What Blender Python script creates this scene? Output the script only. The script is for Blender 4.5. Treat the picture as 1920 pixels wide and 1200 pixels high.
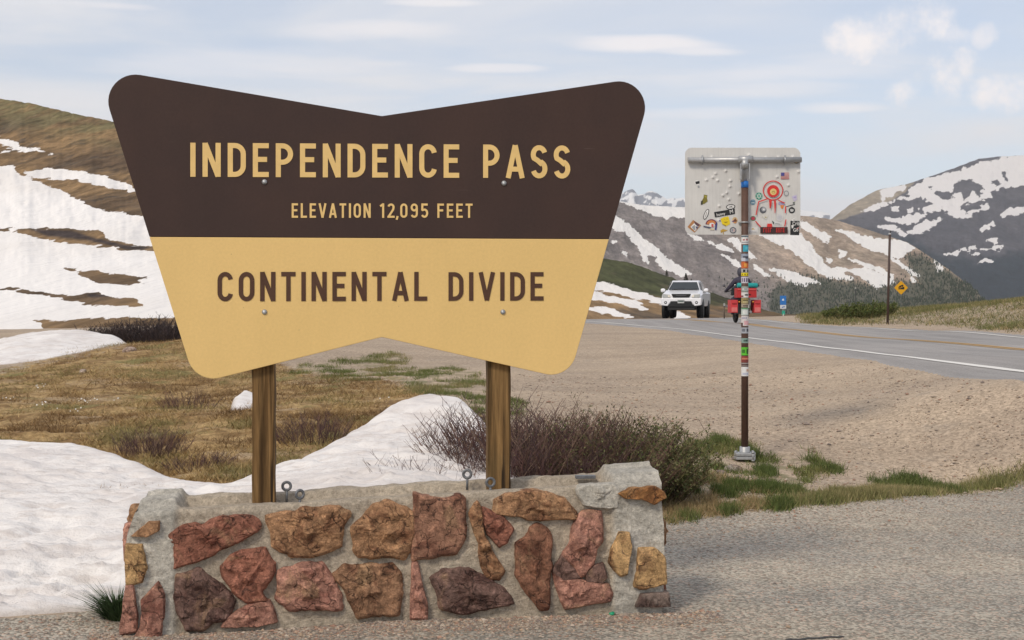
import bpy, bmesh, math, random
import numpy as np
from mathutils import Vector, Matrix

for _o in list(bpy.data.objects):
    bpy.data.objects.remove(_o)
SC = bpy.context.scene
COL = SC.collection
RNG = np.random.default_rng(7)
random.seed(7)

# ------------------------------------------------------------------ camera
EZ = 1.78                 # eye height
F = 2667.0                # focal length in photograph pixels (1920 wide)
HOR = 575.0               # horizon row
cam_d = bpy.data.cameras.new('camera')
cam_d.sensor_width = 36.0
cam_d.lens = 36.0 * F / 1920.0
cam_d.shift_y = -25.0 / 1920.0
cam_d.clip_start = 0.1
cam_d.clip_end = 60000.0
cam = bpy.data.objects.new('camera', cam_d)
cam.location = (0, 0, EZ)
cam.rotation_euler = (math.radians(90), 0, 0)
COL.objects.link(cam)
SC.camera = cam

# ------------------------------------------------------------------ view
SC.view_settings.view_transform = 'Standard'
try:
    SC.view_settings.look = 'None'
except Exception:
    pass
SC.view_settings.exposure = 0.53
SC.view_settings.gamma = 1.0
SC.view_settings.use_curve_mapping = False
SC.cycles.max_bounces = 6
SC.cycles.volume_bounces = 0
SC.cycles.use_denoising = True

# ------------------------------------------------------------------ sun + sky
SUN_EL, SUN_AZ = 43.0, -146.0       # azimuth clockwise from +Y: behind the camera, to the left
_e, _a = math.radians(SUN_EL), math.radians(SUN_AZ)
SUNV = Vector((math.cos(_e) * math.sin(_a), math.cos(_e) * math.cos(_a), math.sin(_e)))
sun_d = bpy.data.lights.new('sun', 'SUN')
sun_d.energy = 1.5
sun_d.angle = math.radians(12.0)
sun_d.color = (1.0, 0.89, 0.74)
sun = bpy.data.objects.new('sun', sun_d)
sun.rotation_euler = (-SUNV).to_track_quat('-Z', 'Y').to_euler()
sun.location = (-20, -20, 40)
COL.objects.link(sun)

W = bpy.data.worlds.new('World')
SC.world = W
W.use_nodes = True
wn, wl = W.node_tree.nodes, W.node_tree.links
wn.clear()


def wnode(t, **kw):
    n = wn.new(t)
    for k, v in kw.items():
        setattr(n, k, v)
    return n


def wmath(op, a, b=None, c=None, clamp=False):
    n = wnode('ShaderNodeMath', operation=op, use_clamp=clamp)
    for i, v in enumerate((a, b, c)):
        if v is None:
            continue
        if isinstance(v, (int, float)):
            n.inputs[i].default_value = v
        else:
            wl.new(v, n.inputs[i])
    return n.outputs[0]


sky = wnode('ShaderNodeTexSky', sky_type='NISHITA')
sky.sun_disc = False
sky.sun_elevation = math.radians(SUN_EL)
sky.sun_rotation = math.radians(SUN_AZ)
sky.altitude = 1500
sky.air_density = 1.0
sky.dust_density = 2.0
sky.ozone_density = 1.0
tc = wnode('ShaderNodeTexCoord')
sep = wnode('ShaderNodeSeparateXYZ')
wl.new(tc.outputs['Generated'], sep.inputs[0])
DX, DY, DZ = sep.outputs
# high thin cloud: noise on a plane overhead
den = wmath('ADD', wmath('MAXIMUM', DZ, 0.0), 0.10)
cmb = wnode('ShaderNodeCombineXYZ')
wl.new(wmath('DIVIDE', DX, den), cmb.inputs[0])
wl.new(wmath('MULTIPLY', wmath('DIVIDE', DY, den), 1.6), cmb.inputs[1])
nz = wnode('ShaderNodeTexNoise')
nz.inputs['Scale'].default_value = 0.62
nz.inputs['Detail'].default_value = 7.0
nz.inputs['Roughness'].default_value = 0.56
nz.inputs['Distortion'].default_value = 0.5
wl.new(cmb.outputs[0], nz.inputs['Vector'])
veil = wnode('ShaderNodeMapRange', interpolation_type='SMOOTHSTEP')
veil.inputs[1].default_value = 0.36
veil.inputs[2].default_value = 0.74
veil.inputs[3].default_value = 0.34
veil.inputs[4].default_value = 0.95
wl.new(nz.outputs['Fac'], veil.inputs[0])
# separate small clouds, by azimuth and elevation in the sky
AZ = wmath('ARCTAN2', DX, DY)
EL = wmath('ARCSINE', DZ)
nz2 = wnode('ShaderNodeTexNoise')
nz2.inputs['Scale'].default_value = 24.0
nz2.inputs['Detail'].default_value = 8.0
nz2.inputs['Roughness'].default_value = 0.62
wl.new(tc.outputs['Generated'], nz2.inputs['Vector'])
mps = wnode('ShaderNodeMapping')
mps.inputs['Scale'].default_value = (7, 7, 46)
wl.new(tc.outputs['Generated'], mps.inputs[0])
nz3 = wnode('ShaderNodeTexNoise')
nz3.inputs['Scale'].default_value = 1.0
nz3.inputs['Detail'].default_value = 5.0
wl.new(mps.outputs[0], nz3.inputs['Vector'])


def cloud(px, py, sx, sy, amp, tilt=0.0, streak=False):
    az0 = math.atan2((px - 960) / F, 1.0)
    el0 = math.atan2((HOR - py) / F, math.hypot(1.0, (px - 960) / F))
    da = wmath('SUBTRACT', AZ, az0)
    de = wmath('SUBTRACT', EL, el0)
    ct, st = math.cos(tilt), math.sin(tilt)
    a2 = wmath('ADD', wmath('MULTIPLY', da, ct * F / sx), wmath('MULTIPLY', de, st * F / sx))
    e2 = wmath('ADD', wmath('MULTIPLY', da, -st * F / sy), wmath('MULTIPLY', de, ct * F / sy))
    r2 = wmath('ADD', wmath('MULTIPLY', a2, a2), wmath('MULTIPLY', e2, e2))
    g = wmath('SUBTRACT', 1.0, r2)
    nsrc = nz3 if streak else nz2
    nn = wmath('MULTIPLY', wmath('SUBTRACT', nsrc.outputs['Fac'], 0.5), 5.4 if not streak else 3.6)
    v = wmath('ADD', g, nn)
    mr = wnode('ShaderNodeMapRange', interpolation_type='SMOOTHSTEP')
    mr.inputs[1].default_value = 0.0
    mr.inputs[2].default_value = 1.25 if streak else 1.6
    mr.inputs[3].default_value = 0.0
    mr.inputs[4].default_value = amp
    wl.new(v, mr.inputs[0])
    return mr.outputs[0]


CL = [cloud(1768, 142, 60, 62, 1.0, 0.7), cloud(1740, 168, 76, 32, 1.0, 0.2), cloud(1668, 66, 115, 52, 0.9, 0.12), cloud(1890, 170, 90, 36, 0.9),
      cloud(1845, 66, 26, 24, 0.55), cloud(1790, 66, 34, 20, 0.45), cloud(1500, 130, 260, 30, 0.4, 0.05, True), cloud(700, 60, 300, 22, 0.4, 0.03, True),
      cloud(1180, 80, 210, 20, 0.7, -0.05, True), cloud(1300, 95, 120, 12, 0.55, -0.06, True),
      cloud(1560, 202, 110, 14, 0.6, 0.0, True), cloud(1330, 212, 190, 14, 0.35, 0.0, True),
      cloud(200, 10, 150, 10, 0.5, 0.0, True), cloud(820, 4, 110, 9, 0.5, 0.0, True), cloud(930, 128, 90, 10, 0.5, 0.0, True),
      cloud(1450, 165, 150, 22, 0.3, 0.0, True), cloud(420, 110, 330, 40, 0.30, 0.0, True)]
tot = CL[0]
for c in CL[1:]:
    tot = wmath('MAXIMUM', tot, c)
mixv = wnode('ShaderNodeMix', data_type='RGBA')
wl.new(wmath('ADD', veil.outputs[0], wmath('SUBTRACT', 0.36, wmath('MINIMUM', wmath('MULTIPLY', wmath('MAXIMUM', DZ, 0.0), 1.5), 0.24)), None, True), mixv.inputs[0])
wl.new(sky.outputs[0], mixv.inputs[6])
mixv.inputs[7].default_value = (6.15, 6.1, 6.25, 1)
mixc = wnode('ShaderNodeMix', data_type='RGBA')
wl.new(tot, mixc.inputs[0])
wl.new(mixv.outputs[2], mixc.inputs[6])
mixc.inputs[7].default_value = (7.7, 7.15, 6.95, 1)
bg = wnode('ShaderNodeBackground')
bg.inputs['Strength'].default_value = 0.10
wl.new(mixc.outputs[2], bg.inputs['Color'])
wo = wnode('ShaderNodeOutputWorld')
wl.new(bg.outputs[0], wo.inputs['Surface'])


# ------------------------------------------------------------------ numeric helpers
def _hash(ix, iy, iz, seed):
    h = (ix.astype(np.int64) * 374761393 + iy.astype(np.int64) * 668265263 + iz.astype(np.int64) * 2147483647 + seed * 144665) & 0x7fffffff
    h = ((h ^ (h >> 13)) * 1274126177) & 0x7fffffff
    h = ((h ^ (h >> 16)) * 668265263) & 0x7fffffff
    return ((h ^ (h >> 15)) & 0xffffff) / float(0xffffff)


def vnoise(x, y, z=None, seed=0):
    x = np.asarray(x, float)
    y = np.asarray(y, float)
    z = np.zeros_like(x) if z is None else np.asarray(z, float)
    ix, iy, iz = np.floor(x), np.floor(y), np.floor(z)
    fx, fy, fz = x - ix, y - iy, z - iz
    fx, fy, fz = [t * t * t * (t * (t * 6 - 15) + 10) for t in (fx, fy, fz)]
    r = 0
    for dx in (0, 1):
        for dy in (0, 1):
            for dz in (0, 1):
                w = (fx if dx else 1 - fx) * (fy if dy else 1 - fy) * (fz if dz else 1 - fz)
                r = r + w * _hash(ix + dx, iy + dy, iz + dz, seed)
    return r * 2 - 1


def fbm(x, y, z=None, oct=4, seed=0, gain=0.5):
    s, a, n = 0, 1.0, 0
    x = np.asarray(x, float)
    y = np.asarray(y, float)
    for o in range(oct):
        k = 2.03 ** o
        s = s + a * vnoise(x * k + 13.7 * o, y * k - 7.1 * o, None if z is None else np.asarray(z) * k, seed + o)
        n += a
        a *= gain
    return s / n


def sstep(a, b, x):
    t = np.clip((np.asarray(x, float) - a) / (b - a), 0, 1)
    return t * t * (3 - 2 * t)


def sdist(poly, x, y):
    """signed distance to a polygon, positive inside"""
    P = np.asarray(poly, float)
    x = np.asarray(x, float)
    y = np.asarray(y, float)
    d2 = np.full(x.shape, 1e18)
    ins = np.zeros(x.shape, bool)
    n = len(P)
    for i in range(n):
        ax, ay = P[i]
        bx, by = P[(i + 1) % n]
        ex, ey = bx - ax, by - ay
        L = ex * ex + ey * ey + 1e-12
        t = np.clip(((x - ax) * ex + (y - ay) * ey) / L, 0, 1)
        qx, qy = x - ax - t * ex, y - ay - t * ey
        d2 = np.minimum(d2, qx * qx + qy * qy)
        c = ((ay > y) != (by > y))
        if c.any() and ey != 0:
            ins ^= c & (x < ex * (y - ay) / ey + ax)
    d = np.sqrt(d2)
    return np.where(ins, d, -d)


def unionsd(polys, x, y):
    s = np.full(np.shape(x), -1e9)
    for p in polys:
        s = np.maximum(s, sdist(p, x, y))
    return s


def zoomed(origin, scale, pts):
    return [(origin[0] + p[0] / scale, origin[1] + p[1] / scale) for p in pts]


class TPS:
    def __init__(self, pts, smooth=0.0):
        P = np.asarray(pts, float)
        self.c = P[:, :2]
        n = len(P)
        K = self._k(self.c[:, None, :] - self.c[None, :, :])
        K[np.arange(n), np.arange(n)] += smooth
        A = np.zeros((n + 3, n + 3))
        A[:n, :n] = K
        A[:n, n] = 1
        A[:n, n + 1:] = self.c
        A[n, :n] = 1
        A[n + 1:, :n] = self.c.T
        self.w = np.linalg.solve(A, np.concatenate([P[:, 2], np.zeros(3)]))

    @staticmethod
    def _k(d):
        r2 = (d ** 2).sum(-1)
        return 0.5 * r2 * np.log(r2 + 1e-9)

    def __call__(self, x, y):
        x = np.asarray(x, float)
        y = np.asarray(y, float)
        n = len(self.c)
        r = self.w[n] + self.w[n + 1] * x + self.w[n + 2] * y
        for i in range(n):
            r2 = (x - self.c[i, 0]) ** 2 + (y - self.c[i, 1]) ** 2
            r = r + self.w[i] * 0.5 * r2 * np.log(r2 + 1e-9)
        return r


def unproj(px, py, d):
    return ((px - 960) / F * d, d, EZ - (py - HOR) / F * d)


# ------------------------------------------------------------------ object helpers
def link(o, parent=None):
    COL.objects.link(o)
    if parent is not None:
        o.parent = parent
    return o


def tag(o, label=None, cat=None, group=None, kind=None):
    for k, v in (('label', label), ('category', cat), ('group', group), ('kind', kind)):
        if v:
            o[k] = v
    return o


def thing(name, label, cat, loc=(0, 0, 0), rz=0.0, group=None):
    o = bpy.data.objects.new(name, None)
    o.empty_display_size = 0.2
    o.location = loc
    o.rotation_euler = (0, 0, rz)
    link(o)
    return tag(o, label, cat, group)


def np_mesh(name, V, Fq, mat=None, parent=None, smooth=True, attrs=None, cols=None):
    """V (n,3), Fq (m,k) arrays; attrs {name: per-vertex floats}; cols per-vertex rgb"""
    V = np.asarray(V, np.float32)
    Fq = np.asarray(Fq, np.int32)
    me = bpy.data.meshes.new(name)
    me.vertices.add(len(V))
    me.vertices.foreach_set('co', V.ravel())
    k = Fq.shape[1]
    me.loops.add(Fq.size)
    me.loops.foreach_set('vertex_index', Fq.ravel())
    me.polygons.add(len(Fq))
    me.polygons.foreach_set('loop_start', np.arange(0, Fq.size, k, dtype=np.int32))
    me.polygons.foreach_set('loop_total', np.full(len(Fq), k, np.int32))
    me.update(calc_edges=True)
    me.polygons.foreach_set('use_smooth', np.full(len(Fq), smooth, bool))
    for an, av in (attrs or {}).items():
        a = me.attributes.new(an, 'FLOAT', 'POINT')
        a.data.foreach_set('value', np.asarray(av, np.float32).ravel())
    if cols is not None:
        a = me.attributes.new('tint', 'FLOAT_COLOR', 'POINT')
        c = np.ones((len(V), 4), np.float32)
        c[:, :3] = cols
        a.data.foreach_set('color', c.ravel())
    if mat:
        me.materials.append(mat)
    me.validate()
    o = bpy.data.objects.new(name, me)
    return link(o, parent)


def grid_faces(nr, nc):
    i = np.arange(nr * nc).reshape(nr, nc)
    return np.stack([i[:-1, :-1], i[:-1, 1:], i[1:, 1:], i[1:, :-1]], -1).reshape(-1, 4)


class MB:
    """collects shapes (with a colour per face) into one mesh"""

    def __init__(self):
        self.v, self.f, self.c, self.s = [], [], [], []

    def add(self, vs, fs, col=(0.5, 0.5, 0.5), smooth=False):
        b = len(self.v)
        self.v += [tuple(p) for p in vs]
        for f in fs:
            self.f.append([b + i for i in f])
            self.c.append(col)
            self.s.append(smooth)
        return self

    def box(self, c, s, col=(0.5, 0.5, 0.5), rot=None):
        vs = [Vector((sx * s[0] / 2, sy * s[1] / 2, sz * s[2] / 2)) for sx in (-1, 1) for sy in (-1, 1) for sz in (-1, 1)]
        if rot is not None:
            vs = [rot @ p for p in vs]
        vs = [p + Vector(c) for p in vs]
        return self.add(vs, [(0, 1, 3, 2), (4, 6, 7, 5), (0, 4, 5, 1), (2, 3, 7, 6), (0, 2, 6, 4), (1, 5, 7, 3)], col)

    def prism(self, poly, y0, y1, col=(0.5, 0.5, 0.5), plane='xz'):
        """poly in (a, b); extruded from y0 (towards the viewer) to y1"""
        n = len(poly)
        mk = {'xz': lambda a, b, d: (a, d, b), 'xy': lambda a, b, d: (a, b, d), 'yz': lambda a, b, d: (d, a, b)}[plane]
        vs = [mk(a, b, y0) for a, b in poly] + [mk(a, b, y1) for a, b in poly]
        fs = [list(range(n)), list(range(2 * n - 1, n - 1, -1))]
        fs += [(i, n + i, n + (i + 1) % n, (i + 1) % n) for i in range(n)]
        return self.add(vs, fs, col)

    def flat(self, poly, y, col, z0=0):
        return self.add([(a, y, b) for a, b in poly], [list(range(len(poly)))], col)

    def tube(self, pts, r, n=8, col=(0.5, 0.5, 0.5), caps=True):
        pts = [Vector(p) for p in pts]
        rs = r if isinstance(r, (list, tuple)) else [r] * len(pts)
        vs, fs = [], []
        for i, p in enumerate(pts):
            t = (pts[min(i + 1, len(pts) - 1)] - pts[max(i - 1, 0)])
            t = t.normalized() if t.length > 1e-9 else Vector((0, 0, 1))
            u = t.cross(Vector((0, 0, 1))) if abs(t.z) < 0.95 else t.cross(Vector((1, 0, 0)))
            u.normalize()
            w = t.cross(u)
            for k in range(n):
                a = 2 * math.pi * k / n
                vs.append(p + (u * math.cos(a) + w * math.sin(a)) * rs[i])
        for i in range(len(pts) - 1):
            for k in range(n):
                fs.append((i * n + k, i * n + (k + 1) % n, (i + 1) * n + (k + 1) % n, (i + 1) * n + k))
        self.add(vs, fs, col, True)
        if caps:
            b = len(self.v) - len(vs)
            for ring in (list(range(n))[::-1], [(len(pts) - 1) * n + k for k in range(n)]):
                self.f.append([b + q for q in ring])
                self.c.append(col)
                self.s.append(False)
        return self

    def loft(self, rings, col=(0.5, 0.5, 0.5), smooth=True, caps=True, closed=True):
        n = len(rings[0])
        vs = [p for r in rings for p in r]
        fs = []
        for i in range(len(rings) - 1):
            for k in range(n if closed else n - 1):
                fs.append((i * n + k, i * n + (k + 1) % n, (i + 1) * n + (k + 1) % n, (i + 1) * n + k))
        if caps:
            fs.append(list(range(n))[::-1])
            fs.append([(len(rings) - 1) * n + k for k in range(n)])
        return self.add(vs, fs, col, smooth)

    def lathe(self, prof, c=(0, 0, 0), axis='z', n=24, col=(0.5, 0.5, 0.5), smooth=True):
        """prof [(r, h)] around an axis through c"""
        rings = []
        for r, h in prof:
            ring = []
            for k in range(n):
                a = 2 * math.pi * k / n
                p = {'z': (r * math.cos(a), r * math.sin(a), h), 'y': (r * math.cos(a), h, r * math.sin(a)),
                     'x': (h, r * math.cos(a), r * math.sin(a))}[axis]
                ring.append((p[0] + c[0], p[1] + c[1], p[2] + c[2]))
            rings.append(ring)
        return self.loft(rings, col, smooth)

    def build(self, name, mat, parent=None, bevel=0.0, smooth=None):
        me = bpy.data.meshes.new(name)
        me.from_pydata(self.v, [], self.f)
        a = me.attributes.new('tint', 'FLOAT_COLOR', 'CORNER')
        buf = []
        for f, c in zip(self.f, self.c):
            buf += [c[0], c[1], c[2], 1.0] * len(f)
        a.data.foreach_set('color', buf)
        me.polygons.foreach_set('use_smooth', [bool(s) if smooth is None else smooth for s in self.s])
        bm = bmesh.new()
        bm.from_mesh(me)
        bmesh.ops.recalc_face_normals(bm, faces=bm.faces)
        bm.to_mesh(me)
        bm.free()
        if mat:
            me.materials.append(mat)
        o = bpy.data.objects.new(name, me)
        link(o, parent)
        if bevel > 0:
            m = o.modifiers.new('bevel', 'BEVEL')
            m.width = bevel
            m.segments = 2
            m.limit_method = 'ANGLE'
            m.angle_limit = math.radians(35)
        return o


# ------------------------------------------------------------------ materials
class NT:
    def __init__(self, name, rough=0.85, spec=0.3, metallic=0.0):
        self.m = bpy.data.materials.new(name)
        self.m.use_nodes = True
        self.n, self.l = self.m.node_tree.nodes, self.m.node_tree.links
        self.b = self.n['Principled BSDF']
        self.b.inputs['Roughness'].default_value = rough
        self.b.inputs['Specular IOR Level'].default_value = spec
        self.b.inputs['Metallic'].default_value = metallic
        self._tc = None

    def tc(self, which='Object'):
        if self._tc is None:
            self._tc = self.n.new('ShaderNodeTexCoord')
        return self._tc.outputs[which]

    def mapping(self, scale, vec=None, rot=(0, 0, 0)):
        mp = self.n.new('ShaderNodeMapping')
        mp.inputs['Scale'].default_value = scale
        mp.inputs['Rotation'].default_value = rot
        self.l.new(vec or self.tc(), mp.inputs[0])
        return mp.outputs[0]

    def noise(self, scale, detail=5, rough=0.6, vec=None, dist=0.0):
        t = self.n.new('ShaderNodeTexNoise')
        t.inputs['Scale'].default_value = scale
        t.inputs['Detail'].default_value = detail
        t.inputs['Roughness'].default_value = rough
        t.inputs['Distortion'].default_value = dist
        self.l.new(vec or self.tc(), t.inputs['Vector'])
        return t.outputs['Fac']

    def voro(self, scale, out='Color', feature='F1', vec=None, rnd=1.0):
        t = self.n.new('ShaderNodeTexVoronoi')
        t.feature = feature
        t.inputs['Scale'].default_value = scale
        t.inputs['Randomness'].default_value = rnd
        self.l.new(vec or self.tc(), t.inputs['Vector'])
        return t.outputs[out]

    def attr(self, name, out='Fac'):
        a = self.n.new('ShaderNodeAttribute')
        a.attribute_name = name
        return a.outputs[out]

    def objcol(self):
        return self.n.new('ShaderNodeObjectInfo').outputs['Color']

    def objrnd(self):
        return self.n.new('ShaderNodeObjectInfo').outputs['Random']

    def math(self, op, a, b=None, clamp=False):
        n = self.n.new('ShaderNodeMath')
        n.operation = op
        n.use_clamp = clamp
        for i, v in enumerate((a, b)):
            if v is None:
                continue
            if isinstance(v, (int, float)):
                n.inputs[i].default_value = v
            else:
                self.l.new(v, n.inputs[i])
        return n.outputs[0]

    def ramp(self, fac, a, b, lo=0.0, hi=1.0):
        n = self.n.new('ShaderNodeMapRange')
        n.interpolation_type = 'SMOOTHSTEP'
        n.inputs[1].default_value = a
        n.inputs[2].default_value = b
        n.inputs[3].default_value = lo
        n.inputs[4].default_value = hi
        self.l.new(fac, n.inputs[0])
        return n.outputs[0]

    def mix(self, fac, a, b, mode='MIX'):
        n = self.n.new('ShaderNodeMix')
        n.data_type = 'RGBA'
        n.blend_type = mode
        for i, v in ((0, fac), (6, a), (7, b)):
            if isinstance(v, (int, float)):
                n.inputs[i].default_value = v
            elif isinstance(v, tuple):
                n.inputs[i].default_value = (v[0], v[1], v[2], 1)
            else:
                self.l.new(v, n.inputs[i])
        return n.outputs[2]

    def vary(self, col, fac, lo, hi):
        """multiply a colour by a grey between lo and hi along fac (0..1)"""
        g = self.ramp(fac, 0.25, 0.75, lo, hi)
        return self.mix(1.0, col, self.grey(g), 'MULTIPLY')

    def grey(self, v):
        c = self.n.new('ShaderNodeCombineColor')
        for i in range(3):
            self.l.new(v, c.inputs[i])
        return c.outputs[0]

    def color(self, c):
        if isinstance(c, tuple):
            self.b.inputs['Base Color'].default_value = (c[0], c[1], c[2], 1)
        else:
            self.l.new(c, self.b.inputs['Base Color'])
        return self

    def bump(self, h, strength=0.3, dist=0.02):
        n = self.n.new('ShaderNodeBump')
        n.inputs['Strength'].default_value = strength
        n.inputs['Distance'].default_value = dist
        self.l.new(h, n.inputs['Height'])
        self.l.new(n.outputs[0], self.b.inputs['Normal'])
        return self


def srgb(r, g, b):
    return tuple((v / 255 / 12.92 if v / 255 <= 0.04045 else ((v / 255 + 0.055) / 1.055) ** 2.4) for v in (r, g, b))


def plain(name, col, rough=0.6, spec=0.3, metallic=0.0, var=0.12, scale=8.0, bump=0.0):
    t = NT(name, rough, spec, metallic)
    n = t.noise(scale, 6)
    t.color(t.vary(t.mix(0.0, col, col), n, 1 - var, 1 + var))
    if bump:
        t.bump(n, bump, 0.01)
    return t.m


def tinted(name, rough=0.6, spec=0.3, metallic=0.0, var=0.1, scale=12.0, bump=0.0):
    t = NT(name, rough, spec, metallic)
    n = t.noise(scale, 5)
    t.color(t.vary(t.attr('tint', 'Color'), n, 1 - var, 1 + var))
    if bump:
        t.bump(n, bump, 0.01)
    return t.m

HAZE = 5.2e-5
# ================================================================== TERRAIN
def G(px, py, d):
    return unproj(px, py, d)


GP = [(-3, 1.5, -0.02), (3, 1.5, -0.02), (-3, 5, -0.04), (2.5, 5, -0.01), (0, 6.5, -0.03),
      G(0, 1165, 8.05), G(290, 1192, 7.95), G(700, 1168, 8.1), G(1250, 1137, 8.45), G(1600, 1100, 9.0), G(1900, 1150, 8.25),
      (1.27, 11.7, 0.0), (3.0, 12.9, 0.015), G(1700, 925, 13.55), G(1920, 905, 14.3),
      (6.5, 11.0, 0.0), (-6, 7, 0.0), (-9, 10, 0.2),
      (-3.4, 10.5, 0.10), (-1.5, 10.5, 0.10), (-0.3, 10.2, 0.06), (0.6, 12.4, 0.10),
      G(1397, 866, 15.2), G(1300, 900, 13.6), G(1500, 900, 14.2), G(1100, 870, 14.2),
      G(0, 760, 20), G(0, 708, 26), G(180, 680, 27.5), G(325, 642, 30), G(200, 700, 25), G(300, 745, 22),
      G(280, 845, 15.2), G(370, 885, 13.6), G(150, 800, 17), G(500, 750, 20), G(600, 695, 26), G(700, 650, 31), G(640, 805, 16.2),
      G(900, 700, 24), G(760, 722, 22), G(900, 785, 17.5), G(1000, 722, 22.5), G(1100, 752, 19.5), G(1250, 800, 17),
      G(1400, 762, 19.2), G(1920, 770, 15.9), (6.03, 16.7, 0.895), (6.85, 16.5, 0.90), (6.86, 17.5, 0.910), (6.77, 20.0, 0.918), (7.8, 17.5, 0.92), (6.6, 15.2, 0.86), (8.0, 15.8, 0.90), G(1700, 722, 19.6), G(1200, 680, 28), G(1000, 660, 31),
      G(1920, 697, 18.9), G(1800, 682, 21.4), G(1700, 669.3, 24.0), G(1600, 657.3, 26.8), G(1500, 645, 30.5), G(1400, 632.5, 35.5), (9.0, 18.5, 0.93), (8.5, 25, 0.94), G(1300, 620, 41), G(1200, 611, 46.7), G(1100, 603, 52),
      G(1920, 656, 28.5), G(1700, 637, 34.4), G(1500, 619, 43.6), G(1390, 606, 51.5), G(1290, 600, 58.5),
      G(1900, 634, 37.5), G(1750, 620, 45), G(1625, 614, 49.5), G(1500, 611, 52.5), G(1450, 604, 56.5),
      G(1640, 608, 52.5), G(1700, 583, 60), G(1800, 578, 56), G(1915, 572, 50), G(1800, 600, 50), G(1915, 600, 44.5), G(1570, 590, 62),
      (24, 40, 2.0), (30, 25, 1.5), (18, 22, 1.0), (9, 12.5, 0.05), (14, 11, 0.05),
      G(1280, 597, 66.5), G(1330, 597, 72), G(1150, 598, 66), G(1000, 602, 60), G(800, 612, 52),
      G(600, 622, 46), G(400, 626, 43), G(330, 655, 36), G(200, 652, 38), G(100, 668, 40), G(20, 662, 44), G(-200, 668, 40), G(-300, 720, 24),
      G(0, 622, 62), G(250, 612, 66), G(550, 606, 68), (-22, 60, 0.8), (-16, 20, 0.4)]
g_tps = TPS(GP, 0.0005)


def g_base(x, y):
    x = np.asarray(x, float)
    y = np.asarray(y, float)
    r = np.hypot(x, y)
    az = np.arctan2(x, y)
    azc = np.clip(az, -0.44, 0.44)
    rc = np.clip(r, 3, 76)
    z = g_tps(rc * np.sin(azc), rc * np.cos(azc))
    side = sstep(0.5, 1.2, np.abs(az))
    z = z * (1 - side) + 0.0 * side
    far = sstep(66, 82, r)
    zf = 1.1 - 0.10 * np.clip(r - 66, 0, 500) - 0.004 * np.clip(r - 566, 0, 3000)
    return z * (1 - far) + np.minimum(zf, z) * far


LOT = [(-60, -14), (-9, 5.55), (-5.2, 6.95), (-2.95, 8.05), (-2.35, 8.45), (-1.6, 9.1), (-0.5, 10.3), (0.5, 11.15), (1.27, 11.72), (2.1, 12.3), (3.0, 12.9), (4.0, 13.65),
       (5.2, 14.4), (6.0, 14.3), (8, 13.9), (14, 13), (40, 11), (400, -300), (-400, -300)]
W_LINE = [(7.0, 12.5), (6.88, 15.6), (6.8, 18.9), (6.74, 21.4), (6.66, 24.0), (6.43, 26.8), (6.17, 30.5), (5.23, 41), (4.2, 46.7), (2.73, 52), (1.4, 56), (0.2, 60), (-0.8, 66), (-1.5, 74)]
Y_LINE = [(10.9, 16), (10.6, 22), (10.26, 28.5), (9.54, 34.4), (8.83, 43.6), (8.35, 51), (7.45, 58.2), (5.6, 63), (4.0, 67), (2.8, 74)]
E_LINE = [(14.2, 16), (13.9, 28), (13.5, 36.8), (13.0, 44), (11.9, 50.5), (10.4, 57), (9.6, 63.5), (9.6, 74)]


def offset_line(L, o):
    out = []
    for i in range(len(L)):
        a = Vector(L[max(i - 1, 0)])
        b = Vector(L[min(i + 1, len(L) - 1)])
        t = (b - a).normalized()
        out.append((L[i][0] + t.y * o, L[i][1] - t.x * o))
    return out


def smooth_line(L, step=0.5):
    P = [Vector(p) for p in L]
    out = []
    for i in range(len(P) - 1):
        p0, p1, p2, p3 = P[max(i - 1, 0)], P[i], P[i + 1], P[min(i + 2, len(P) - 1)]
        n = max(2, int((p2 - p1).length / step))
        for k in range(n):
            t = k / n
            out.append(0.5 * ((2 * p1) + (p2 - p0) * t + (2 * p0 - 5 * p1 + 4 * p2 - p3) * t * t + (3 * p1 - p0 - 3 * p2 + p3) * t ** 3))
    out.append(P[-1])
    return [(p.x, p.y) for p in out]


WS, YS, ES = smooth_line(W_LINE), smooth_line(Y_LINE), smooth_line(E_LINE)
ROAD = offset_line(WS, -0.75) + offset_line(ES, 0.5)[::-1]

# ------------------------------------------------------------------ the ground sheet (polar, denser near by)
az_f = np.radians(np.arange(-23.0, 23.001, 0.06))
az_c = np.radians(np.array([24, 26, 29, 33, 38, 45, 54, 65, 80, 100, 120, 140, 160, 180.0]))
AZ_ = np.concatenate([-az_c[::-1], az_f, az_c])
r_l = [1.2]
while r_l[-1] < 9500:
    r = r_l[-1]
    r_l.append(r * (1.05 if r < 6.2 else 1.0055 if r < 18 else 1.009 if r < 78 else 1.16))
R_ = np.array(r_l)
AA, RR = np.meshgrid(AZ_, R_)
GX, GY = RR * np.sin(AA), RR * np.cos(AA)
GZ0 = g_base(GX, GY)
sd_lot = sdist(LOT, GX, GY) + 0.05 * fbm(GX * 3, GY * 3, oct=3, seed=5) + 0.03 * vnoise(GX * 11, GY * 11, seed=9)
sd_road = sdist(ROAD, GX, GY) + 0.13 * fbm(GX * 1.3, GY * 0.8, oct=3, seed=15)
yy = np.where(GY > 1, GY, 1e9)
PX = 960 + F * GX / yy
PY = HOR + F * (EZ - GZ0) / yy

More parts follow.
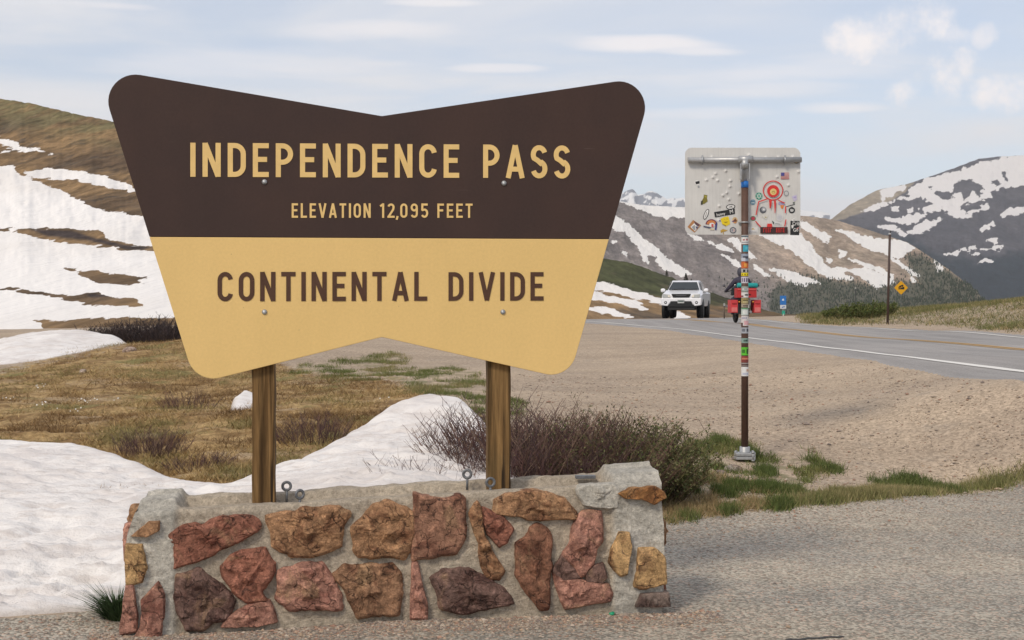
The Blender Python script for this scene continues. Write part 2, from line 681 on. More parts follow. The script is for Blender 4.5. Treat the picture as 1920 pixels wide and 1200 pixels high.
D1 = [(-900, 620), (0, 694), (230, 642), (330, 616), (500, 655), (540, 690), (640, 712), (720, 706), (850, 765), (960, 805), (960, 950), (-900, 950)]
GR = [[(500, 712), (560, 682), (640, 672), (740, 658), (775, 670), (760, 688), (850, 686), (900, 698), (920, 728), (985, 752), (1010, 775), (940, 815), (880, 800), (840, 765), (740, 722), (640, 722), (560, 722)],
      [(1280, 830), (1390, 822), (1470, 848), (1560, 858), (1572, 880), (1520, 908), (1480, 930), (1420, 900), (1330, 900), (1280, 880)],
      [(1370, 952), (1500, 938), (1640, 903), (1800, 889), (1930, 884), (2300, 870), (2300, 890), (1930, 907), (1750, 923), (1560, 948), (1420, 968)],
      [(1235, 900), (1330, 885), (1430, 905), (1490, 935), (1400, 966), (1250, 985), (1235, 950)],
      [(1500, 560), (2400, 480), (2400, 640), (1880, 622), (1760, 611), (1690, 609), (1600, 612), (1500, 609)]]
msk = (GY > 5) & (RR < 80)
dry = np.full(GX.shape, -1.0)
dry[msk] = np.clip(sdist(D1, PX[msk], PY[msk]) / 30.0, -1, 1)
dry[(GX < -1) & (RR < 80) & (GY > 9) & (PX < -50)] = 1
grn = np.full(GX.shape, -1.0)
grn[msk] = np.clip(unionsd(GR, PX[msk], PY[msk]) / np.where(PY[msk] > 700, 16.0, 7.0), -1, 1)
mixz = np.full(GX.shape, -1.0)
mixz[msk] = np.clip(sdist(GR[3], PX[msk], PY[msk]) / 20.0, -1, 1)
farz = sstep(70, 84, RR)
offroad = sstep(0.0, 1.2, -sd_road) * sstep(0.0, 0.6, -sd_lot)
GZ = GZ0 + offroad * (1 - farz) * (0.012 * fbm(GX * 2.2, GY * 2.2, oct=3, seed=21)
                                   + sstep(-0.3, 0.5, dry) * 0.075 * fbm(GX * 1.5, GY * 2.4, oct=4, seed=31)
                                   + sstep(-0.3, 0.5, grn) * 0.03 * fbm(GX * 2.5, GY * 2.5, oct=3, seed=41))
GZ += sstep(0.0, 0.6, sd_lot) * 0.006 * fbm(GX * 1.5, GY * 1.5, oct=2, seed=51)
GZ -= sstep(0.0, -0.35, sd_lot) * sstep(-1.5, -0.35, sd_lot) * 0.02


def bil(A, x, y):
    """bilinear lookup in the polar grid"""
    x = np.asarray(x, float)
    y = np.asarray(y, float)
    az = np.arctan2(x, y)
    r = np.hypot(x, y)
    ia = np.clip(np.searchsorted(AZ_, az) - 1, 0, len(AZ_) - 2)
    ir = np.clip(np.searchsorted(R_, r) - 1, 0, len(R_) - 2)
    fa = np.clip((az - AZ_[ia]) / (AZ_[ia + 1] - AZ_[ia]), 0, 1)
    fr = np.clip((r - R_[ir]) / (R_[ir + 1] - R_[ir]), 0, 1)
    return ((A[ir, ia] * (1 - fa) + A[ir, ia + 1] * fa) * (1 - fr) + (A[ir + 1, ia] * (1 - fa) + A[ir + 1, ia + 1] * fa) * fr)


def gz(x, y):
    return bil(GZ, x, y)


# ---- ground materials
t = NT('ground_mix', 0.95, 0.15)
n1 = t.noise(0.35, 6, 0.6)
n2 = t.noise(2.2, 6, 0.65)
n3 = t.noise(14, 5, 0.7)
v1 = t.voro(38, 'Color')
sv = t.n.new('ShaderNodeSeparateColor')
t.l.new(v1, sv.inputs[0])
gravel = t.mix(t.ramp(n1, 0.35, 0.65), (0.43, 0.34, 0.25), (0.37, 0.292, 0.22))
gravel = t.mix(t.ramp(n2, 0.52, 0.7), gravel, (0.375, 0.305, 0.235))
gravel = t.vary(gravel, sv.outputs[0], 0.84, 1.14)
gravel = t.vary(gravel, n3, 0.82, 1.15)
gravel = t.vary(gravel, t.noise(1.0, 5, 0.6, t.mapping((0.25, 1.1, 1), None, (0, 0, 0.5))), 0.90, 1.09)
dryc = t.mix(t.ramp(n2, 0.38, 0.62), (0.19, 0.115, 0.05), (0.40, 0.275, 0.13))
dryc = t.mix(t.ramp(t.noise(0.8, 5), 0.52, 0.66), dryc, (0.19, 0.165, 0.065))
dryc = t.mix(t.ramp(t.noise(0.55, 6, 0.65, t.mapping((1, 1.7, 1), None)), 0.54, 0.66), dryc, (0.37, 0.275, 0.17))
dryc = t.vary(dryc, n3, 0.6, 1.35)
grc = t.mix(t.ramp(n3, 0.35, 0.65), (0.10, 0.115, 0.035), (0.19, 0.17, 0.07))
brk = t.math('MULTIPLY', t.math('SUBTRACT', t.noise(3.5, 6, 0.7), 0.5), 2.6)
df = t.ramp(t.math('ADD', t.attr('dry'), brk), -0.25, 0.35)
gf = t.ramp(t.math('ADD', t.math('SUBTRACT', t.attr('green'), 0.25), t.math('MULTIPLY', brk, 1.25)), -0.1, 0.4)
c = t.mix(df, gravel, dryc)
c = t.mix(t.math('MULTIPLY', gf, t.ramp(n2, 0.45, 0.62, 0.0, 0.6)), c, grc)
c = t.mix(t.attr('far'), c, (0.10, 0.09, 0.05))
t.color(c)
t.bump(t.math('ADD', t.math('MULTIPLY', n3, 0.5), t.math('ADD', t.math('MULTIPLY', sv.outputs[0], 0.6), n2)), 0.2, 0.015)
M_GROUND = t.m

t = NT('chip_seal', 0.93, 0.2)
v1 = t.voro(62, 'Color')
sv = t.n.new('ShaderNodeSeparateColor')
t.l.new(v1, sv.inputs[0])
v2 = t.voro(62, 'Distance')
n1 = t.noise(0.5, 5, 0.6)
n2 = t.noise(26, 4, 0.7)
n3 = t.noise(3.0, 6, 0.6)
c = t.mix(t.ramp(n1, 0.38, 0.62), (0.40, 0.355, 0.285), (0.315, 0.292, 0.25))
c = t.vary(c, t.noise(1.0, 4, 0.55, t.mapping((0.16, 0.55, 1), None, (0, 0, -0.6))), 0.86, 1.1)
c = t.mix(t.ramp(sv.outputs[1], 0.72, 0.95), c, (0.40, 0.30, 0.235))
c = t.vary(c, sv.outputs[0], 0.66, 1.28)
c = t.vary(c, n2, 0.82, 1.16)
c = t.vary(c, n3, 0.93, 1.06)
t.color(c)
t.bump(t.math('SUBTRACT', t.math('MULTIPLY', n2, 0.5), v2), 0.6, 0.012)
M_LOT = t.m

t = NT('road_asphalt', 0.9, 0.25)
n1 = t.noise(0.4, 5, 0.6)
n2 = t.noise(30, 4, 0.7)
n3 = t.noise(1.0, 5, 0.6, t.mapping((2.5, 0.12, 1)))
c = t.mix(t.ramp(n1, 0.35, 0.65), (0.335, 0.315, 0.30), (0.285, 0.272, 0.262))
c = t.vary(c, n3, 0.86, 1.1)
c = t.vary(c, n2, 0.8, 1.18)
t.color(c)
t.bump(n2, 0.35, 0.01)
M_ROAD = t.m

ff = grid_faces(*GX.shape)
cen = lambda A: A.ravel()[ff].mean(1)
is_lot = cen(sd_lot) > 0
is_road = (cen(sd_road) > 0) & ~is_lot & (cen(RR) < 76)
VV = np.stack([GX.ravel(), GY.ravel(), GZ.ravel()], 1)


def submesh(name, sel, mat, attrs=None):
    f = ff[sel]
    ids, inv = np.unique(f, return_inverse=True)
    return np_mesh(name, VV[ids], inv.reshape(f.shape), mat, attrs={k: v.ravel()[ids] for k, v in (attrs or {}).items()})


o = submesh('ground', ~is_lot & ~is_road, M_GROUND, {'dry': dry, 'green': grn - 0.5 * (mixz > 0), 'far': farz})
tag(o, kind='structure')
o = submesh('asphalt_lot', is_lot, M_LOT)
tag(o, kind='structure')
road = submesh('road', is_road, M_ROAD)
tag(road, kind='structure')

# ---- painted lines on the road
t = NT('line_paint', 0.75, 0.3)
nn = t.noise(7, 6, 0.75)
t.color(t.mix(t.ramp(nn, 0.62, 0.78), t.attr('tint', 'Color'), (0.27, 0.25, 0.23)))
M_LINE = t.m


def stripe(name, L, w, col, s0=0, s1=None):
    L = L[s0:s1]
    a, b = offset_line(L, -w / 2), offset_line(L, w / 2)
    P = np.array([q for pair in zip(a, b) for q in pair])
    z = np.maximum(gz(P[:, 0], P[:, 1]), g_base(P[:, 0], P[:, 1])) + 0.008
    n = len(L)
    fs = [(2 * i, 2 * i + 1, 2 * i + 3, 2 * i + 2) for i in range(n - 1)]
    return np_mesh(name, np.column_stack([P, z]), fs, M_LINE, road, cols=np.tile(col, (len(P), 1)))


stripe('edge_line', WS, 0.13, (0.72, 0.70, 0.66))
stripe('edge_line', ES, 0.13, (0.62, 0.60, 0.56))
stripe('centre_line', offset_line(YS, -0.15), 0.12, (0.62, 0.35, 0.08))
stripe('centre_line', offset_line(YS, 0.15), 0.12, (0.62, 0.35, 0.08))


# ================================================================== HILLS AND MOUNTAINS
def relief(name, pxs, base, ridge, db, dr, rows, gam, mat, amp, nscale, zones, back=0.35, seed=0, rough=1.2):
    """a slope between its foot line and its ridge line, both given as (px, py) polylines; db / dr depths along px"""
    pxs = np.asarray(pxs, float)
    by = np.interp(pxs, *zip(*base))
    ry = np.interp(pxs, *zip(*ridge)) + rough * fbm(pxs / 9.0, pxs * 0, oct=4, seed=seed + 3)
    dbv = np.interp(pxs, *zip(*db))
    drv = np.interp(pxs, *zip(*dr))
    v = np.linspace(0, 1, rows)[:, None]
    py = by + (ry - by) * v
    d = dbv + (drv - dbv) * v ** gam
    px = np.repeat(pxs[None, :], rows, 0)
    env = np.sin(np.pi * np.clip(v, 0, 1)) ** 0.5
    d = d * (1 + amp * env * fbm(px / nscale, py / nscale, oct=5, seed=seed))
    X, Y, Z = (px - 960) / F * d, d, EZ - (py - HOR) / F * d
    at = zones(px, py, v + 0 * px)
    # the far side, going down again
    nb = 8
    w = np.linspace(0, 1, nb + 1)[1:, None]
    d2 = drv * (1 + back * w)
    Zb = Z[-1][None, :] - (Z[-1] - Z[0])[None, :] * w ** 1.6
    X2 = (pxs - 960)[None, :] / F * d2
    X, Y, Z = np.vstack([X, X2]), np.vstack([Y, d2]), np.vstack([Z, Zb])
    at = {k: np.vstack([a, np.repeat(a[-1:], nb, 0)]) for k, a in at.items()}
    o = np_mesh(name, np.stack([X.ravel(), Y.ravel(), Z.ravel()], 1), grid_faces(*X.shape), mat, attrs={k: a.ravel() for k, a in at.items()})
    tag(o, kind='structure')
    return (X[:rows], Y[:rows], Z[:rows], px, py)


# ---- left hill
HILL_SNOW = [zoomed((0, 160), 2.4, q) for q in [
    [(-900, 330), (0, 360), (70, 375), (95, 405), (200, 440), (250, 460), (370, 530), (450, 555), (640, 590), (800, 640), (1500, 850), (1500, 1050), (790, 1045), (420, 1050), (280, 1062), (180, 1060), (190, 1100), (0, 1105), (-900, 1130)],
    [(-500, 215), (0, 240), (70, 250), (90, 275), (220, 295), (230, 305), (130, 302), (60, 282), (0, 262), (-500, 240)],
    [(120, 400), (200, 368), (420, 400), (600, 450), (625, 482), (480, 462), (330, 432), (180, 418)],
    [(0, 290), (45, 296), (45, 303), (0, 300)]]] + [zoomed((1080, 340), 4.2875, q) for q in [
        [(-200, 690), (150, 795), (330, 830), (500, 890), (690, 950), (690, 990), (560, 950), (440, 930), (280, 905), (-200, 850)],
        [(-200, 860), (120, 880), (300, 915), (480, 970), (590, 1030), (540, 1032), (380, 985), (250, 955), (110, 965), (-200, 960)],
        [(-200, 980), (100, 1010), (180, 1000), (330, 1050), (445, 1090), (380, 1102), (200, 1062), (90, 1035), (-200, 1020)]]] + [
    [(1252, 583), (1278, 586), (1294, 594), (1276, 597), (1262, 591)]]
HILL_BARE = [zoomed((0, 160), 2.4, q) for q in [
    [(-300, 640), (0, 640), (130, 648), (180, 640), (330, 652), (440, 648), (485, 690), (560, 712), (700, 720), (700, 748), (560, 738), (400, 718), (220, 694), (110, 668), (0, 655), (-300, 660)],
    [(262, 812), (330, 825), (430, 832), (480, 852), (660, 863), (590, 876), (660, 896), (450, 892), (330, 842)],
    [(-200, 905), (0, 910), (100, 918), (220, 940), (350, 944), (450, 934), (510, 953), (600, 958), (655, 997), (400, 986), (200, 946), (0, 921)],
    [(140, 1058), (290, 1062), (270, 1085), (200, 1078)]]]
HILL_DARK = [zoomed((0, 160), 2.4, q) for q in [[(130, 645), (330, 655), (440, 690), (560, 715), (690, 728), (640, 745), (560, 738), (400, 700), (200, 675)], [(390, 940), (500, 940), (500, 955), (420, 960)]]]


def hill_zones(px, py, v):
    wob = 7 * fbm(px / 34, py / 9, oct=5, seed=3)
    sn = unionsd(HILL_SNOW, px + wob * 1.5, py + wob * 0.5)
    sn = np.minimum(sn, -unionsd(HILL_BARE, px + wob, py + wob * 0.4))
    sn = sn + 5.0 * fbm(px / 22, py / 4.5, oct=4, seed=303, gain=0.6) * sstep(14, 3, np.abs(sn))
    green = sstep(1020, 1140, px) * sstep(0, 12, np.interp(px, [1080, 1240, 1400, 1560], [538, 566, 588, 604]) - py + wob)
    top = sstep(70, 10, py - np.interp(px, [-900, 0, 200, 1130], [60, 185, 225, 485])) * (1 - sstep(900, 1000, px))
    dk = sstep(-3, 3, unionsd(HILL_DARK, px + wob, py + wob * 0.4))
    return {'snow': np.clip(sn / 6.5, -1, 1), 'green': green, 'top': top, 'dark': dk}


t = NT('alpine_slope', 0.95, 0.1)
gen = t.tc('Object')
n1 = t.noise(1.0, 3, 0.6, t.mapping((0.035, 0.008, 0.12), gen, (0, 0.22, 0)))
n2 = t.noise(1.0, 5, 0.65, t.mapping((0.28, 0.02, 0.20), gen, (0, 0.22, 0)))
n3 = t.noise(1.0, 4, 0.65, t.mapping((0.8, 0.05, 0.5), gen, (0, 0.22, 0)))
c = t.mix(t.ramp(n1, 0.38, 0.62), (0.125, 0.083, 0.05), (0.26, 0.168, 0.085))
c = t.mix(t.ramp(n2, 0.5, 0.7), c, (0.105, 0.08, 0.058))
c = t.mix(t.math('MULTIPLY', t.attr('top'), t.ramp(n2, 0.35, 0.6)), c, (0.18, 0.15, 0.075))
gcol = t.mix(t.ramp(n1, 0.4, 0.6), (0.036, 0.030, 0.021), (0.066, 0.070, 0.030))
gcol = t.mix(t.ramp(n2, 0.56, 0.7), gcol, (0.085, 0.07, 0.042))
c = t.mix(t.attr('green'), c, gcol)
c = t.mix(t.attr('dark'), c, (0.06, 0.045, 0.04))
c = t.vary(c, n3, 0.55, 1.4)
sf = t.ramp(t.math('ADD', t.attr('snow'), t.math('ADD', t.math('MULTIPLY', t.math('SUBTRACT', n3, 0.5), 2.2), t.math('MULTIPLY', t.math('SUBTRACT', n2, 0.5), 1.8))), -0.10, 0.14)
snc = t.mix(t.ramp(n1, 0.4, 0.7), (0.84, 0.81, 0.78), (0.76, 0.725, 0.69))
c = t.mix(sf, c, snc)
t.color(c)
t.bump(t.math('ADD', n3, t.math('MULTIPLY', n2, 1.0)), 0.5, 0.6)
M_HILL = t.m
hill_px = np.concatenate([np.arange(-1500, -60, 24), np.arange(-60, 330, 2.5), np.arange(330, 1060, 8), np.arange(1060, 1700, 2.0)])
HILL = relief('hillside', hill_px, [(-1500, 655), (0, 622), (500, 612), (1100, 606), (1300, 602), (1500, 604), (1700, 608)],
              [(-1500, -60), (-700, 70), (0, 185), (60, 194), (140, 213), (205, 226), (700, 360), (1130, 484), (1180, 492), (1240, 514), (1275, 526), (1330, 547), (1400, 571), (1480, 594), (1560, 606), (1700, 609)],
              [(-1500, 62), (0, 63), (1100, 66), (1300, 69), (1700, 78)], [(-1500, 420), (0, 300), (700, 250), (1130, 210), (1300, 160), (1480, 110), (1700, 90)],
              150, 1.25, M_HILL, 0.022, 40.0, hill_zones, seed=11, rough=1.5)

# ---- the middle mountain, grey scree left, tan scree right
MID_SNOW = [zoomed((1080, 340), 4.2875, q) for q in [
    [(300, 140), (350, 150), (480, 180), (880, 200), (1200, 210), (1200, 300), (880, 290), (735, 285), (720, 312), (690, 285), (600, 262), (520, 228), (440, 190)],
    [(200, 240), (320, 270), (420, 340), (520, 440), (525, 480), (560, 460), (640, 540), (740, 620), (930, 750), (860, 765), (700, 700), (660, 650), (640, 605), (570, 595), (582, 670), (560, 640), (490, 520), (400, 410), (290, 380), (180, 350)],
    [(930, 440), (1000, 450), (1040, 482), (960, 470)], [(280, 485), (330, 490), (300, 497)], [(370, 560), (400, 575), (395, 590), (370, 575)]]] + [
    zoomed((1080, 320), 3.692, q) for q in [
        [(750, 400), (800, 445), (890, 492), (860, 484), (790, 450)], [(910, 490), (1040, 520), (1085, 562), (1000, 542)],
        [(1050, 450), (1130, 480), (1210, 570), (1255, 612), (1190, 602), (1120, 540), (1060, 482)],
        [(1180, 400), (1380, 420), (1560, 440), (1620, 510), (1700, 620), (1780, 690), (1910, 740), (1880, 757), (1740, 740), (1600, 640), (1480, 545), (1330, 480)],
        [(1560, 335), (1600, 360), (1760, 460), (1720, 497), (1620, 430), (1560, 400)],
        [(1350, 690), (1420, 680), (1540, 720), (1640, 750), (1685, 780), (1570, 797), (1470, 762)],
        [(1010, 580), (1110, 620), (1150, 672), (1080, 642)], [(1220, 640), (1330, 720), (1310, 727), (1240, 682)]]] + [
    zoomed((1540, 280), 3.75, q) for q in [
        [(95, 558), (380, 630), (580, 650), (655, 692), (560, 752), (540, 772), (470, 740), (350, 710), (230, 640)],
        [(110, 835), (300, 830), (400, 870), (500, 905), (510, 938), (380, 972), (250, 882)], [(190, 768), (280, 790), (430, 840), (500, 880), (490, 908), (380, 850)],
        [(470, 740), (560, 800), (690, 890), (640, 882), (540, 812)], [(750, 733), (840, 750), (900, 790), (1010, 830), (960, 837), (820, 792)],
        [(920, 763), (1060, 790), (1098, 826), (1030, 812)], [(805, 805), (850, 830), (862, 862), (820, 852)], [(640, 903), (690, 942), (640, 932)],
        [(0, 800), (90, 840), (220, 912), (120, 912), (0, 882)], [(0, 570), (60, 620), (30, 647), (0, 642)], [(120, 688), (170, 720), (162, 772), (130, 762)], [(40, 760), (80, 780), (70, 800), (45, 795)]]]
MID_TREES = [[(1440, 548), (1462, 533), (1500, 522), (1545, 520), (1590, 527), (1640, 532), (1700, 528), (1745, 535), (1800, 565), (1850, 600), (1440, 606)],
             [(1700, 480), (1730, 480), (1790, 515), (1850, 560), (1850, 600), (1780, 580), (1730, 540), (1705, 510)]]


def mid_zones(px, py, v):
    wob = fbm(px / 14, py / 10, oct=5, seed=8)
    sn = unionsd(MID_SNOW, px + 6 * wob, py + 3.5 * wob)
    out = sstep(1100, 1000, px) + sstep(1900, 1960, px)
    sn = np.where(out > 0.5, 12 * (fbm(px / 60 + 0.5 * py / 40, py / 60, oct=4, seed=77) - 0.1), sn)
    sn = sn + 1.2 + 4.5 * fbm(px / 9 + py / 14, py / 9 - px / 20, oct=4, seed=304, gain=0.6) * sstep(12, 2, np.abs(sn))
    tan = sstep(1330, 1480, px + 1.1 * (470 - py))
    tr = unionsd(MID_TREES, px + 9 * wob, py + 7 * wob)
    return {'snow': np.clip(sn / 3.6, -1, 1), 'tan': tan, 'trees': sstep(-6, 8, tr)}


t = NT('scree', 0.95, 0.1)
gen = t.tc('Object')
n1 = t.noise(0.012, 7, 0.7, t.mapping((1, 0.35, 1), gen))
n2 = t.noise(0.06, 7, 0.78, t.mapping((1, 0.2, 1), gen))
n3 = t.noise(0.03, 7, 0.72, t.mapping((1.0, 0.15, 0.30), gen, (0, -0.55, 0)))
n4 = t.noise(0.16, 5, 0.8, t.mapping((1, 0.15, 1), gen))
g1 = t.mix(t.ramp(n1, 0.38, 0.62), (0.29, 0.25, 0.23), (0.215, 0.185, 0.172))
g2 = t.mix(t.ramp(n1, 0.38, 0.62), (0.47, 0.36, 0.275), (0.36, 0.285, 0.21))
c = t.mix(t.attr('tan'), g1, g2)
c = t.vary(c, n3, 0.62, 1.3)
c = t.vary(c, n2, 0.62, 1.3)
c = t.vary(c, n4, 0.7, 1.25)
c = t.mix(t.math('MULTIPLY', t.attr('trees'), 0.85), c, (0.085, 0.092, 0.065))
sf = t.ramp(t.math('ADD', t.attr('snow'), t.math('ADD', t.math('MULTIPLY', t.math('SUBTRACT', n2, 0.5), 2.0), t.math('MULTIPLY', t.math('SUBTRACT', n4, 0.5), 1.6))), -0.1, 0.15)
c = t.mix(sf, c, (0.88, 0.85, 0.81))
t.color(c)
t.bump(t.math('ADD', n2, n3), 0.7, 14.0)
M_SCREE = t.m
mid_px = np.concatenate([np.arange(-600, 1080, 24), np.arange(1080, 1880, 1.7), np.arange(1880, 2000, 12)])
MID = relief('scree_mountain', mid_px, [(-600, 640), (1400, 640), (1800, 625), (1860, 615), (2000, 640)],
             [(-600, 330), (600, 330), (1000, 352), (1150, 375), (1200, 384), (1285, 389), (1400, 398), (1500, 404), (1560, 411), (1620, 428), (1700, 454), (1714, 462), (1742, 480), (1780, 506), (1830, 545), (1862, 585), (2000, 640)],
             [(-600, 1500), (1300, 1500), (1700, 1400), (2000, 1300)], [(-600, 3000), (1200, 2800), (1560, 2600), (1720, 2200), (1860, 1500), (2000, 1350)],
             150, 1.1, M_SCREE, 0.018, 30.0, mid_zones, seed=23, rough=1.0)

# ---- mountain on the right, cloud shadow put into its dark colours
FS = lambda q: zoomed((1540, 280), 3.75, q)
R_SNOW = [FS(q) for q in [
    [(640, 270), (720, 215), (850, 182), (1000, 135), (1130, 92), (1260, 55), (1425, 35), (2200, 20), (2200, 260), (1425, 250), (1330, 260), (1250, 272), (1190, 332), (1130, 352), (1190, 402), (1040, 472), (960, 482), (860, 432), (790, 382), (690, 332), (500, 367), (620, 312)],
    [(410, 290), (540, 250), (592, 265), (430, 362)], [(285, 442), (370, 395), (490, 363), (490, 387), (390, 412)],
    [(385, 533), (510, 530), (602, 600), (592, 622), (520, 572), (430, 562)], [(600, 580), (740, 500), (850, 488), (820, 522), (760, 562), (690, 592)],
    [(450, 478), (540, 490), (600, 468), (740, 458), (680, 512), (600, 522), (480, 507)], [(690, 420), (800, 388), (840, 432), (760, 442)],
    [(1250, 472), (1340, 415), (1425, 398), (1600, 380), (1600, 420), (1425, 442), (1320, 467)], [(1108, 562), (1200, 508), (1205, 536), (1130, 567)],
    [(1163, 642), (1238, 623), (1228, 647)], [(973, 707), (1088, 688), (1083, 707)], [(1122, 702), (1272, 673), (1252, 697), (1150, 707)], [(858, 733), (982, 718), (972, 742)],
    [(1018, 742), (1122, 726), (1117, 742)], [(1093, 792), (1167, 768), (1207, 792)], [(600, 420), (640, 415), (645, 435), (610, 435)], [(490, 405), (550, 408), (540, 425), (500, 422)]]]
R_BARE = [FS(q) for q in [
    [(925, 230), (1040, 203), (1152, 260), (1112, 332), (1070, 300), (1000, 352), (985, 310), (915, 320)], [(1178, 222), (1230, 193), (1262, 240), (1230, 268)],
    [(1262, 155), (1292, 148), (1308, 217), (1282, 217)], [(968, 390), (1100, 358), (1182, 368), (1080, 432), (1010, 452), (968, 420)],
    [(780, 300), (900, 290), (952, 340), (900, 352), (840, 352)], [(1188, 290), (1282, 268), (1282, 392), (1200, 362)], [(1310, 270), (1360, 260), (1425, 300), (1425, 380), (1310, 330)],
    [(870, 170), (1010, 130), (1120, 95), (1060, 125), (930, 160), (850, 190)], [(740, 262), (780, 258), (770, 280)], [(860, 225), (880, 225), (875, 245)], [(820, 385), (860, 380), (850, 410)]]]
R_SUN_TAN = [FS([(-60, 520), (50, 488), (200, 385), (400, 275), (600, 235), (655, 235), (600, 290), (480, 372), (300, 442), (130, 497)])]


def right_zones(px, py, v):
    wob = fbm(px / 11, py / 8, oct=5, seed=18)
    sn = unionsd(R_SNOW, px + 4.5 * wob, py + 3 * wob)
    sn = np.minimum(sn, -unionsd(R_BARE, px + 4 * wob, py + 4 * wob))
    sn = sn + 1.2 + 6.0 * fbm(px / 8, py / 5.5, oct=4, seed=305, gain=0.6) * sstep(16, 2, np.abs(sn))
    tan = sstep(-2, 2, unionsd(R_SUN_TAN, px + 2 * wob, py + 2 * wob))
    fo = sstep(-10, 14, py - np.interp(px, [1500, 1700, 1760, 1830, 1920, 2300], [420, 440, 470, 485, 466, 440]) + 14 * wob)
    return {'snow': np.clip(sn / 2.8, -1, 1), 'tan': tan, 'trees': fo}


t = NT('cloud_shaded_rock', 0.95, 0.1)
gen = t.tc('Object')
n1 = t.noise(0.006, 7, 0.65, t.mapping((1, 0.35, 1), gen))
n2 = t.noise(0.03, 7, 0.78, t.mapping((1, 0.2, 1), gen))
n4 = t.noise(0.09, 5, 0.8, t.mapping((1, 0.15, 1), gen))
c = t.mix(t.ramp(n1, 0.4, 0.6), (0.088, 0.082, 0.092), (0.062, 0.06, 0.07))  # bluish dark rock, cloud shadow painted into the base colour
c = t.mix(t.attr('tan'), c, (0.30, 0.245, 0.175))  # left ridge: tan rock with sunlight painted into its colour
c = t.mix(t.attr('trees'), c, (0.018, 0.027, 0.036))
c = t.vary(c, n2, 0.65, 1.3)
c = t.vary(c, n4, 0.75, 1.2)
sf = t.ramp(t.math('ADD', t.attr('snow'), t.math('ADD', t.math('MULTIPLY', t.math('SUBTRACT', n2, 0.5), 2.2), t.math('MULTIPLY', t.math('SUBTRACT', n4, 0.5), 1.8))), -0.1, 0.18)
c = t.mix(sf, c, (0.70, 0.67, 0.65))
t.color(c)
t.bump(t.math('ADD', n2, t.math('MULTIPLY', n1, 2.0)), 0.5, 14.0)
M_SHADED = t.m
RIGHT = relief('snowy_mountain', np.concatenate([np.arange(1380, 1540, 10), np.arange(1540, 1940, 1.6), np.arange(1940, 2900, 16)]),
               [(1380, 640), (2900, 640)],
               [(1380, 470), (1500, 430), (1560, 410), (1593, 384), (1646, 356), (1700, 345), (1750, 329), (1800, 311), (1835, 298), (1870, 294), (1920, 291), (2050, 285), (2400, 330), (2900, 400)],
               [(1380, 2900), (2900, 2900)], [(1380, 5400), (1900, 5600), (2900, 5400)], 170, 1.1, M_SHADED, 0.02, 45.0, right_zones, seed=37, rough=1.0)


# ---- far range
def far_zones(px, py, v):
    n = fbm(px / 16, py / 7, oct=5, seed=61)
    return {'snow': np.clip(n * 3 + 0.15 + 0.8 * sstep(0.45, 0.0, v), -1, 1)}


t = NT('far_rock', 0.95, 0.1)
n2 = t.noise(0.012, 6, 0.75)
sf = t.ramp(t.math('ADD', t.attr('snow'), t.math('MULTIPLY', t.math('SUBTRACT', n2, 0.5), 1.2)), -0.2, 0.3)
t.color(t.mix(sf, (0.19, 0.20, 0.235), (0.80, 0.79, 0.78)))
t.bump(n2, 0.5, 25.0)
M_FAR = t.m
relief('far_range', np.concatenate([np.arange(-200, 1130, 20), np.arange(1130, 1300, 1.5), np.arange(1300, 1560, 8)]), [(-200, 600), (1560, 600)],
       [(-200, 330), (600, 352), (1000, 360), (1165, 362), (1175, 357), (1186, 354), (1196, 366), (1208, 363), (1222, 358), (1236, 366), (1250, 372), (1275, 371), (1300, 374), (1400, 380), (1560, 400)],
       [(-200, 8600), (1560, 8600)], [(-200, 10500), (1560, 10500)], 60, 1.0, M_FAR, 0.012, 12.0, far_zones, seed=53, rough=2.4)

# ---- conifers on the middle mountain (a wood that reads as one mass)
t = NT('conifer', 0.9, 0.1)
t.color(t.vary(t.attr('tint', 'Color'), t.noise(0.2, 3), 0.7, 1.3))
M_CON = t.m


def cones(bases, hs, cols, name, label=None):
    k = 6
    ang = np.arange(k) * 2 * np.pi / k
    prof = [(0.24, 0.06), (0.10, 0.42), (0.19, 0.38), (0.07, 0.70), (0.13, 0.66), (0.0, 1.0)]
    n = len(bases)
    V = []
    for r, h in prof:
        jit = 1 + 0.35 * RNG.standard_normal((n, k))
        V.append(np.stack([bases[:, None, 0] + hs[:, None] * r * jit * np.cos(ang), bases[:, None, 1] + hs[:, None] * r * jit * np.sin(ang), bases[:, None, 2] + hs[:, None] * h + 0 * ang], -1))
    V = np.stack(V, 1)                              # n, 6, k, 3
    idx = np.arange(n * 6 * k).reshape(n, 6, k)
    fs = []
    for i in range(5):
        a, b = idx[:, i], idx[:, i + 1]
        fs.append(np.stack([a, np.roll(a, -1, 1), np.roll(b, -1, 1), b], -1).reshape(-1, 4))
    o = np_mesh(name, V.reshape(-1, 3), np.concatenate(fs), M_CON, smooth=False, cols=np.repeat(cols, 6 * k, 0))
    return o


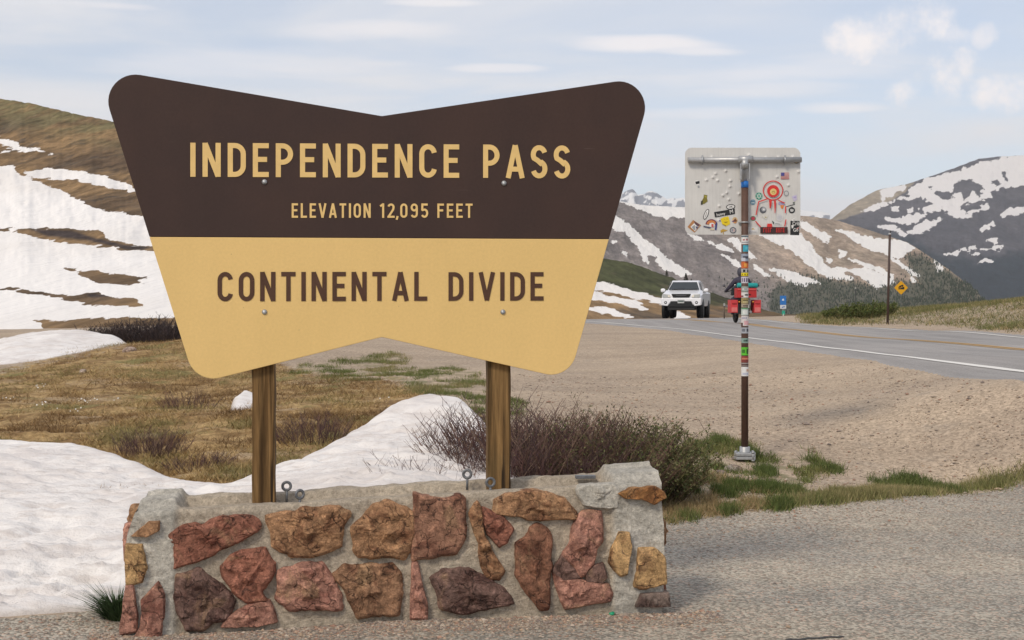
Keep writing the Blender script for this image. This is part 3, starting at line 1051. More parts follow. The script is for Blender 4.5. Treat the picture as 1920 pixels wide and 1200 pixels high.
mx, my, mz, mpx, mpy = MID
dens = sstep(-10, 10, unionsd(MID_TREES, mpx, mpy)) * (0.35 + 0.65 * sstep(-0.3, 0.35, fbm(mpx / 16, mpy / 12, oct=4, seed=91)))
sp = sstep(495, 540, mpy) * sstep(1290, 1420, mpx) * 0.16 + 0.10 * sstep(0, 60, mpx - 1690) * sstep(455, 490, mpy)
sn_here = unionsd(MID_SNOW, mpx, mpy)
dens = np.maximum(dens, sp) * (sn_here < 1.5) * (mpy < 600) * (mpx < 1870) * (mpx > 1250)
p = dens.ravel() / dens.sum()
pick = RNG.choice(len(p), 5200, p=p)
bb = np.stack([mx.ravel()[pick] + RNG.normal(0, 1.2, 5200), my.ravel()[pick] + RNG.normal(0, 4, 5200), mz.ravel()[pick] - 0.8], 1)
hh = RNG.uniform(1.8, 5.0, 5200)
cc = np.array([0.05, 0.06, 0.042]) * RNG.uniform(0.6, 1.5, (5200, 1))
tag(cones(bb, hh, cc, 'forest'), 'distant conifer wood on the lower slopes of the tan mountain', None, None, 'stuff')

# ---- the air: thin even haze round everything
if HAZE > 0:
    m = MB()
    m.box((0, 0, 420), (26000, 26000, 1040))
    hz_m = bpy.data.materials.new('haze')
    hz_m.use_nodes = True
    hz_m.node_tree.nodes.clear()
    _pv = hz_m.node_tree.nodes.new('ShaderNodeVolumePrincipled')
    _pv.inputs['Color'].default_value = (0.92, 0.95, 1.0, 1)
    _pv.inputs['Density'].default_value = HAZE
    _pv.inputs['Anisotropy'].default_value = 0.0
    _ou = hz_m.node_tree.nodes.new('ShaderNodeOutputMaterial')
    hz_m.node_tree.links.new(_pv.outputs[0], _ou.inputs['Volume'])
    tag(m.build('haze', hz_m), None, None, None, 'stuff')

# ================================================================== PASS SIGN AND ITS WALL
TH = math.radians(6.0)
D0 = 8.27
P0 = Vector(((716 - 960) / F * D0, D0, 0.0))          # foot of the sign plane under its centre
SU, SW = Vector((math.cos(TH), math.sin(TH), 0)), Vector((-math.sin(TH), math.cos(TH), 0))


def sp(px, py, o=0.0):
    """photograph point on the plane o metres behind the board's face -> local (a, z) of the sign frame"""
    r = Vector(((px - 960) / F, 1.0, -(py - HOR) / F))
    tt = (P0.dot(SW) + o) / r.dot(SW)
    p = r * tt
    return ((p - P0).dot(SU), p.z + EZ)


def rounded(poly, radii, n=8):
    out = []
    m = len(poly)
    for i in range(m):
        p = Vector(poly[i])
        a = (Vector(poly[i - 1]) - p)
        b = (Vector(poly[(i + 1) % m]) - p)
        r = radii[i]
        if r <= 0:
            out.append(tuple(p))
            continue
        a.normalize()
        b.normalize()
        ang = math.acos(max(-1, min(1, a.dot(b))))
        tl = r / math.tan(ang / 2)
        c = p + (a + b).normalized() * (r / math.sin(ang / 2))
        s, e = p + a * tl - c, p + b * tl - c
        a0, a1 = math.atan2(s.y, s.x), math.atan2(e.y, e.x)
        dlt = (a1 - a0 + math.pi) % (2 * math.pi) - math.pi
        out += [(c.x + r * math.cos(a0 + dlt * k / n), c.y + r * math.sin(a0 + dlt * k / n)) for k in range(n + 1)]
    return out


BROWN, CREAM, WOODM = None, None, None
t = NT('brown_sign_paint', 0.62, 0.25)
n1, n2 = t.noise(1.6, 5), t.noise(60, 4, 0.7)
c = t.mix(t.ramp(n1, 0.35, 0.65), (0.056, 0.032, 0.026), (0.047, 0.028, 0.024))
c = t.vary(c, t.noise(1.0, 5, 0.6, t.mapping((7, 7, 0.7))), 0.97, 1.03)
c = t.mix(t.ramp(t.noise(1.0, 3, 0.5, t.mapping((3.0, 3.0, 90), None, (0, 0.5, 0))), 0.70, 0.74, 0, 0.22), c, (0.20, 0.15, 0.13))
t.color(t.vary(c, n2, 0.93, 1.08))
t.bump(n2, 0.06, 0.003)
M_BROWN = t.m
t = NT('cream_sign_paint', 0.62, 0.25)
n1, n2 = t.noise(1.3, 5), t.noise(60, 4, 0.7)
c = t.mix(t.ramp(n1, 0.35, 0.65), (0.76, 0.525, 0.21), (0.73, 0.505, 0.20))
c = t.vary(c, t.noise(1.0, 5, 0.6, t.mapping((7, 7, 0.7))), 0.985, 1.015)
c = t.vary(c, n2, 0.96, 1.04)
sp_ = t.voro(9, 'Distance')
c = t.mix(t.ramp(sp_, 0.02, 0.032, 0.5, 0.0), c, (0.25, 0.16, 0.07))
t.color(c)
t.bump(n2, 0.06, 0.003)
M_CREAM = t.m
t = NT('cream_letter_paint', 0.62, 0.25)
t.color(t.vary(t.mix(0.0, (0.76, 0.525, 0.21), (0.76, 0.525, 0.21)), t.noise(9, 5), 0.93, 1.06))
M_LETC = t.m
t = NT('brown_letter_paint', 0.62, 0.25)
t.color(t.vary(t.mix(0.0, (0.085, 0.042, 0.026), (0.085, 0.042, 0.026)), t.noise(9, 5), 0.9, 1.1))
M_LETB = t.m
t = NT('treated_timber', 0.85, 0.2)
gr = t.noise(1.0, 8, 0.7, t.mapping((34, 34, 1.6)))
gr2 = t.noise(1.0, 6, 0.6, t.mapping((13, 13, 0.55)), 1.2)
c = t.mix(t.ramp(gr2, 0.35, 0.65), (0.085, 0.047, 0.018), (0.255, 0.15, 0.06))
c = t.mix(t.ramp(t.noise(0.8, 4), 0.5, 0.7), c, (0.15, 0.105, 0.045))
c = t.vary(c, gr, 0.42, 1.45)
crk = t.noise(1.0, 4, 0.5, t.mapping((26, 26, 0.5)), 0.6)
c = t.mix(t.ramp(crk, 0.36, 0.41, 1.0, 0.0), c, (0.035, 0.022, 0.012))
t.color(c)
t.bump(t.math('ADD', gr, t.ramp(crk, 0.33, 0.4)), 0.5, 0.006)
M_WOOD = t.m
M_STEEL = plain('galvanised_steel', (0.36, 0.37, 0.38), 0.5, 0.5, 0.6, 0.15, 40)
M_TINT = tinted('painted_part', 0.55, 0.35)
M_PRINT = tinted('printed_vinyl', 0.45, 0.4, var=0.08, scale=60)
M_RUBBER = plain('black_rubber', (0.018, 0.018, 0.019), 0.85, 0.2, 0, 0.3, 20)
M_BLACK = plain('black_plastic', (0.016, 0.016, 0.018), 0.6, 0.3, 0, 0.3, 30)

sign = thing('pass_sign', 'large brown and cream mountain pass sign on two square timber posts in the stone wall', 'sign',
             (P0.x, P0.y, 0.0), TH)
B_TOP = [(180.4, 126.2), (716, 217), (1229, 141.6)]
OUT = [(180.4, 126.2), (716, 217.5), (1229, 141.6), (1067, 711.3), (716, 632), (366.8, 719.9)]
outl = rounded([sp(*p) for p in OUT], [0.155, 0.05, 0.155, 0.15, 0.05, 0.15], 12)
zsplit = sp(716, 446)[1]


def clip_z(poly, z, above):
    out = []
    for i in range(len(poly)):
        p, q = poly[i], poly[(i + 1) % len(poly)]
        ip, iq = (p[1] >= z) == above, (q[1] >= z) == above
        if ip:
            out.append(p)
        if ip != iq:
            k = (z - p[1]) / (q[1] - p[1])
            out.append((p[0] + (q[0] - p[0]) * k, z))
    return out


BT = 0.038
mb = MB()
mb.prism(clip_z(outl, zsplit, True), 0.0, BT)
bo = mb.build('brown_board', M_BROWN, sign, 0.003)
mb = MB()
mb.prism(clip_z(outl, zsplit - 0.0015, False), 0.0, BT)
mb.build('cream_board', M_CREAM, sign, 0.003)
for x0, x1, yb in ((472.5, 515, 938), (914.5, 957.5, 912)):
    a0, zb = sp(x0, yb, 0.045)
    a1, _ = sp(x1, yb, 0.045)
    _, zt = sp(x0, 300, 0.045)
    mb = MB()
    nz_ = 24
    rings = []
    for k in range(nz_ + 1):
        z = zb - 0.12 + (zt - zb + 0.12) * k / nz_
        j = 0.0018 * math.sin(k * 1.7)
        rings.append([(a0 + j, BT + 0.003, z), (a1 + j, BT + 0.003, z), (a1 + j, BT + 0.138, z), (a0 + j, BT + 0.138, z)])
    mb.loft(rings, smooth=False)
    mb.build('post', M_WOOD, sign, 0.006)
for px, py in ((496, 341), (945, 343.5), (496, 585), (943, 585)):
    a, z = sp(px, py)
    mb = MB()
    mb.lathe([(0.0, -0.012), (0.0085, -0.0105), (0.014, -0.006), (0.0155, -0.001), (0.0155, 0.004)], (a, 0, z), 'y', 20)
    b = mb.build('bolt', M_STEEL, sign)

# ---- lettering: stroke letters, cap height 1
SWD = 0.150


def arc(cx, cy, rx, ry, a0, a1, n=10):
    return [(cx + rx * math.cos(math.radians(a0 + (a1 - a0) * k / n)), cy + ry * math.sin(math.radians(a0 + (a1 - a0) * k / n))) for k in range(n + 1)]


h = SWD / 2


def bowl(w, y0, y1):
    r = min((y1 - y0) / 2, 0.25)
    x1 = w - h
    return [(0, y1)] + [(x1 - r, y1)] + arc(x1 - r, y1 - r, r, r, 90, 0, 7)[1:] + arc(x1 - r, y0 + r, r, r, 0, -90, 7) + [(0, y0)]


def oring(w, gap=None):
    r = w / 2 - h
    ry = min(0.27, r * 1.15)
    top, bot = 1 - h, h
    if gap is None:
        return arc(w / 2, top - ry, r, ry, 0, 180, 12) + arc(w / 2, bot + ry, r, ry, 180, 360, 12) + [(w - h, top - ry)]
    return arc(w / 2, top - ry, r, ry, 10, 180, 12) + arc(w / 2, bot + ry, r, ry, 180, 350, 12)


def s_curve(w):
    r = w / 2 - h
    ry = (1 - 2 * h) / 4
    return arc(w / 2, 1 - h - ry, r, ry, 18, 180, 10) + arc(w / 2, 0.5 + ry * 1.0, r, ry, 180, 270, 6)[1:3] + \
        [(w * 0.40, 0.545), (w * 0.60, 0.455)] + arc(w / 2, h + ry, r, ry, 62, 0, 5) + arc(w / 2, h + ry, r, ry, 0, -162, 10)[1:]


GL = {
    'I': (SWD, [[(h, 0), (h, 1)]]),
    'N': (0.53, [[(h, 0), (h, 1)], [(0.53 - h, 0), (0.53 - h, 1)], [(h * 1.0, 0.985), (0.53 - h, 0.015)]]),
    'D': (0.53, [[(h, 0), (h, 1)], bowl(0.53, h, 1 - h)]),
    'E': (0.47, [[(h, 0), (h, 1)], [(0.02, 1 - h), (0.47, 1 - h)], [(0.02, 0.52), (0.42, 0.52)], [(0.02, h), (0.47, h)]]),
    'F': (0.47, [[(h, 0), (h, 1)], [(0.02, 1 - h), (0.47, 1 - h)], [(0.02, 0.52), (0.42, 0.52)]]),
    'P': (0.51, [[(h, 0), (h, 1)], bowl(0.51, 0.44, 1 - h)]),
    'C': (0.53, [oring(0.53, 1)]),
    'A': (0.58, [[(h * 0.9, 0), (0.29, 0.99)], [(0.58 - h * 0.9, 0), (0.29, 0.99)], [(0.13, 0.27), (0.45, 0.27)]]),
    'S': (0.52, [s_curve(0.52)]),
    'O': (0.54, [oring(0.54)]),
    '0': (0.50, [oring(0.50)]),
    'T': (0.50, [[(0.25, 0), (0.25, 0.99)], [(0, 1 - h), (0.50, 1 - h)]]),
    'L': (0.46, [[(h, 0), (h, 1)], [(0.02, h), (0.46, h)]]),
    'V': (0.56, [[(h * 0.8, 1), (0.28, 0.01)], [(0.56 - h * 0.8, 1), (0.28, 0.01)]]),
    '1': (0.27, [[(0.27 - h, 0), (0.27 - h, 1)], [(0.0, 0.80), (0.27 - h, 0.95)]]),
    '2': (0.50, [arc(0.25, 0.74, 0.25 - h, 0.26 - h, 165, -20, 12) + [(0.40, 0.58), (h + 0.02, 0.10)], [(0.01, h), (0.50, h)]]),
    '9': (0.50, [arc(0.25, 0.72, 0.25 - h, 0.28 - h, 0, 360, 18), [(0.50 - h, 0.72), (0.50 - h, 0.36)] + arc(0.25, 0.27, 0.25 - h, 0.27 - h, 0, -160, 10)]),
    '5': (0.50, [[(0.46, 1 - h), (0.08, 1 - h)], [(0.10, 1.0), (0.085, 0.52)], [(0.06, 0.535)] + arc(0.24, 0.325, 0.26 - h, 0.325 - h, 120, -150, 14)]),
    ',': (0.17, [[(0.10, 0.12), (0.03, -0.13)]]),
}


def ribbon(pts, w, ext=0.0):
    P = [Vector(p) for p in pts]
    q = [P[0]]
    for p in P[1:]:
        if (p - q[-1]).length > 1e-4:
            q.append(p)
    P = q
    L, Rr = [], []
    for i, p in enumerate(P):
        if i == 0:
            tt = (P[1] - P[0]).normalized()
            k = 1
        elif i == len(P) - 1:
            tt = (P[-1] - P[-2]).normalized()
            k = 1
        else:
            t1, t2 = (p - P[i - 1]).normalized(), (P[i + 1] - p).normalized()
            tt = (t1 + t2).normalized()
            k = 1 / max(0.5, tt.dot(t1))
        nrm = Vector((-tt.y, tt.x)) * (w / 2 * k)
        L.append(p + nrm)
        Rr.append(p - nrm)
    return L, Rr


def word(txt, x0, x1, ytop_l, ybot_l, ytop_r, ybot_r, mat, wgt=1.0):
    gaps = {'1': 0.16, ',': 0.13}
    xs, x = [], 0.0
    for i, ch in enumerate(txt):
        xs.append(x)
        x += GL[ch][0] + (0.205 if ch != ',' and (i + 1 >= len(txt) or txt[i + 1] != ',') else 0.10)
    tot_ = x - 0.205 if txt[-1] != ',' else x
    al, zl0 = sp(x0, ybot_l)
    ar, zr0 = sp(x1, ybot_r)
    zl1, zr1 = sp(x0, ytop_l)[1], sp(x1, ytop_r)[1]
    sx = (ar - al) / tot_
    for ch, cx in zip(txt, xs):
        m = MB()
        hcap = ((zl1 - zl0) + (zr1 - zr0)) / 2
        for si, st_ in enumerate(GL[ch][1]):
            # widths keep even after the horizontal fit
            pts = [((cx + p[0]) * sx, p[1] * hcap) for p in st_]
            L, Rr = ribbon(pts, SWD * hcap * wgt)
            y = -0.0030 - 0.0003 * si
            n = len(L)
            kz = lambda a: zl0 + (zr0 - zl0) * (a / (ar - al))
            front = [(al + p.x, y, kz(p.x) + p.y) for p in L] + [(al + p.x, y, kz(p.x) + p.y) for p in Rr]
            back = [(p[0], 0.002, p[2]) for p in front]
            fs = []
            for i in range(n - 1):
                fs.append((i, i + 1, n + i + 1, n + i))
                fs.append((i, 2 * n + i, 2 * n + i + 1, i + 1))
                fs.append((n + i, n + i + 1, 3 * n + i + 1, 3 * n + i))
            fs.append((0, n, 3 * n, 2 * n))
            fs.append((n - 1, 2 * n + n - 1, 3 * n + n - 1, n + n - 1))
            m.add(front + back, fs)
        m.build('letter', mat, sign)


word('INDEPENDENCE', 357, 861, 267.5, 331.5, 271, 333.5, M_LETC)
word('PASS', 906, 1069, 271.5, 333.5, 272.5, 335, M_LETC)
word('ELEVATION', 547, 695, 381, 408.5, 381.5, 408.5, M_LETC, 0.95)
word('12,095', 713, 803, 381.5, 408.5, 381.5, 408.5, M_LETC, 0.95)
word('FEET', 820, 886, 381.5, 408.5, 382, 408.5, M_LETC, 0.95)
word('CONTINENTAL', 408, 801, 509.5, 565, 510, 564, M_LETB)
word('DIVIDE', 841, 1019, 510, 564, 510.5, 563.5, M_LETB)

# ---- the stone wall
WF = -0.145                                            # wall front, relative to the board's face
WB = WF + 0.46
wall = thing('stone_wall', 'low mortared wall of rough red stones holding the big pass sign', 'wall', (P0.x, P0.y, 0.0), TH)
aL, aR = sp(240, 1050, WF)[0], sp(1242, 1010, WF)[0]
zTL, zTR = sp(340, 956, WF)[1], sp(1085, 913, WF)[1]
aTL, aTR = sp(340, 956, WF)[0], sp(1085, 913, WF)[0]


def wtop(a):
    return zTL + (zTR - zTL) * (a - aTL) / (aTR - aTL)


def Q(origin, s, pts):
    return [sp(px, py, WF) for px, py in zoomed(origin, s, pts)]


A_, B_, C_, D_ = ((220, 900), 4.0), ((490, 900), 4.0), ((760, 880), 4.0), ((1000, 870), 4.286)
RED, PINK, DARKS, TANS, ORNG, GREYC = (0.35, 0.15, 0.10), (0.48, 0.245, 0.18), (0.215, 0.13, 0.105), (0.58, 0.365, 0.17), (0.42, 0.235, 0.125), (0.40, 0.39, 0.37)
STONES = [
    (A_, [(395, 400), (590, 310), (640, 330), (680, 300), (880, 260), (990, 265), (1055, 330), (1055, 375), (900, 470), (640, 590), (440, 650), (430, 500)], RED, 0.05),
    (A_, [(790, 650), (850, 570), (920, 540), (1100, 520), (1180, 620), (1160, 740), (1080, 830), (1130, 890), (1000, 912), (960, 900), (870, 820), (800, 720)], RED, 0.07),
    (A_, [(450, 720), (610, 660), (700, 730), (820, 820), (870, 900), (830, 1050), (720, 1060), (640, 1120), (520, 1110), (470, 1000), (440, 880)], DARKS, 0.06),
    (A_, [(830, 1030), (980, 935), (1130, 900), (1190, 1060), (1050, 1090), (800, 1095)], PINK, 0.04),
    (A_, [(130, 405), (240, 310), (310, 310), (305, 370), (230, 410)], ORNG, 0.03),
    (A_, [(80, 490), (190, 490), (220, 640), (190, 740), (80, 765), (70, 600)], TANS, 0.035),
    (A_, [(190, 900), (310, 770), (355, 860), (350, 1020), (335, 1160), (135, 1165), (190, 1070)], PINK, 0.05),
    (A_, [(75, 790), (125, 780), (158, 1000), (150, 1105), (35, 1135), (35, 1080)], PINK, 0.05),
    (B_, [(45, 265), (300, 215), (560, 190), (650, 230), (655, 270), (605, 340), (600, 490), (500, 530), (400, 560), (210, 560), (110, 490), (70, 380)], ORNG, 0.055),
    (B_, [(690, 350), (760, 270), (850, 190), (930, 155), (1080, 200), (1140, 270), (1145, 400), (1090, 560), (1080, 578), (740, 570), (695, 520)], ORNG, 0.07),
    (B_, [(130, 680), (340, 625), (460, 630), (510, 710), (590, 850), (600, 960), (560, 970), (210, 965), (110, 890), (130, 780)], PINK, 0.06),
    (B_, [(540, 710), (650, 640), (980, 625), (1040, 690), (1050, 850), (1020, 1000), (720, 1020), (680, 930), (640, 810), (560, 750)], (0.34, 0.19, 0.11), 0.05),
    (C_, [(75, 195), (215, 225), (320, 220), (370, 195), (435, 200), (450, 440), (430, 530), (370, 620), (60, 670), (50, 620), (70, 400)], (0.38, 0.20, 0.13), 0.03),
    (C_, [(50, 715), (95, 715), (125, 850), (160, 990), (158, 1100), (38, 1100)], PINK, 0.05),
    (C_, [(205, 820), (300, 750), (400, 735), (470, 740), (620, 810), (720, 890), (810, 1000), (620, 1035), (440, 1075), (270, 1035), (240, 900)], DARKS, 0.06),
    (C_, [(475, 340), (545, 245), (570, 300), (590, 480), (660, 620), (740, 740), (700, 820), (600, 790), (560, 700), (545, 560), (510, 460)], ORNG, 0.05),
    (C_, [(580, 290), (650, 320), (740, 370), (795, 440), (760, 540), (700, 570), (620, 490), (590, 400)], RED, 0.045),
    (((0, 0), 1.0), [(930, 937), (950, 927), (1000, 920), (1025, 922), (1057, 935), (1073, 955), (1077, 972), (1040, 972), (1005, 975), (970, 967), (930, 962)], ORNG, 0.055),
    (C_, [(985, 415), (1060, 460), (1095, 520), (1090, 700), (1075, 850), (1080, 960), (1070, 1030), (1000, 1030), (870, 870), (825, 780), (835, 560), (900, 530), (930, 440)], (0.30, 0.145, 0.09), 0.06),
    (D_, [(390, 385), (530, 390), (550, 500), (550, 620), (500, 680), (480, 790), (400, 890), (350, 870), (330, 830), (230, 720), (280, 640), (310, 500)], PINK, 0.065),
    (D_, [(165, 870), (210, 930), (330, 920), (420, 940), (590, 960), (620, 1030), (600, 1100), (480, 1115), (260, 1150), (220, 1060), (180, 960)], PINK, 0.05),
    (D_, [(150, 850), (225, 735), (335, 845), (365, 905), (200, 925)], DARKS, 0.03),
    (D_, [(425, 875), (485, 815), (550, 800), (580, 900), (550, 945), (430, 930)], DARKS, 0.03),
    (D_, [(680, 560), (755, 560), (770, 660), (740, 860), (690, 870), (640, 830), (610, 780), (620, 700), (650, 620)], TANS, 0.03),
    (D_, [(840, 680), (960, 680), (1040, 740), (1045, 940), (900, 985), (800, 970), (830, 850)], TANS, 0.03),
    (D_, [(690, 230), (780, 190), (960, 180), (1020, 215), (1035, 260), (950, 310), (860, 270), (740, 270)], (0.40, 0.20, 0.075), 0.03),
    (D_, [(360, 210), (400, 172), (645, 165), (690, 230), (670, 340), (580, 350), (420, 325), (370, 250)], GREYC, 0.03),
    (D_, [(870, 1040), (1060, 1030), (1070, 1125), (830, 1130)], (0.24, 0.18, 0.15), 0.035),
]
SPOLY = [Q(o_[0], o_[1], pts) for o_, pts, _, _ in STONES]

# mortar core
t = NT('mortar', 0.95, 0.15)
n1, n2, n3 = t.noise(3, 6, 0.65), t.noise(28, 6, 0.7), t.noise(110, 4, 0.7)
c = t.mix(t.ramp(n1, 0.36, 0.64), (0.58, 0.495, 0.385), (0.47, 0.40, 0.315))
c2 = t.mix(t.ramp(n1, 0.36, 0.64), (0.66, 0.62, 0.54), (0.50, 0.47, 0.41))
c = t.mix(t.attr('cement'), c, c2)
c = t.mix(t.attr('whitish'), c, (0.52, 0.50, 0.47))
c = t.vary(c, n2, 0.66, 1.25)
c = t.vary(c, n3, 0.76, 1.2)
n4 = t.noise(11, 6, 0.75, None, 1.5)
c = t.mix(t.ramp(n4, 0.63, 0.72, 0, 0.55), c, (0.17, 0.145, 0.12))
t.color(c)
t.bump(t.math('ADD', t.math('ADD', n2, t.math('MULTIPLY', n4, 0.8)), t.math('MULTIPLY', n3, 0.6)), 0.95, 0.022)
M_MORTAR = t.m

na = 300
av = np.linspace(aL, aR, na)
nzf, nbt = 84, 34
prof = []           # (face, s) going bottom front -> top front -> top back -> bottom back
cols_ = []
zb0 = -0.22
for k in range(nzf + 1):
    prof.append(('f', k / nzf))
for k in range(1, nbt + 1):
    prof.append(('t', k / nbt))
for k in range(1, 15):
    prof.append(('b', k / 14))
PV = np.zeros((len(prof), na, 3))
CE = np.zeros((len(prof), na))
endd = np.minimum(av - aL, aR - av)
capw = np.where(av < 0, 0.27, 0.30)
capz = sstep(capw + 0.02, capw - 0.03, endd)


def surf_noise(a, b, z):
    return 0.010 * fbm(a * 6, z * 6, b * 6, oct=4, seed=71) + 0.009 * fbm(a * 17, z * 26, b * 22, oct=4, seed=72, gain=0.62)


for j, (fc, s) in enumerate(prof):
    zt = wtop(av) + 0.006 * fbm(av * 5, av * 0, oct=3, seed=5)
    if fc == 'f':
        z = zb0 + (zt - zb0) * s
        sd = unionsd(SPOLY, av, z)
        bulge = 0.012 * np.exp(-np.clip(-sd, 0, 1) / 0.02) - 0.012 * np.exp(-np.clip(-sd, 0, 1) / 0.006) * (sd < 0)
        proud = 0.03 * capz * (0.75 + 0.4 * fbm(av * 4, z * 4, oct=3, seed=19)) + bulge
        b = np.full(na, WF) - proud - surf_noise(av, 0 * av, z)
        b += 0.012 * sstep(0.975, 1.0, s)              # rounded upper edge
        PV[j] = np.stack([av, b, z], 1)
    elif fc == 't':
        b = WF + 0.012 + (WB - WF - 0.012) * s
        rim = sstep(0.20, 0.25, s) * (1 - capz)
        rz = -0.03 * rim * (1 - sstep(0.72, 0.78, s)) + 0.020 * sstep(0.72, 0.78, s)
        z = zt + rz + 0.055 * capz * sstep(-0.02, 0.22, s) * (1 - 0.4 * sstep(0.9, 1, s)) + 0.5 * surf_noise(av, b, 0 * av) + 0.012 * fbm(av * 9, av * 0 + b * 9, oct=3, seed=44) * sstep(0.4, 0.6, s)
        PV[j] = np.stack([av, np.full(na, b), z], 1)
    else:
        z = (zt + 0.018) + (zb0 - zt) * s
        PV[j] = np.stack([av, WB + surf_noise(av, 0 * av + 3, z), z], 1)
    CE[j] = capz
# ends lean a little: flare at the foot, shoulders at the top
zz = PV[..., 2]
lean = sstep(0.25, 0.0, endd)[None, :]
PV[..., 0] += lean * np.where(av < 0, 1, -1)[None, :] * (np.where(av < 0, 0.055, 0.01)[None, :] * sstep(0.45, 0.72, zz) + 0.015 * fbm(zz * 5, PV[..., 1] * 5, oct=3, seed=6))
m_, n_ = PV.shape[:2]
VV2 = PV.reshape(-1, 3)
f1 = grid_faces(m_, n_)[:, ::-1]
whit = (0.7 * sstep(0.10, 0.0, np.hypot((PV[..., 0] - sp(1190, 1010, WF)[0]) * 0.8, PV[..., 2] - sp(1190, 1012, WF)[1])) * (np.array([p[0] == 'f' for p in prof])[:, None])).ravel()
wobj = np_mesh('mortar', VV2, f1, M_MORTAR, wall, attrs={'cement': CE.ravel(), 'whitish': whit})
# end faces
for side in (0, n_ - 1):
    loop = PV[:, side]
    e = MB()
    k = 14
    fr = loop[:nzf + 1]
    zs_ = np.linspace(0, 1, 30)
    f_i = np.stack([np.interp(zs_, np.linspace(0, 1, nzf + 1), fr[:, i]) for i in range(3)], 1)
    bk = loop[nzf + nbt:][::-1]
    b_i = np.stack([np.interp(zs_, np.linspace(0, 1, len(bk)), bk[:, i]) for i in range(3)], 1)
    sgrid = np.linspace(0, 1, k)[None, :, None]
    gg = f_i[:, None, :] * (1 - sgrid) + b_i[:, None, :] * sgrid
    tp = loop[nzf:nzf + nbt + 1]
    gg[-1] = np.stack([np.interp(np.linspace(0, 1, k), np.linspace(0, 1, len(tp)), tp[:, i]) for i in range(3)], 1)
    inner = np.sin(np.pi * np.linspace(0, 1, k))[None, :] * np.sin(np.pi * np.clip(zs_, 0.0, 1))[:, None]
    gg[..., 0] += (-1 if side == 0 else 1) * inner ** 0.5 * (0.02 + 0.025 * fbm(gg[..., 1] * 7, gg[..., 2] * 7, oct=4, seed=15))
    fc_ = grid_faces(30, k)
    if side == 0:
        fc_ = fc_[:, ::-1]
    np_mesh('end_face', gg.reshape(-1, 3), fc_, M_MORTAR, wall, attrs={'cement': np.ones(30 * k), 'whitish': np.zeros(30 * k)})

# stones
t = NT('wall_stone', 0.88, 0.25)
oc = t.objcol()
rv = t.n.new('ShaderNodeVectorMath')
rv.operation = 'ADD'
t.l.new(t.tc('Object'), rv.inputs[0])
cx_ = t.n.new('ShaderNodeCombineXYZ')
t.l.new(t.math('MULTIPLY', t.objrnd(), 37.0), cx_.inputs[0])
t.l.new(t.math('MULTIPLY', t.objrnd(), 91.0), cx_.inputs[2])
t.l.new(cx_.outputs[0], rv.inputs[1])
vec = rv.outputs[0]
n1 = t.noise(7, 6, 0.65, vec, 0.8)
n2 = t.noise(26, 7, 0.72, vec, 0.4)
n3 = t.noise(120, 4, 0.7, vec)
c = t.mix(t.ramp(n1, 0.46, 0.66), oc, t.mix(1.0, oc, (0.50, 0.42, 0.42), 'MULTIPLY'))
c = t.mix(t.ramp(t.noise(5, 5, 0.6, vec, 1.0), 0.54, 0.72, 0, 0.65), c, (0.42, 0.27, 0.15))
c = t.mix(t.ramp(t.noise(9, 6, 0.7, vec, 1.5), 0.60, 0.70, 0, 0.75), c, (0.075, 0.048, 0.042))
c = t.vary(c, n2, 0.55, 1.42)
c = t.vary(c, n3, 0.72, 1.25)
dv = t.n.new('ShaderNodeVectorMath')
dv.operation = 'MULTIPLY_ADD'
nc_ = t.n.new('ShaderNodeTexNoise')
nc_.inputs['Scale'].default_value = 9.0
nc_.inputs['Detail'].default_value = 4.0
t.l.new(vec, nc_.inputs['Vector'])
t.l.new(nc_.outputs['Color'], dv.inputs[0])
dv.inputs[1].default_value = (0.16, 0.16, 0.16)
t.l.new(vec, dv.inputs[2])
chip = t.n.new('ShaderNodeSeparateColor')
t.l.new(t.voro(17, 'Color', 'F1', dv.outputs[0]), chip.inputs[0])
chip2 = t.n.new('ShaderNodeSeparateColor')
t.l.new(t.voro(48, 'Color', 'F1', dv.outputs[0]), chip2.inputs[0])
c = t.vary(c, chip.outputs[1], 0.86, 1.12)
c = t.vary(c, chip2.outputs[1], 0.88, 1.1)
ck = t.voro(8.5, 'Distance', 'DISTANCE_TO_EDGE', dv.outputs[0])
ckf = t.ramp(ck, 0.0, 0.022, 1.0, 0.0)
ckf = t.math('MULTIPLY', ckf, t.ramp(n1, 0.42, 0.58))
c = t.mix(t.math('MULTIPLY', ckf, 0.75), c, (0.05, 0.03, 0.025))
t.color(c)
t.bump(t.math('SUBTRACT', t.math('ADD', t.math('ADD', t.math('MULTIPLY', chip.outputs[0], 0.5), t.math('MULTIPLY', chip2.outputs[0], 0.22)), t.math('ADD', t.math('MULTIPLY', n2, 0.55), t.math('MULTIPLY', n3, 0.5))), t.math('MULTIPLY', ckf, 0.8)), 1.0, 0.022)
M_STONE = t.m


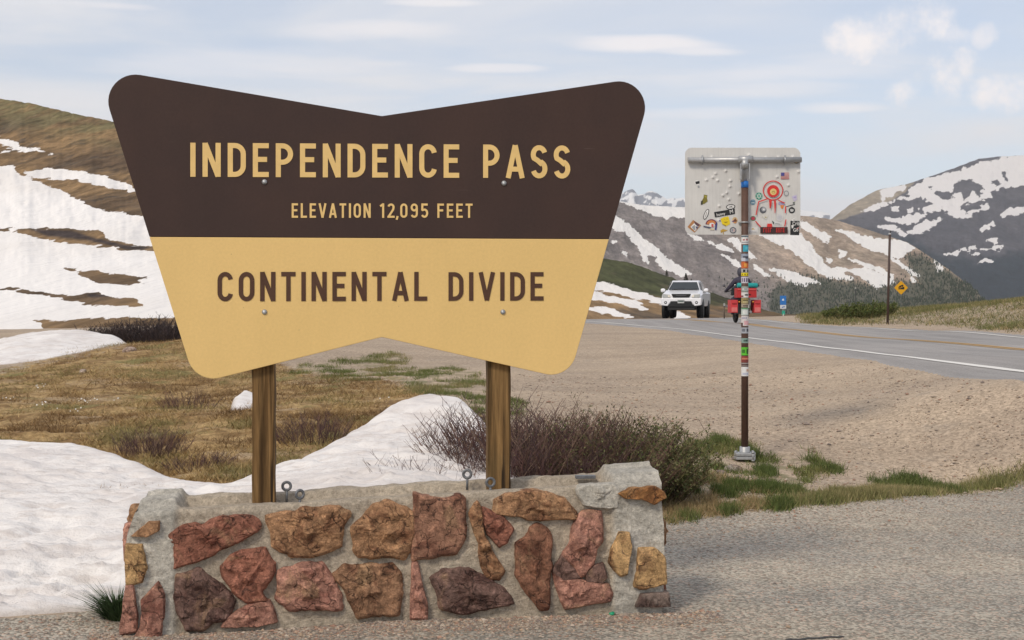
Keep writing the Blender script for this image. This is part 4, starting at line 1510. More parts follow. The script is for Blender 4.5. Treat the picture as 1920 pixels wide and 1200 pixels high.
def stone_mesh(poly, height, seed, tilt=None, base=0.014, M=72):
    rg = np.random.default_rng(seed)
    P = np.asarray(poly, float)
    seg = np.linalg.norm(np.roll(P, -1, 0) - P, axis=1)
    cum = np.concatenate([[0], np.cumsum(seg)])
    s = np.linspace(0, cum[-1], M, endpoint=False)
    Pc = np.vstack([P, P[:1]])
    ring = np.stack([np.interp(s, cum, Pc[:, 0]), np.interp(s, cum, Pc[:, 1])], 1)
    rs = 0.55 * ring + 0.45 * (0.5 * ring + 0.25 * (np.roll(ring, 1, 0) + np.roll(ring, -1, 0)))
    cen_ = rs.mean(0)
    sz = np.sqrt(np.prod(rs.max(0) - rs.min(0)))
    rs = cen_ + (rs - cen_) * (1 + 0.015 / (0.5 * sz + 0.02))
    rs = rs + (rs - cen_) / (np.linalg.norm(rs - cen_, axis=1)[:, None] + 1e-6) * (sz * 0.045 * fbm(rs[:, 0] * 18, rs[:, 1] * 14, oct=3, seed=seed))[:, None]
    ts = np.array([0, 0.0, 0.05, 0.11, 0.19, 0.29, 0.4, 0.52, 0.65, 0.78, 0.9])
    K = 9
    ang = rg.uniform(0, 2 * np.pi, K)
    slope = rg.uniform(0.3, 1.3, K) * height / 0.05
    off = rg.uniform(0.85, 1.5, K) * height
    V = []
    for i, tt in enumerate(ts):
        q = rs * (1 - tt) + cen_ * tt
        dx, dz = q[:, 0] - cen_[0], q[:, 1] - cen_[1]
        hpl = np.full(M, height)
        for a_, s_, o_ in zip(ang, slope, off):
            hpl = np.minimum(hpl, o_ - s_ * (np.cos(a_) * dx + np.sin(a_) * dz))
        edge = sstep(-0.05, 0.13, tt) * 0.75 + 0.25 * sstep(0, 0.35, tt)
        hh_ = np.clip(hpl, height * 0.45, None) * edge
        stp = fbm(q[:, 0] * 7 + seed, q[:, 1] * 11, oct=3, seed=seed)
        hh_ = hh_ + (height * 0.18 + 0.003) * edge * (0.45 - np.abs(stp) * 1.6) + 0.012 * edge * np.round(2.2 * fbm(q[:, 0] * 5 + 3 * seed, q[:, 1] * 9, oct=2, seed=seed + 7)) / 2.2 + 0.0045 * vnoise(q[:, 0] * 45, q[:, 1] * 45, seed=seed)
        b = -base - hh_
        if i == 0:
            b = np.full(M, 0.05)
        if i > 1:
            b = np.minimum(b, -base - 0.022 * sstep(0.0, 0.08, tt) - 0.002)
        V.append(np.stack([q[:, 0], b, q[:, 1]], 1))
    V = np.array(V)
    nr = len(ts)
    idx = np.arange(nr * M).reshape(nr, M)
    nxt = np.roll(idx, -1, 1)
    fs = np.stack([idx[:-1], nxt[:-1], nxt[1:], idx[1:]], -1).reshape(-1, 4)
    VV_ = V.reshape(-1, 3)
    cidx = len(VV_)
    ctr = np.array([[cen_[0], V[-1, :, 1].mean(), cen_[1]]])
    VV_ = np.vstack([VV_, ctr])
    tri = np.stack([idx[-1], nxt[-1], np.full(M, cidx), np.full(M, cidx)], -1)
    return VV_, fs, tri


def add_stone(poly, col, height, seed, frame=None, lift=0.014):
    V, fq, tr = stone_mesh(poly, height, seed, base=lift)
    V[:, 1] += WF
    if frame is not None:
        V = frame(V)
    me = bpy.data.meshes.new('stone')
    me.from_pydata(V.tolist(), [], [list(q) for q in fq] + [list(q[:3]) for q in tr])
    bm = bmesh.new()
    bm.from_mesh(me)
    bmesh.ops.recalc_face_normals(bm, faces=bm.faces)
    bm.to_mesh(me)
    bm.free()
    me.materials.append(M_STONE)
    o = bpy.data.objects.new('stone', me)
    link(o, wall)
    o.color = (*col, 1)
    return o


for i, (poly, (_, _, col, hgt)) in enumerate(zip(SPOLY, STONES)):
    r_ = np.random.default_rng(i)
    zc = sum(p[1] for p in poly) / len(poly)
    ac = sum(p[0] for p in poly) / len(poly)
    pil = ac < aL + 0.28 or ac > aR - 0.30
    so = add_stone(poly, col, hgt * (0.9 if pil else 1.2), 100 + i, None, 0.040 if pil else 0.014)
    if i == 26:
        so.data.materials.clear()
        so.data.materials.append(M_MORTAR)
        at_ = so.data.attributes.new('cement', 'FLOAT', 'POINT')
        at_.data.foreach_set('value', [1.0] * len(so.data.vertices))
# stones set in the two end faces (seen edge on)
for side, lst in ((-1, [(0.10, 0.44, 0.14, 0.26, PINK), (0.27, 0.20, 0.15, 0.2, RED), (0.30, 0.55, 0.16, 0.14, ORNG)]),
                  (1, [(0.10, 0.45, 0.12, 0.18, ORNG), (0.12, 0.16, 0.16, 0.22, RED), (0.30, 0.33, 0.17, 0.22, PINK), (0.30, 0.62, 0.2, 0.14, TANS)])):
    for k, (bb_, zz_, w_, h_, col) in enumerate(lst):
        poly = [(w_ / 2 * math.cos(a) * (1 + 0.2 * math.sin(3 * a + k)), h_ / 2 * math.sin(a) * (1 + 0.15 * math.cos(2 * a + k))) for a in np.linspace(0, 2 * math.pi, 9)[:-1]]
        ax = (aL if side < 0 else aR)

        def fr_(V, ax=ax, bb_=bb_, zz_=zz_, side=side):
            u = V.copy()
            depth = -(V[:, 1] - WF)
            return np.stack([ax + side * (depth - 0.005 + 0.0), WF + bb_ + V[:, 0], zz_ + V[:, 2]], 1)
        add_stone(poly, col, 0.045, 300 + k + (10 if side > 0 else 0), fr_)

# eye bolts standing in the top of the wall
for px, py, o_, tilt in ((537.5, 911.5, WF + 0.26, 0.1), (562, 927, WF + 0.07, 0.5), (876, 889, WF + 0.27, -0.3), (919.5, 904.5, WF + 0.07, 0.2)):
    a, z = sp(px, py, o_)
    z = max(z, wtop(a) + 0.030)
    m = MB()
    Rm, rr = 0.0235, 0.0085
    rings = []
    for k in range(20):
        A = 2 * math.pi * k / 20
        rings.append([((Rm + rr * math.cos(q)) * math.cos(A), rr * math.sin(q), (Rm + rr * math.cos(q)) * math.sin(A)) for q in [2 * math.pi * i / 10 for i in range(10)]])
    rings.append(rings[0])
    m.loft(rings, caps=False)
    m.tube([(0, 0, -Rm), (0, 0, -Rm - 0.07)], 0.0075, 10)
    b = m.build('eye_bolt', plain('weathered_iron', (0.16, 0.165, 0.175), 0.55, 0.5, 0.5, 0.3, 60) if 'weathered_iron' not in bpy.data.materials else bpy.data.materials['weathered_iron'], wall)
    b.location = (a, o_, z)
    b.rotation_euler = (0, 0, tilt)
m = MB()
a, z = sp(1100, 900, WF + 0.25)
m.box((a, WF + 0.3, wtop(a) + 0.018), (0.12, 0.05, 0.02))
m.build('iron_strap', bpy.data.materials['weathered_iron'], wall, 0.003)

# ================================================================== STICKER-COVERED ROAD SIGN, SEEN FROM BEHIND
RD = 15.2
RX, RY = (1396.5 - 960) / F * RD, RD
RZ0 = float(gz(RX, RY))
rs = thing('road_sign', 'back of a metal road sign on a brown pole plastered with stickers', 'road sign', (RX, RY, RZ0))
K = RD / F


def rp(px, py):
    """photograph point in the plane of the road sign -> local (x, z)"""
    return ((px - 960) * K - RX, EZ - (py - HOR) * K - RZ0)


t = NT('aluminium_sheet', 0.5, 0.4, 0.0)
n1 = t.noise(2.0, 5)
n2 = t.noise(1.0, 5, 0.6, t.mapping((60, 60, 3)))
c = t.mix(t.ramp(n1, 0.35, 0.65), (0.63, 0.62, 0.595), (0.56, 0.55, 0.53))
t.color(t.vary(c, n2, 0.95, 1.05))
t.b.inputs['Metallic'].default_value = 0.0
M_ALU = t.m
M_ALU2 = plain('galvanised_pipe', (0.42, 0.425, 0.43), 0.45, 0.5, 0.55, 0.12, 30)
M_POLE = plain('brown_pole_paint', (0.095, 0.052, 0.038), 0.55, 0.35, 0, 0.2, 14)

# panel with bullet dents
x0, z1 = rp(1285.5, 276)
x1, z0 = rp(1502.5, 439.5)
DENTS = [(1336, 294), (1406, 290), (1437, 295.5), (1461, 294), (1488, 294), (1362, 320), (1343, 325), (1338, 332), (1326, 337), (1347, 338), (1371, 338.5), (1370, 349), (1364, 361), (1357, 366), (1368, 373.5), (1387, 363), (1350, 386), (1499, 321.5), (1459, 331), (1480, 347)]
nx_, nz_ = 240, 180
gx_, gz_ = np.meshgrid(np.linspace(x0, x1, nx_), np.linspace(z0, z1, nz_))
dn = np.zeros_like(gx_)
for px, py in DENTS:
    a, b = rp(px, py)
    r2 = ((gx_ - a) ** 2 + (gz_ - b) ** 2) / 0.0125 ** 2
    dn += 0.017 * np.exp(-r2 ** 0.8)
dn += 0.002 * fbm(gx_ * 3, gz_ * 3, oct=2, seed=2)
rc = 0.075
inside = sdist(rounded([(x0, z0), (x1, z0), (x1, z1), (x0, z1)], [rc] * 4, 10), gx_, gz_)
PY_ = 0.05
fcs = grid_faces(nz_, nx_)
okf = inside.ravel()[fcs].mean(1) > -0.0005
ids, inv = np.unique(fcs[okf], return_inverse=True)
Vp = np.stack([gx_.ravel(), PY_ - dn.ravel(), gz_.ravel()], 1)[ids]
panel = np_mesh('panel', Vp, inv.reshape(-1, 4), M_ALU, rs)
m = MB()
m.prism(rounded([(x0, z0), (x1, z0), (x1, z1), (x0, z1)], [rc] * 4, 8), PY_ + 0.004, PY_ + 0.007, (0.75, 0.75, 0.73))
m.build('sign_face', M_TINT, rs)

# pole, collar, crossbar
bx, bz = rp(1396.5, 300)
_, zc = rp(0, 341)
pole_r = 0.0375
m = MB()
m.tube([(0, 0, 0.10), (0, 0, zc)], pole_r, 24)
m.build('pole', M_POLE, rs)
m = MB()
m.tube([(-0.012, 0, zc), (-0.012, 0, bz + 0.0)], 0.036, 20)
m.build('pole_top', M_ALU2, rs)
m = MB()
m.tube([(-0.0, 0, rp(0, 352)[1]), (-0.0, 0, rp(0, 340)[1])], pole_r + 0.002, 24, (0.02, 0.17, 0.55))
m.build('blue_band', M_PRINT, rs)
cxl, cxr = rp(1290, 300)[0], rp(1503, 300)[0]
m = MB()
m.tube([(cxl, 0.008, bz), (cxr, 0.008, bz + 0.004)], 0.030, 20)
m.build('crossbar', M_ALU2, rs)
m = MB()
m.tube([(-0.075, 0.006, bz), (0.075, 0.006, bz)], 0.037, 20)
m.tube([(-0.012, 0.004, bz), (-0.012, 0.002, bz - 0.10)], 0.042, 20)
for sx in (-1, 1):
    m.box((-0.012 + sx * 0.046, -0.002, bz - 0.13), (0.012, 0.03, 0.17))
m.build('tee_bracket', M_ALU2, rs)
for px in (1317, 1472):
    x, _ = rp(px, 300)
    m = MB()
    m.tube([(x - 0.012, 0.008, bz), (x + 0.012, 0.008, bz)], 0.037, 20)
    m.tube([(x, 0.0, bz - 0.05), (x, 0.0, bz + 0.05)], 0.009, 8)
    m.build('clamp', M_STEEL, rs)
_, zc2 = rp(0, 417)
m = MB()
m.tube([(0, 0, zc2 - 0.008), (0, 0, zc2 + 0.008)], pole_r + 0.006, 24)
m.box((0, 0.03, zc2), (0.125, 0.02, 0.014))
m.build('clamp', M_STEEL, rs)
# break-away base
m = MB()
m.lathe([(0.052, 0.155), (0.056, 0.15), (0.056, 0.10), (0.062, 0.09)], (0, 0, 0), 'z', 24)
m.build('base_collar', M_ALU2, rs)
m = MB()
m.prism([(-0.10, -0.08), (0.10, -0.08), (0.115, 0.0), (0.08, 0.09), (-0.08, 0.09), (-0.115, 0.0)], 0.062, 0.092, plane='xy')
m.prism([(-0.10, -0.08), (0.10, -0.08), (0.115, 0.0), (0.08, 0.09), (-0.08, 0.09), (-0.115, 0.0)], 0.022, 0.055, plane='xy')
m.build('slip_base', M_ALU2, rs, 0.004)
for bx_, by_ in ((0.075, -0.075), (-0.09, 0.03), (0.09, 0.04)):
    m = MB()
    m.tube([(bx_, by_, 0.0), (bx_, by_, 0.11)], 0.011, 8)
    m.lathe([(0.02, 0.092), (0.02, 0.104)], (bx_, by_, 0), 'z', 6)
    m.lathe([(0.02, 0.008), (0.02, 0.022)], (bx_, by_, 0), 'z', 6)
    m.build('base_bolt', M_STEEL, rs)

# ---- stickers on the panel: flat coloured shapes, layered a fraction of a millimetre
WHT, BLK, REDC = (0.72, 0.71, 0.69), (0.02, 0.02, 0.022), (0.62, 0.035, 0.03)


def ell(cx, cy, rx, ry=None, a0=0, a1=360, n=24, rot=0):
    ry = rx if ry is None else ry
    out = []
    full = abs(a1 - a0) >= 360
    for k in range(n if full else n + 1):
        A = math.radians(a0 + (a1 - a0) * k / n)
        x, y = rx * math.cos(A), ry * math.sin(A)
        out.append((cx + x * math.cos(rot) - y * math.sin(rot), cy + x * math.sin(rot) + y * math.cos(rot)))
    return out


def rct(cx, cy, w, hh_, rot=0):
    c, s = math.cos(rot), math.sin(rot)
    return [(cx + x * c - y * s, cy + x * s + y * c) for x, y in ((-w / 2, -hh_ / 2), (w / 2, -hh_ / 2), (w / 2, hh_ / 2), (-w / 2, hh_ / 2))]


def band(pts, w):
    L, Rr = ribbon(pts, w)
    return [[(L[i].x, L[i].y), (L[i + 1].x, L[i + 1].y), (Rr[i + 1].x, Rr[i + 1].y), (Rr[i].x, Rr[i].y)] for i in range(len(L) - 1)]


def sticker(shapes, name='sticker', y=None):
    """shapes: (polygon in photograph pixels, colour), later ones on top"""
    m = MB()
    y0 = PY_ - 0.004 if y is None else y
    for i, (poly, col) in enumerate(shapes):
        m.flat([rp(*p) for p in poly], y0 - 0.0005 * i, col)
    return m.build(name, M_PRINT, rs)


def text_on(txt, px, py, hpx, col, rot=0.0, squeeze=1.0, y=None, bold=0.0, name='lettering', parent=None):
    cu = bpy.data.curves.new(name, 'FONT')
    cu.body = txt
    cu.size = 1.0
    cu.align_x = 'CENTER'
    cu.align_y = 'CENTER'
    cu.offset = bold
    tmp = bpy.data.objects.new(name, cu)
    COL.objects.link(tmp)
    dg = bpy.context.evaluated_depsgraph_get()
    me = bpy.data.meshes.new_from_object(tmp.evaluated_get(dg))
    bpy.data.objects.remove(tmp)
    co = np.zeros(len(me.vertices) * 3, np.float32)
    me.vertices.foreach_get('co', co)
    co = co.reshape(-1, 3)
    s = hpx / 0.7
    c_, s_ = math.cos(rot), math.sin(rot)
    X = px + s * squeeze * co[:, 0] * c_ + s * co[:, 1] * s_
    Y = py + s * squeeze * co[:, 0] * s_ - s * co[:, 1] * c_
    out = np.zeros_like(co)
    y0 = (PY_ - 0.0075) if y is None else y
    out[:, 0] = (X - 960) * K - RX
    out[:, 1] = y0
    out[:, 2] = EZ - (Y - HOR) * K - RZ0
    me.vertices.foreach_set('co', out.ravel())
    a = me.attributes.new('tint', 'FLOAT_COLOR', 'CORNER')
    a.data.foreach_set('color', [col[0], col[1], col[2], 1.0] * len(me.loops))
    me.materials.clear()
    me.materials.append(M_PRINT)
    o = bpy.data.objects.new(name, me)
    return link(o, parent or rs)


def plaster(shapes, texts=(), name='sticker'):
    o = sticker(shapes, name)
    for a in texts:
        text_on(*a, parent=o)
    return o


S1 = (1280, 390, 16.0)      # crop 1: origin and scale
c1 = lambda *pts: zoomed(S1[:2], 16.0, pts)
c2 = lambda *pts: zoomed((1395, 300), 8.276, pts)
c3 = lambda *pts: zoomed((1260, 260), 6.0, pts)
ORA, PUR, YEL, GRN, NAV, GRY = (0.55, 0.20, 0.06), (0.07, 0.04, 0.12), (0.75, 0.56, 0.02), (0.03, 0.36, 0.25), (0.05, 0.055, 0.14), (0.30, 0.31, 0.33)
plaster([(c1((160, 560), (330, 350), (570, 510), (370, 730)), (0.42, 0.20, 0.08)), (c1((250, 560), (370, 440), (520, 530), (380, 690)), WHT),
         (c1((360, 380), (540, 500), (480, 560), (380, 470)), (0.12, 0.06, 0.07)), (c1((290, 560), (380, 500), (400, 640), (350, 660)), GRY),
         (c1((400, 540), (480, 560), (440, 640)), NAV)])
plaster([(ell(1325.2, 401.2, 4.0, 10.6, rot=0.38), BLK), (ell(1325.2, 401.2, 2.9, 9.2, rot=0.38), WHT)] + [(q, BLK) for q in band([(1323.5, 407), (1326, 397)], 0.7)])
plaster([(c1((960, 115), (1580, 10), (1590, 170), (990, 275)), BLK)], [('bunny', 1352.5, 401.2, 5.2, WHT, -0.17, 0.92, None, 0.01), ('M', 1372.6, 396.5, 7.2, WHT, -0.17, 0.9, None, 0.01)])
plaster([(ell(1371.2, 387.2, 8.6, 5.0, rot=-0.1), BLK), (ell(1371.2, 387.2, 7.1, 3.6, rot=-0.1), WHT)], [('OK', 1371.2, 387.2, 3.6, BLK, -0.1)])
plaster([(ell(1335, 420, 11, 9.5, 180, 370), (0.16, 0.03, 0.07)), (ell(1335, 420, 8.8, 7.6, 180, 365), ORA), (ell(1336, 421.5, 5.2, 4.4), WHT),
         (rct(1337, 422.5, 4, 6), (0.55, 0.10, 0.09)), (rct(1343.7, 424, 3.2, 14, 0.1), (0.04, 0.05, 0.20)), (rct(1327, 425.5, 14, 2.6, 0.22), (0.07, 0.08, 0.13)),
         (rct(1336, 429.5, 8, 2.5, 0.1), (0.6, 0.5, 0.35))])
plaster([(ell(1347.5, 411, 3.4, 3.2), WHT), (ell(1351, 413.5, 1.6), (0.15, 0.17, 0.4))])
plaster([(c1((1150, 320), (1240, 270), (1390, 240), (1440, 400), (1440, 480), (1310, 545), (1200, 470)), YEL)] +
        [(c1(*q), (0.30, 0.20, 0.01)) for q in [[(1200, 470), (1330, 515), (1310, 540), (1230, 500)], [(1260, 330), (1290, 330), (1280, 345)], [(1340, 320), (1370, 310), (1360, 335)], [(1240, 410), (1380, 400), (1320, 440)]]])
plaster([(ell(1379.2, 412.4, 5.0, 5.8), (0.60, 0.42, 0.22)), (c1((1510, 400), (1600, 300), (1660, 380), (1620, 410)), (0.16, 0.06, 0.03)), (c1((1490, 400), (1550, 360), (1560, 410)), (0.13, 0.06, 0.22)), (c1((1530, 420), (1640, 425), (1600, 460)), (0.62, 0.22, 0.06))])
plaster([(c1((1150, 670), (1220, 620), (1290, 640), (1380, 660), (1290, 700), (1250, 700), (1250, 790), (1235, 790), (1225, 700), (1170, 750)), (0.45, 0.28, 0.05))])
plaster([(ell(1375.7, 431.3, 6.2, 5.9), (0.07, 0.075, 0.10)), (ell(1375.7, 431.3, 4.6, 4.2), (0.5, 0.49, 0.48)), (rct(1374, 431, 1.4, 5), NAV), (rct(1377.5, 431, 1.2, 5), (0.4, 0.1, 0.1))])
plaster([(ell(1308.5, 342, 5, 5), WHT), (c3((268, 480), (315, 470), (318, 500), (275, 510)), BLK), (ell(1311, 349.5, 1.8), GRY)])
plaster([(c3((365, 625), (405, 632), (400, 665), (408, 700), (375, 725), (332, 740), (345, 690), (362, 660)), (0.20, 0.17, 0.03)), (c3((332, 700), (355, 690), (350, 738), (330, 742)), (0.05, 0.05, 0.03)), (c3((372, 635), (398, 640), (396, 660), (374, 655)), (0.35, 0.31, 0.05))])
# flag: stripes and canton
plaster([(rct(1473.3, 329, 15.4, 12), (0.60, 0.56, 0.55))] + [(rct(1473.3, 323.4 + i * 1.85, 15.4, 0.95), (0.50, 0.12, 0.11)) for i in range(7)] + [(rct(1469, 326, 6.4, 6.2), (0.08, 0.08, 0.28))])
plaster([(ell(1424.5, 367, 6.6, 6.8), (0.06, 0.38, 0.27)), (ell(1424.5, 367, 5.0), (0.55, 0.66, 0.60))] + [(rct(1424.5 + 4.6 * math.cos(a), 367 + 4.6 * math.sin(a), 2.4, 2.0, a), (0.03, 0.16, 0.11)) for a in [k * math.pi / 3 for k in range(6)]] + [(ell(1424.5, 367, 1.8), (0.06, 0.38, 0.27))])
plaster([(ell(1413, 378.5, 5.2, 5.4), (0.20, 0.33, 0.42)), (rct(1413, 376.5, 6.4, 1.4), (0.04, 0.10, 0.16)), (rct(1413, 379.5, 5.2, 1.3), (0.5, 0.55, 0.58)), (rct(1413, 382, 4, 1.0), (0.04, 0.10, 0.16))])
plaster([(ell(1413.4, 409, 5.2, 4.6), (0.10, 0.20, 0.12)), (ell(1413.4, 409, 3.6, 3.3), (0.45, 0.05, 0.08))])
plaster([(ell(1476, 362, 4.8, 5.4), (0.26, 0.27, 0.28)), (ell(1476, 362, 3.2, 3.7), (0.52, 0.52, 0.51))])
plaster([(c2((750, 560), (830, 530), (840, 610), (790, 640)), (0.52, 0.48, 0.62)), (c2((770, 570), (820, 560), (815, 590)), (0.35, 0.3, 0.55))])
plaster([(ell(1432, 393.2, 6.3, 6.3), (0.10, 0.105, 0.12)), (ell(1433.3, 391.8, 4.2, 4.0), (0.34, 0.35, 0.38)), (ell(1433.6, 392.2, 1.9), WHT)])
plaster([(ell(1486.3, 393.6, 6.0, 5.8), BLK), (ell(1486.3, 393.6, 3.4, 3.2), (0.5, 0.5, 0.49)), (c2((720, 740), (760, 720), (800, 750), (760, 760)), BLK)])
plaster([(q, (0.05, 0.05, 0.055)) for q in band([(1474, 387.5), (1484, 384.5), (1492, 382.5)], 1.3)] + [(ell(1490, 379.8, 2.0, 1.5), (0.08, 0.10, 0.08))])
plaster([(ell(1467.3, 383.5, 5.8, 4.0, 180, 360), (0.16, 0.10, 0.30)), (c2((540, 660), (640, 640), (640, 700), (560, 690)), (0.40, 0.36, 0.55)), (c2((575, 695), (635, 695), (615, 755), (585, 740)), (0.68, 0.22, 0.05))])
plaster([(rct(1436, 405, 10, 9, 0.5), (0.60, 0.58, 0.53)), (rct(1437, 407, 3, 2.4, 0.5), (0.40, 0.36, 0.22))])
plaster([(ell(1463.5, 407.5, 7, 7), (0.585, 0.58, 0.585)), (ell(1463.5, 407.5, 4.4, 4.4), (0.50, 0.50, 0.52))])
plaster([(c2((450, 930), (560, 960), (600, 990), (590, 1005), (480, 1000)), (0.62, 0.62, 0.61)), (c2((445, 935), (480, 960), (480, 995), (460, 980)), (0.03, 0.07, 0.06)), (rct(1459.5, 419.2, 9, 1.3, 0.12), (0.25, 0.28, 0.28))])
plaster([(rct(1492, 427, 17, 27, 0.02), BLK), (c2((755, 915), (800, 890), (800, 905), (770, 930), (790, 945), (760, 945)), WHT), (c2((745, 1010), (790, 1000), (775, 1050), (755, 1060)), WHT), (c2((820, 1060), (870, 1030), (850, 1080)), (0.5, 0.25, 0.24))],
        [('Crib', 1494, 419.0, 7.0, WHT, -0.05, 0.75, None, 0.01), ('Go', 1493.5, 431, 6.5, WHT, -0.15, 0.8, None, 0.01)])
plaster([(rct(1413.5, 430.5, 18, 11), (0.66, 0.65, 0.64)), (c2((125, 1085), (150, 1045), (180, 1085), (150, 1070)), (0.52, 0.34, 0.08)), (rct(1413, 434.5, 14, 1.2), (0.4, 0.4, 0.42))])
plaster([(ell(1495, 301.3, 6.0, 4.6), (0.03, 0.045, 0.03)), (ell(1495, 301.3, 4.2, 3.4), (0.62, 0.36, 0.06)), (ell(1495, 302, 2, 1.8), (0.2, 0.1, 0.03))], name='sticker')
bpy.context.view_layer.update()
rs.children[-1].location.y = -0.078
# the red hooded target figure
fig = []
cc = (1450.8, 356.5)
for a in range(24):
    A0, A1 = math.radians(a * 15), math.radians(a * 15 + 15)
    P = lambda r, A: (cc[0] + r * math.cos(A), cc[1] + r * 0.97 * math.sin(A))
    fig.append(([P(19.3, A0), P(19.3, A1), P(17.3, A1), P(17.3, A0)], REDC))
fig += [(ell(cc[0], cc[1] + 1.3, 11.4), REDC), (ell(cc[0] + 0.2, cc[1] + 2.6, 6.2), (0.70, 0.52, 0.20)), (ell(cc[0] + 0.4, cc[1] + 3.6, 3.4, 2.6), (0.42, 0.30, 0.08)), (ell(cc[0] + 0.2, cc[1] + 4.4, 2.2, 1.4), (0.70, 0.50, 0.16))]
for L in ([c2((370, 600))[0], c2((235, 645))[0], c2((195, 850))[0]], [c2((185, 945))[0], c2((265, 1035))[0]], [c2((540, 620))[0], c2((640, 665))[0]], [c2((655, 715))[0], c2((650, 820))[0]], [c2((660, 920))[0], c2((640, 1030))[0]]):
    fig += [(q, REDC) for q in band(L, 2.0)]
fig += [(c2((395, 620), (440, 620), (435, 690), (420, 750), (408, 750)), REDC), (c2((472, 625), (505, 625), (505, 700), (492, 825), (485, 825)), REDC), (c2((370, 985), (440, 985), (450, 1050), (360, 1050)), REDC),
        (c2((260, 1038), (685, 1038), (685, 1138), (260, 1138)), (0.05, 0.022, 0.02))]
for i in range(4):
    for k in range(2):
        x = 308 + i * 34 + k * 198
        fig.append((c2((x, 1050), (x + 8, 1050), (x + 8, 1120), (x, 1120)), REDC))
        for yb in (1050, 1080, 1110):
            if (i + k + yb) % 3 or yb == 1050:
                fig.append((c2((x + 9, yb), (x + 25, yb), (x + 25, yb + 11), (x + 9, yb + 11)), REDC))
plaster(fig, name='target_figure_sticker')

# ---- stickers wrapped round the pole
def wrap(py0, py1, layers, a0=-100, a1=100):
    """layers: (u0, u1, v0, v1, colour) in 0..1 across the front of the pole / down the sticker"""
    m = MB()
    zt_, zb_ = rp(0, py0)[1], rp(0, py1)[1]
    for i, (u0, u1, v0, v1, col) in enumerate(layers):
        r = pole_r + 0.0012 + 0.0005 * i
        n = max(2, int(10 * (u1 - u0)))
        A = [math.radians(-90 + (a0 + (a1 - a0) * (u0 + (u1 - u0) * k / n))) for k in range(n + 1)]
        za, zb2 = zt_ + (zb_ - zt_) * v0, zt_ + (zb_ - zt_) * v1
        vs = [(r * math.cos(q), r * math.sin(q), za) for q in A] + [(r * math.cos(q), r * math.sin(q), zb2) for q in A]
        m.add(vs, [(k, k + 1, n + 2 + k, n + 1 + k) for k in range(n)], col)
    return m.build('sticker', M_PRINT, rs)


L_ = (0.66, 0.65, 0.63)
wrap(441, 458, [(0, 1, 0, 1, L_), (0.1, 0.95, 0.05, 0.22, (0.08, 0.12, 0.15)), (0.3, 0.45, 0.45, 0.6, (0.4, 0.1, 0.1)), (0.55, 0.7, 0.4, 0.6, (0.35, 0.1, 0.1)), (0.2, 0.8, 0.75, 0.85, (0.3, 0.3, 0.35))])
wrap(460, 472, [(0.3, 1, 0, 1, (0.04, 0.33, 0.44)), (0.5, 0.85, 0.2, 0.7, (0.10, 0.48, 0.60))])
wrap(476, 491, [(0.05, 1, 0, 1, (0.28, 0.32, 0.40)), (0.3, 1, 0.3, 0.6, (0.05, 0.05, 0.07)), (0.1, 0.5, 0.5, 0.9, (0.5, 0.52, 0.58))])
wrap(490, 503, [(0.05, 1, 0, 1, (0.55, 0.13, 0.03)), (0.4, 0.6, 0.3, 0.8, (0.70, 0.32, 0.06)), (0.5, 0.9, 0.0, 0.3, (0.2, 0.05, 0.02))])
wrap(504, 511, [(0.1, 1, 0, 1, (0.45, 0.44, 0.42)), (0.3, 0.5, 0.2, 0.9, BLK), (0.65, 0.8, 0.2, 0.9, BLK)])
wrap(511.5, 517.5, [(0, 1, 0, 1, (0.72, 0.58, 0.01)), (0.2, 0.3, 0.3, 0.8, (0.2, 0.15, 0.01)), (0.42, 0.52, 0.3, 0.8, (0.2, 0.15, 0.01)), (0.65, 0.75, 0.3, 0.8, (0.2, 0.15, 0.01))])
wrap(519, 531, [(0, 1, 0, 1, (0.55, 0.52, 0.58)), (0.2, 0.28, 0.2, 0.8, PUR), (0.38, 0.46, 0.2, 0.8, PUR), (0.56, 0.64, 0.2, 0.8, PUR), (0.74, 0.82, 0.2, 0.8, PUR)])
wrap(537, 547, [(0.1, 0.9, 0, 1, (0.28, 0.34, 0.30)), (0.25, 0.8, 0.3, 0.75, (0.55, 0.57, 0.58)), (0.4, 0.65, 0.4, 0.6, (0.05, 0.05, 0.07))])
wrap(548, 558, [(0.1, 1, 0, 1, L_), (0.45, 0.75, 0.35, 0.65, BLK), (0.1, 0.35, 0.6, 0.9, (0.2, 0.05, 0.05))])
wrap(559, 569, [(0, 1, 0, 1, (0.34, 0.27, 0.11)), (0.3, 0.75, 0.3, 0.5, (0.1, 0.08, 0.03)), (0.3, 0.75, 0.65, 0.8, (0.55, 0.5, 0.3))])
wrap(569.5, 576, [(0, 1, 0, 1, (0.36, 0.30, 0.22)), (0.3, 1, 0.4, 0.8, (0.12, 0.09, 0.08))])
wrap(577, 591, [(0, 1, 0, 1, (0.50, 0.57, 0.53)), (0.1, 0.9, 0.0, 0.2, (0.12, 0.28, 0.15)), (0.3, 0.7, 0.35, 0.85, (0.66, 0.68, 0.66))])
wrap(592, 611, [(0, 1, 0, 1, (0.60, 0.56, 0.55)), (0.2, 0.6, 0.15, 0.3, (0.2, 0.2, 0.35)), (0.4, 0.9, 0.5, 0.9, (0.62, 0.36, 0.38)), (0.0, 0.3, 0.7, 1.0, (0.1, 0.055, 0.05))])
wrap(614, 625, [(0.05, 1, 0, 1, (0.36, 0.38, 0.42)), (0.2, 0.45, 0.2, 0.7, (0.05, 0.05, 0.07)), (0.6, 0.8, 0.2, 0.7, (0.05, 0.05, 0.07))])
wrap(634, 643, [(0.1, 0.9, 0, 1, (0.22, 0.33, 0.29)), (0.35, 0.7, 0.3, 0.7, (0.03, 0.06, 0.05))])
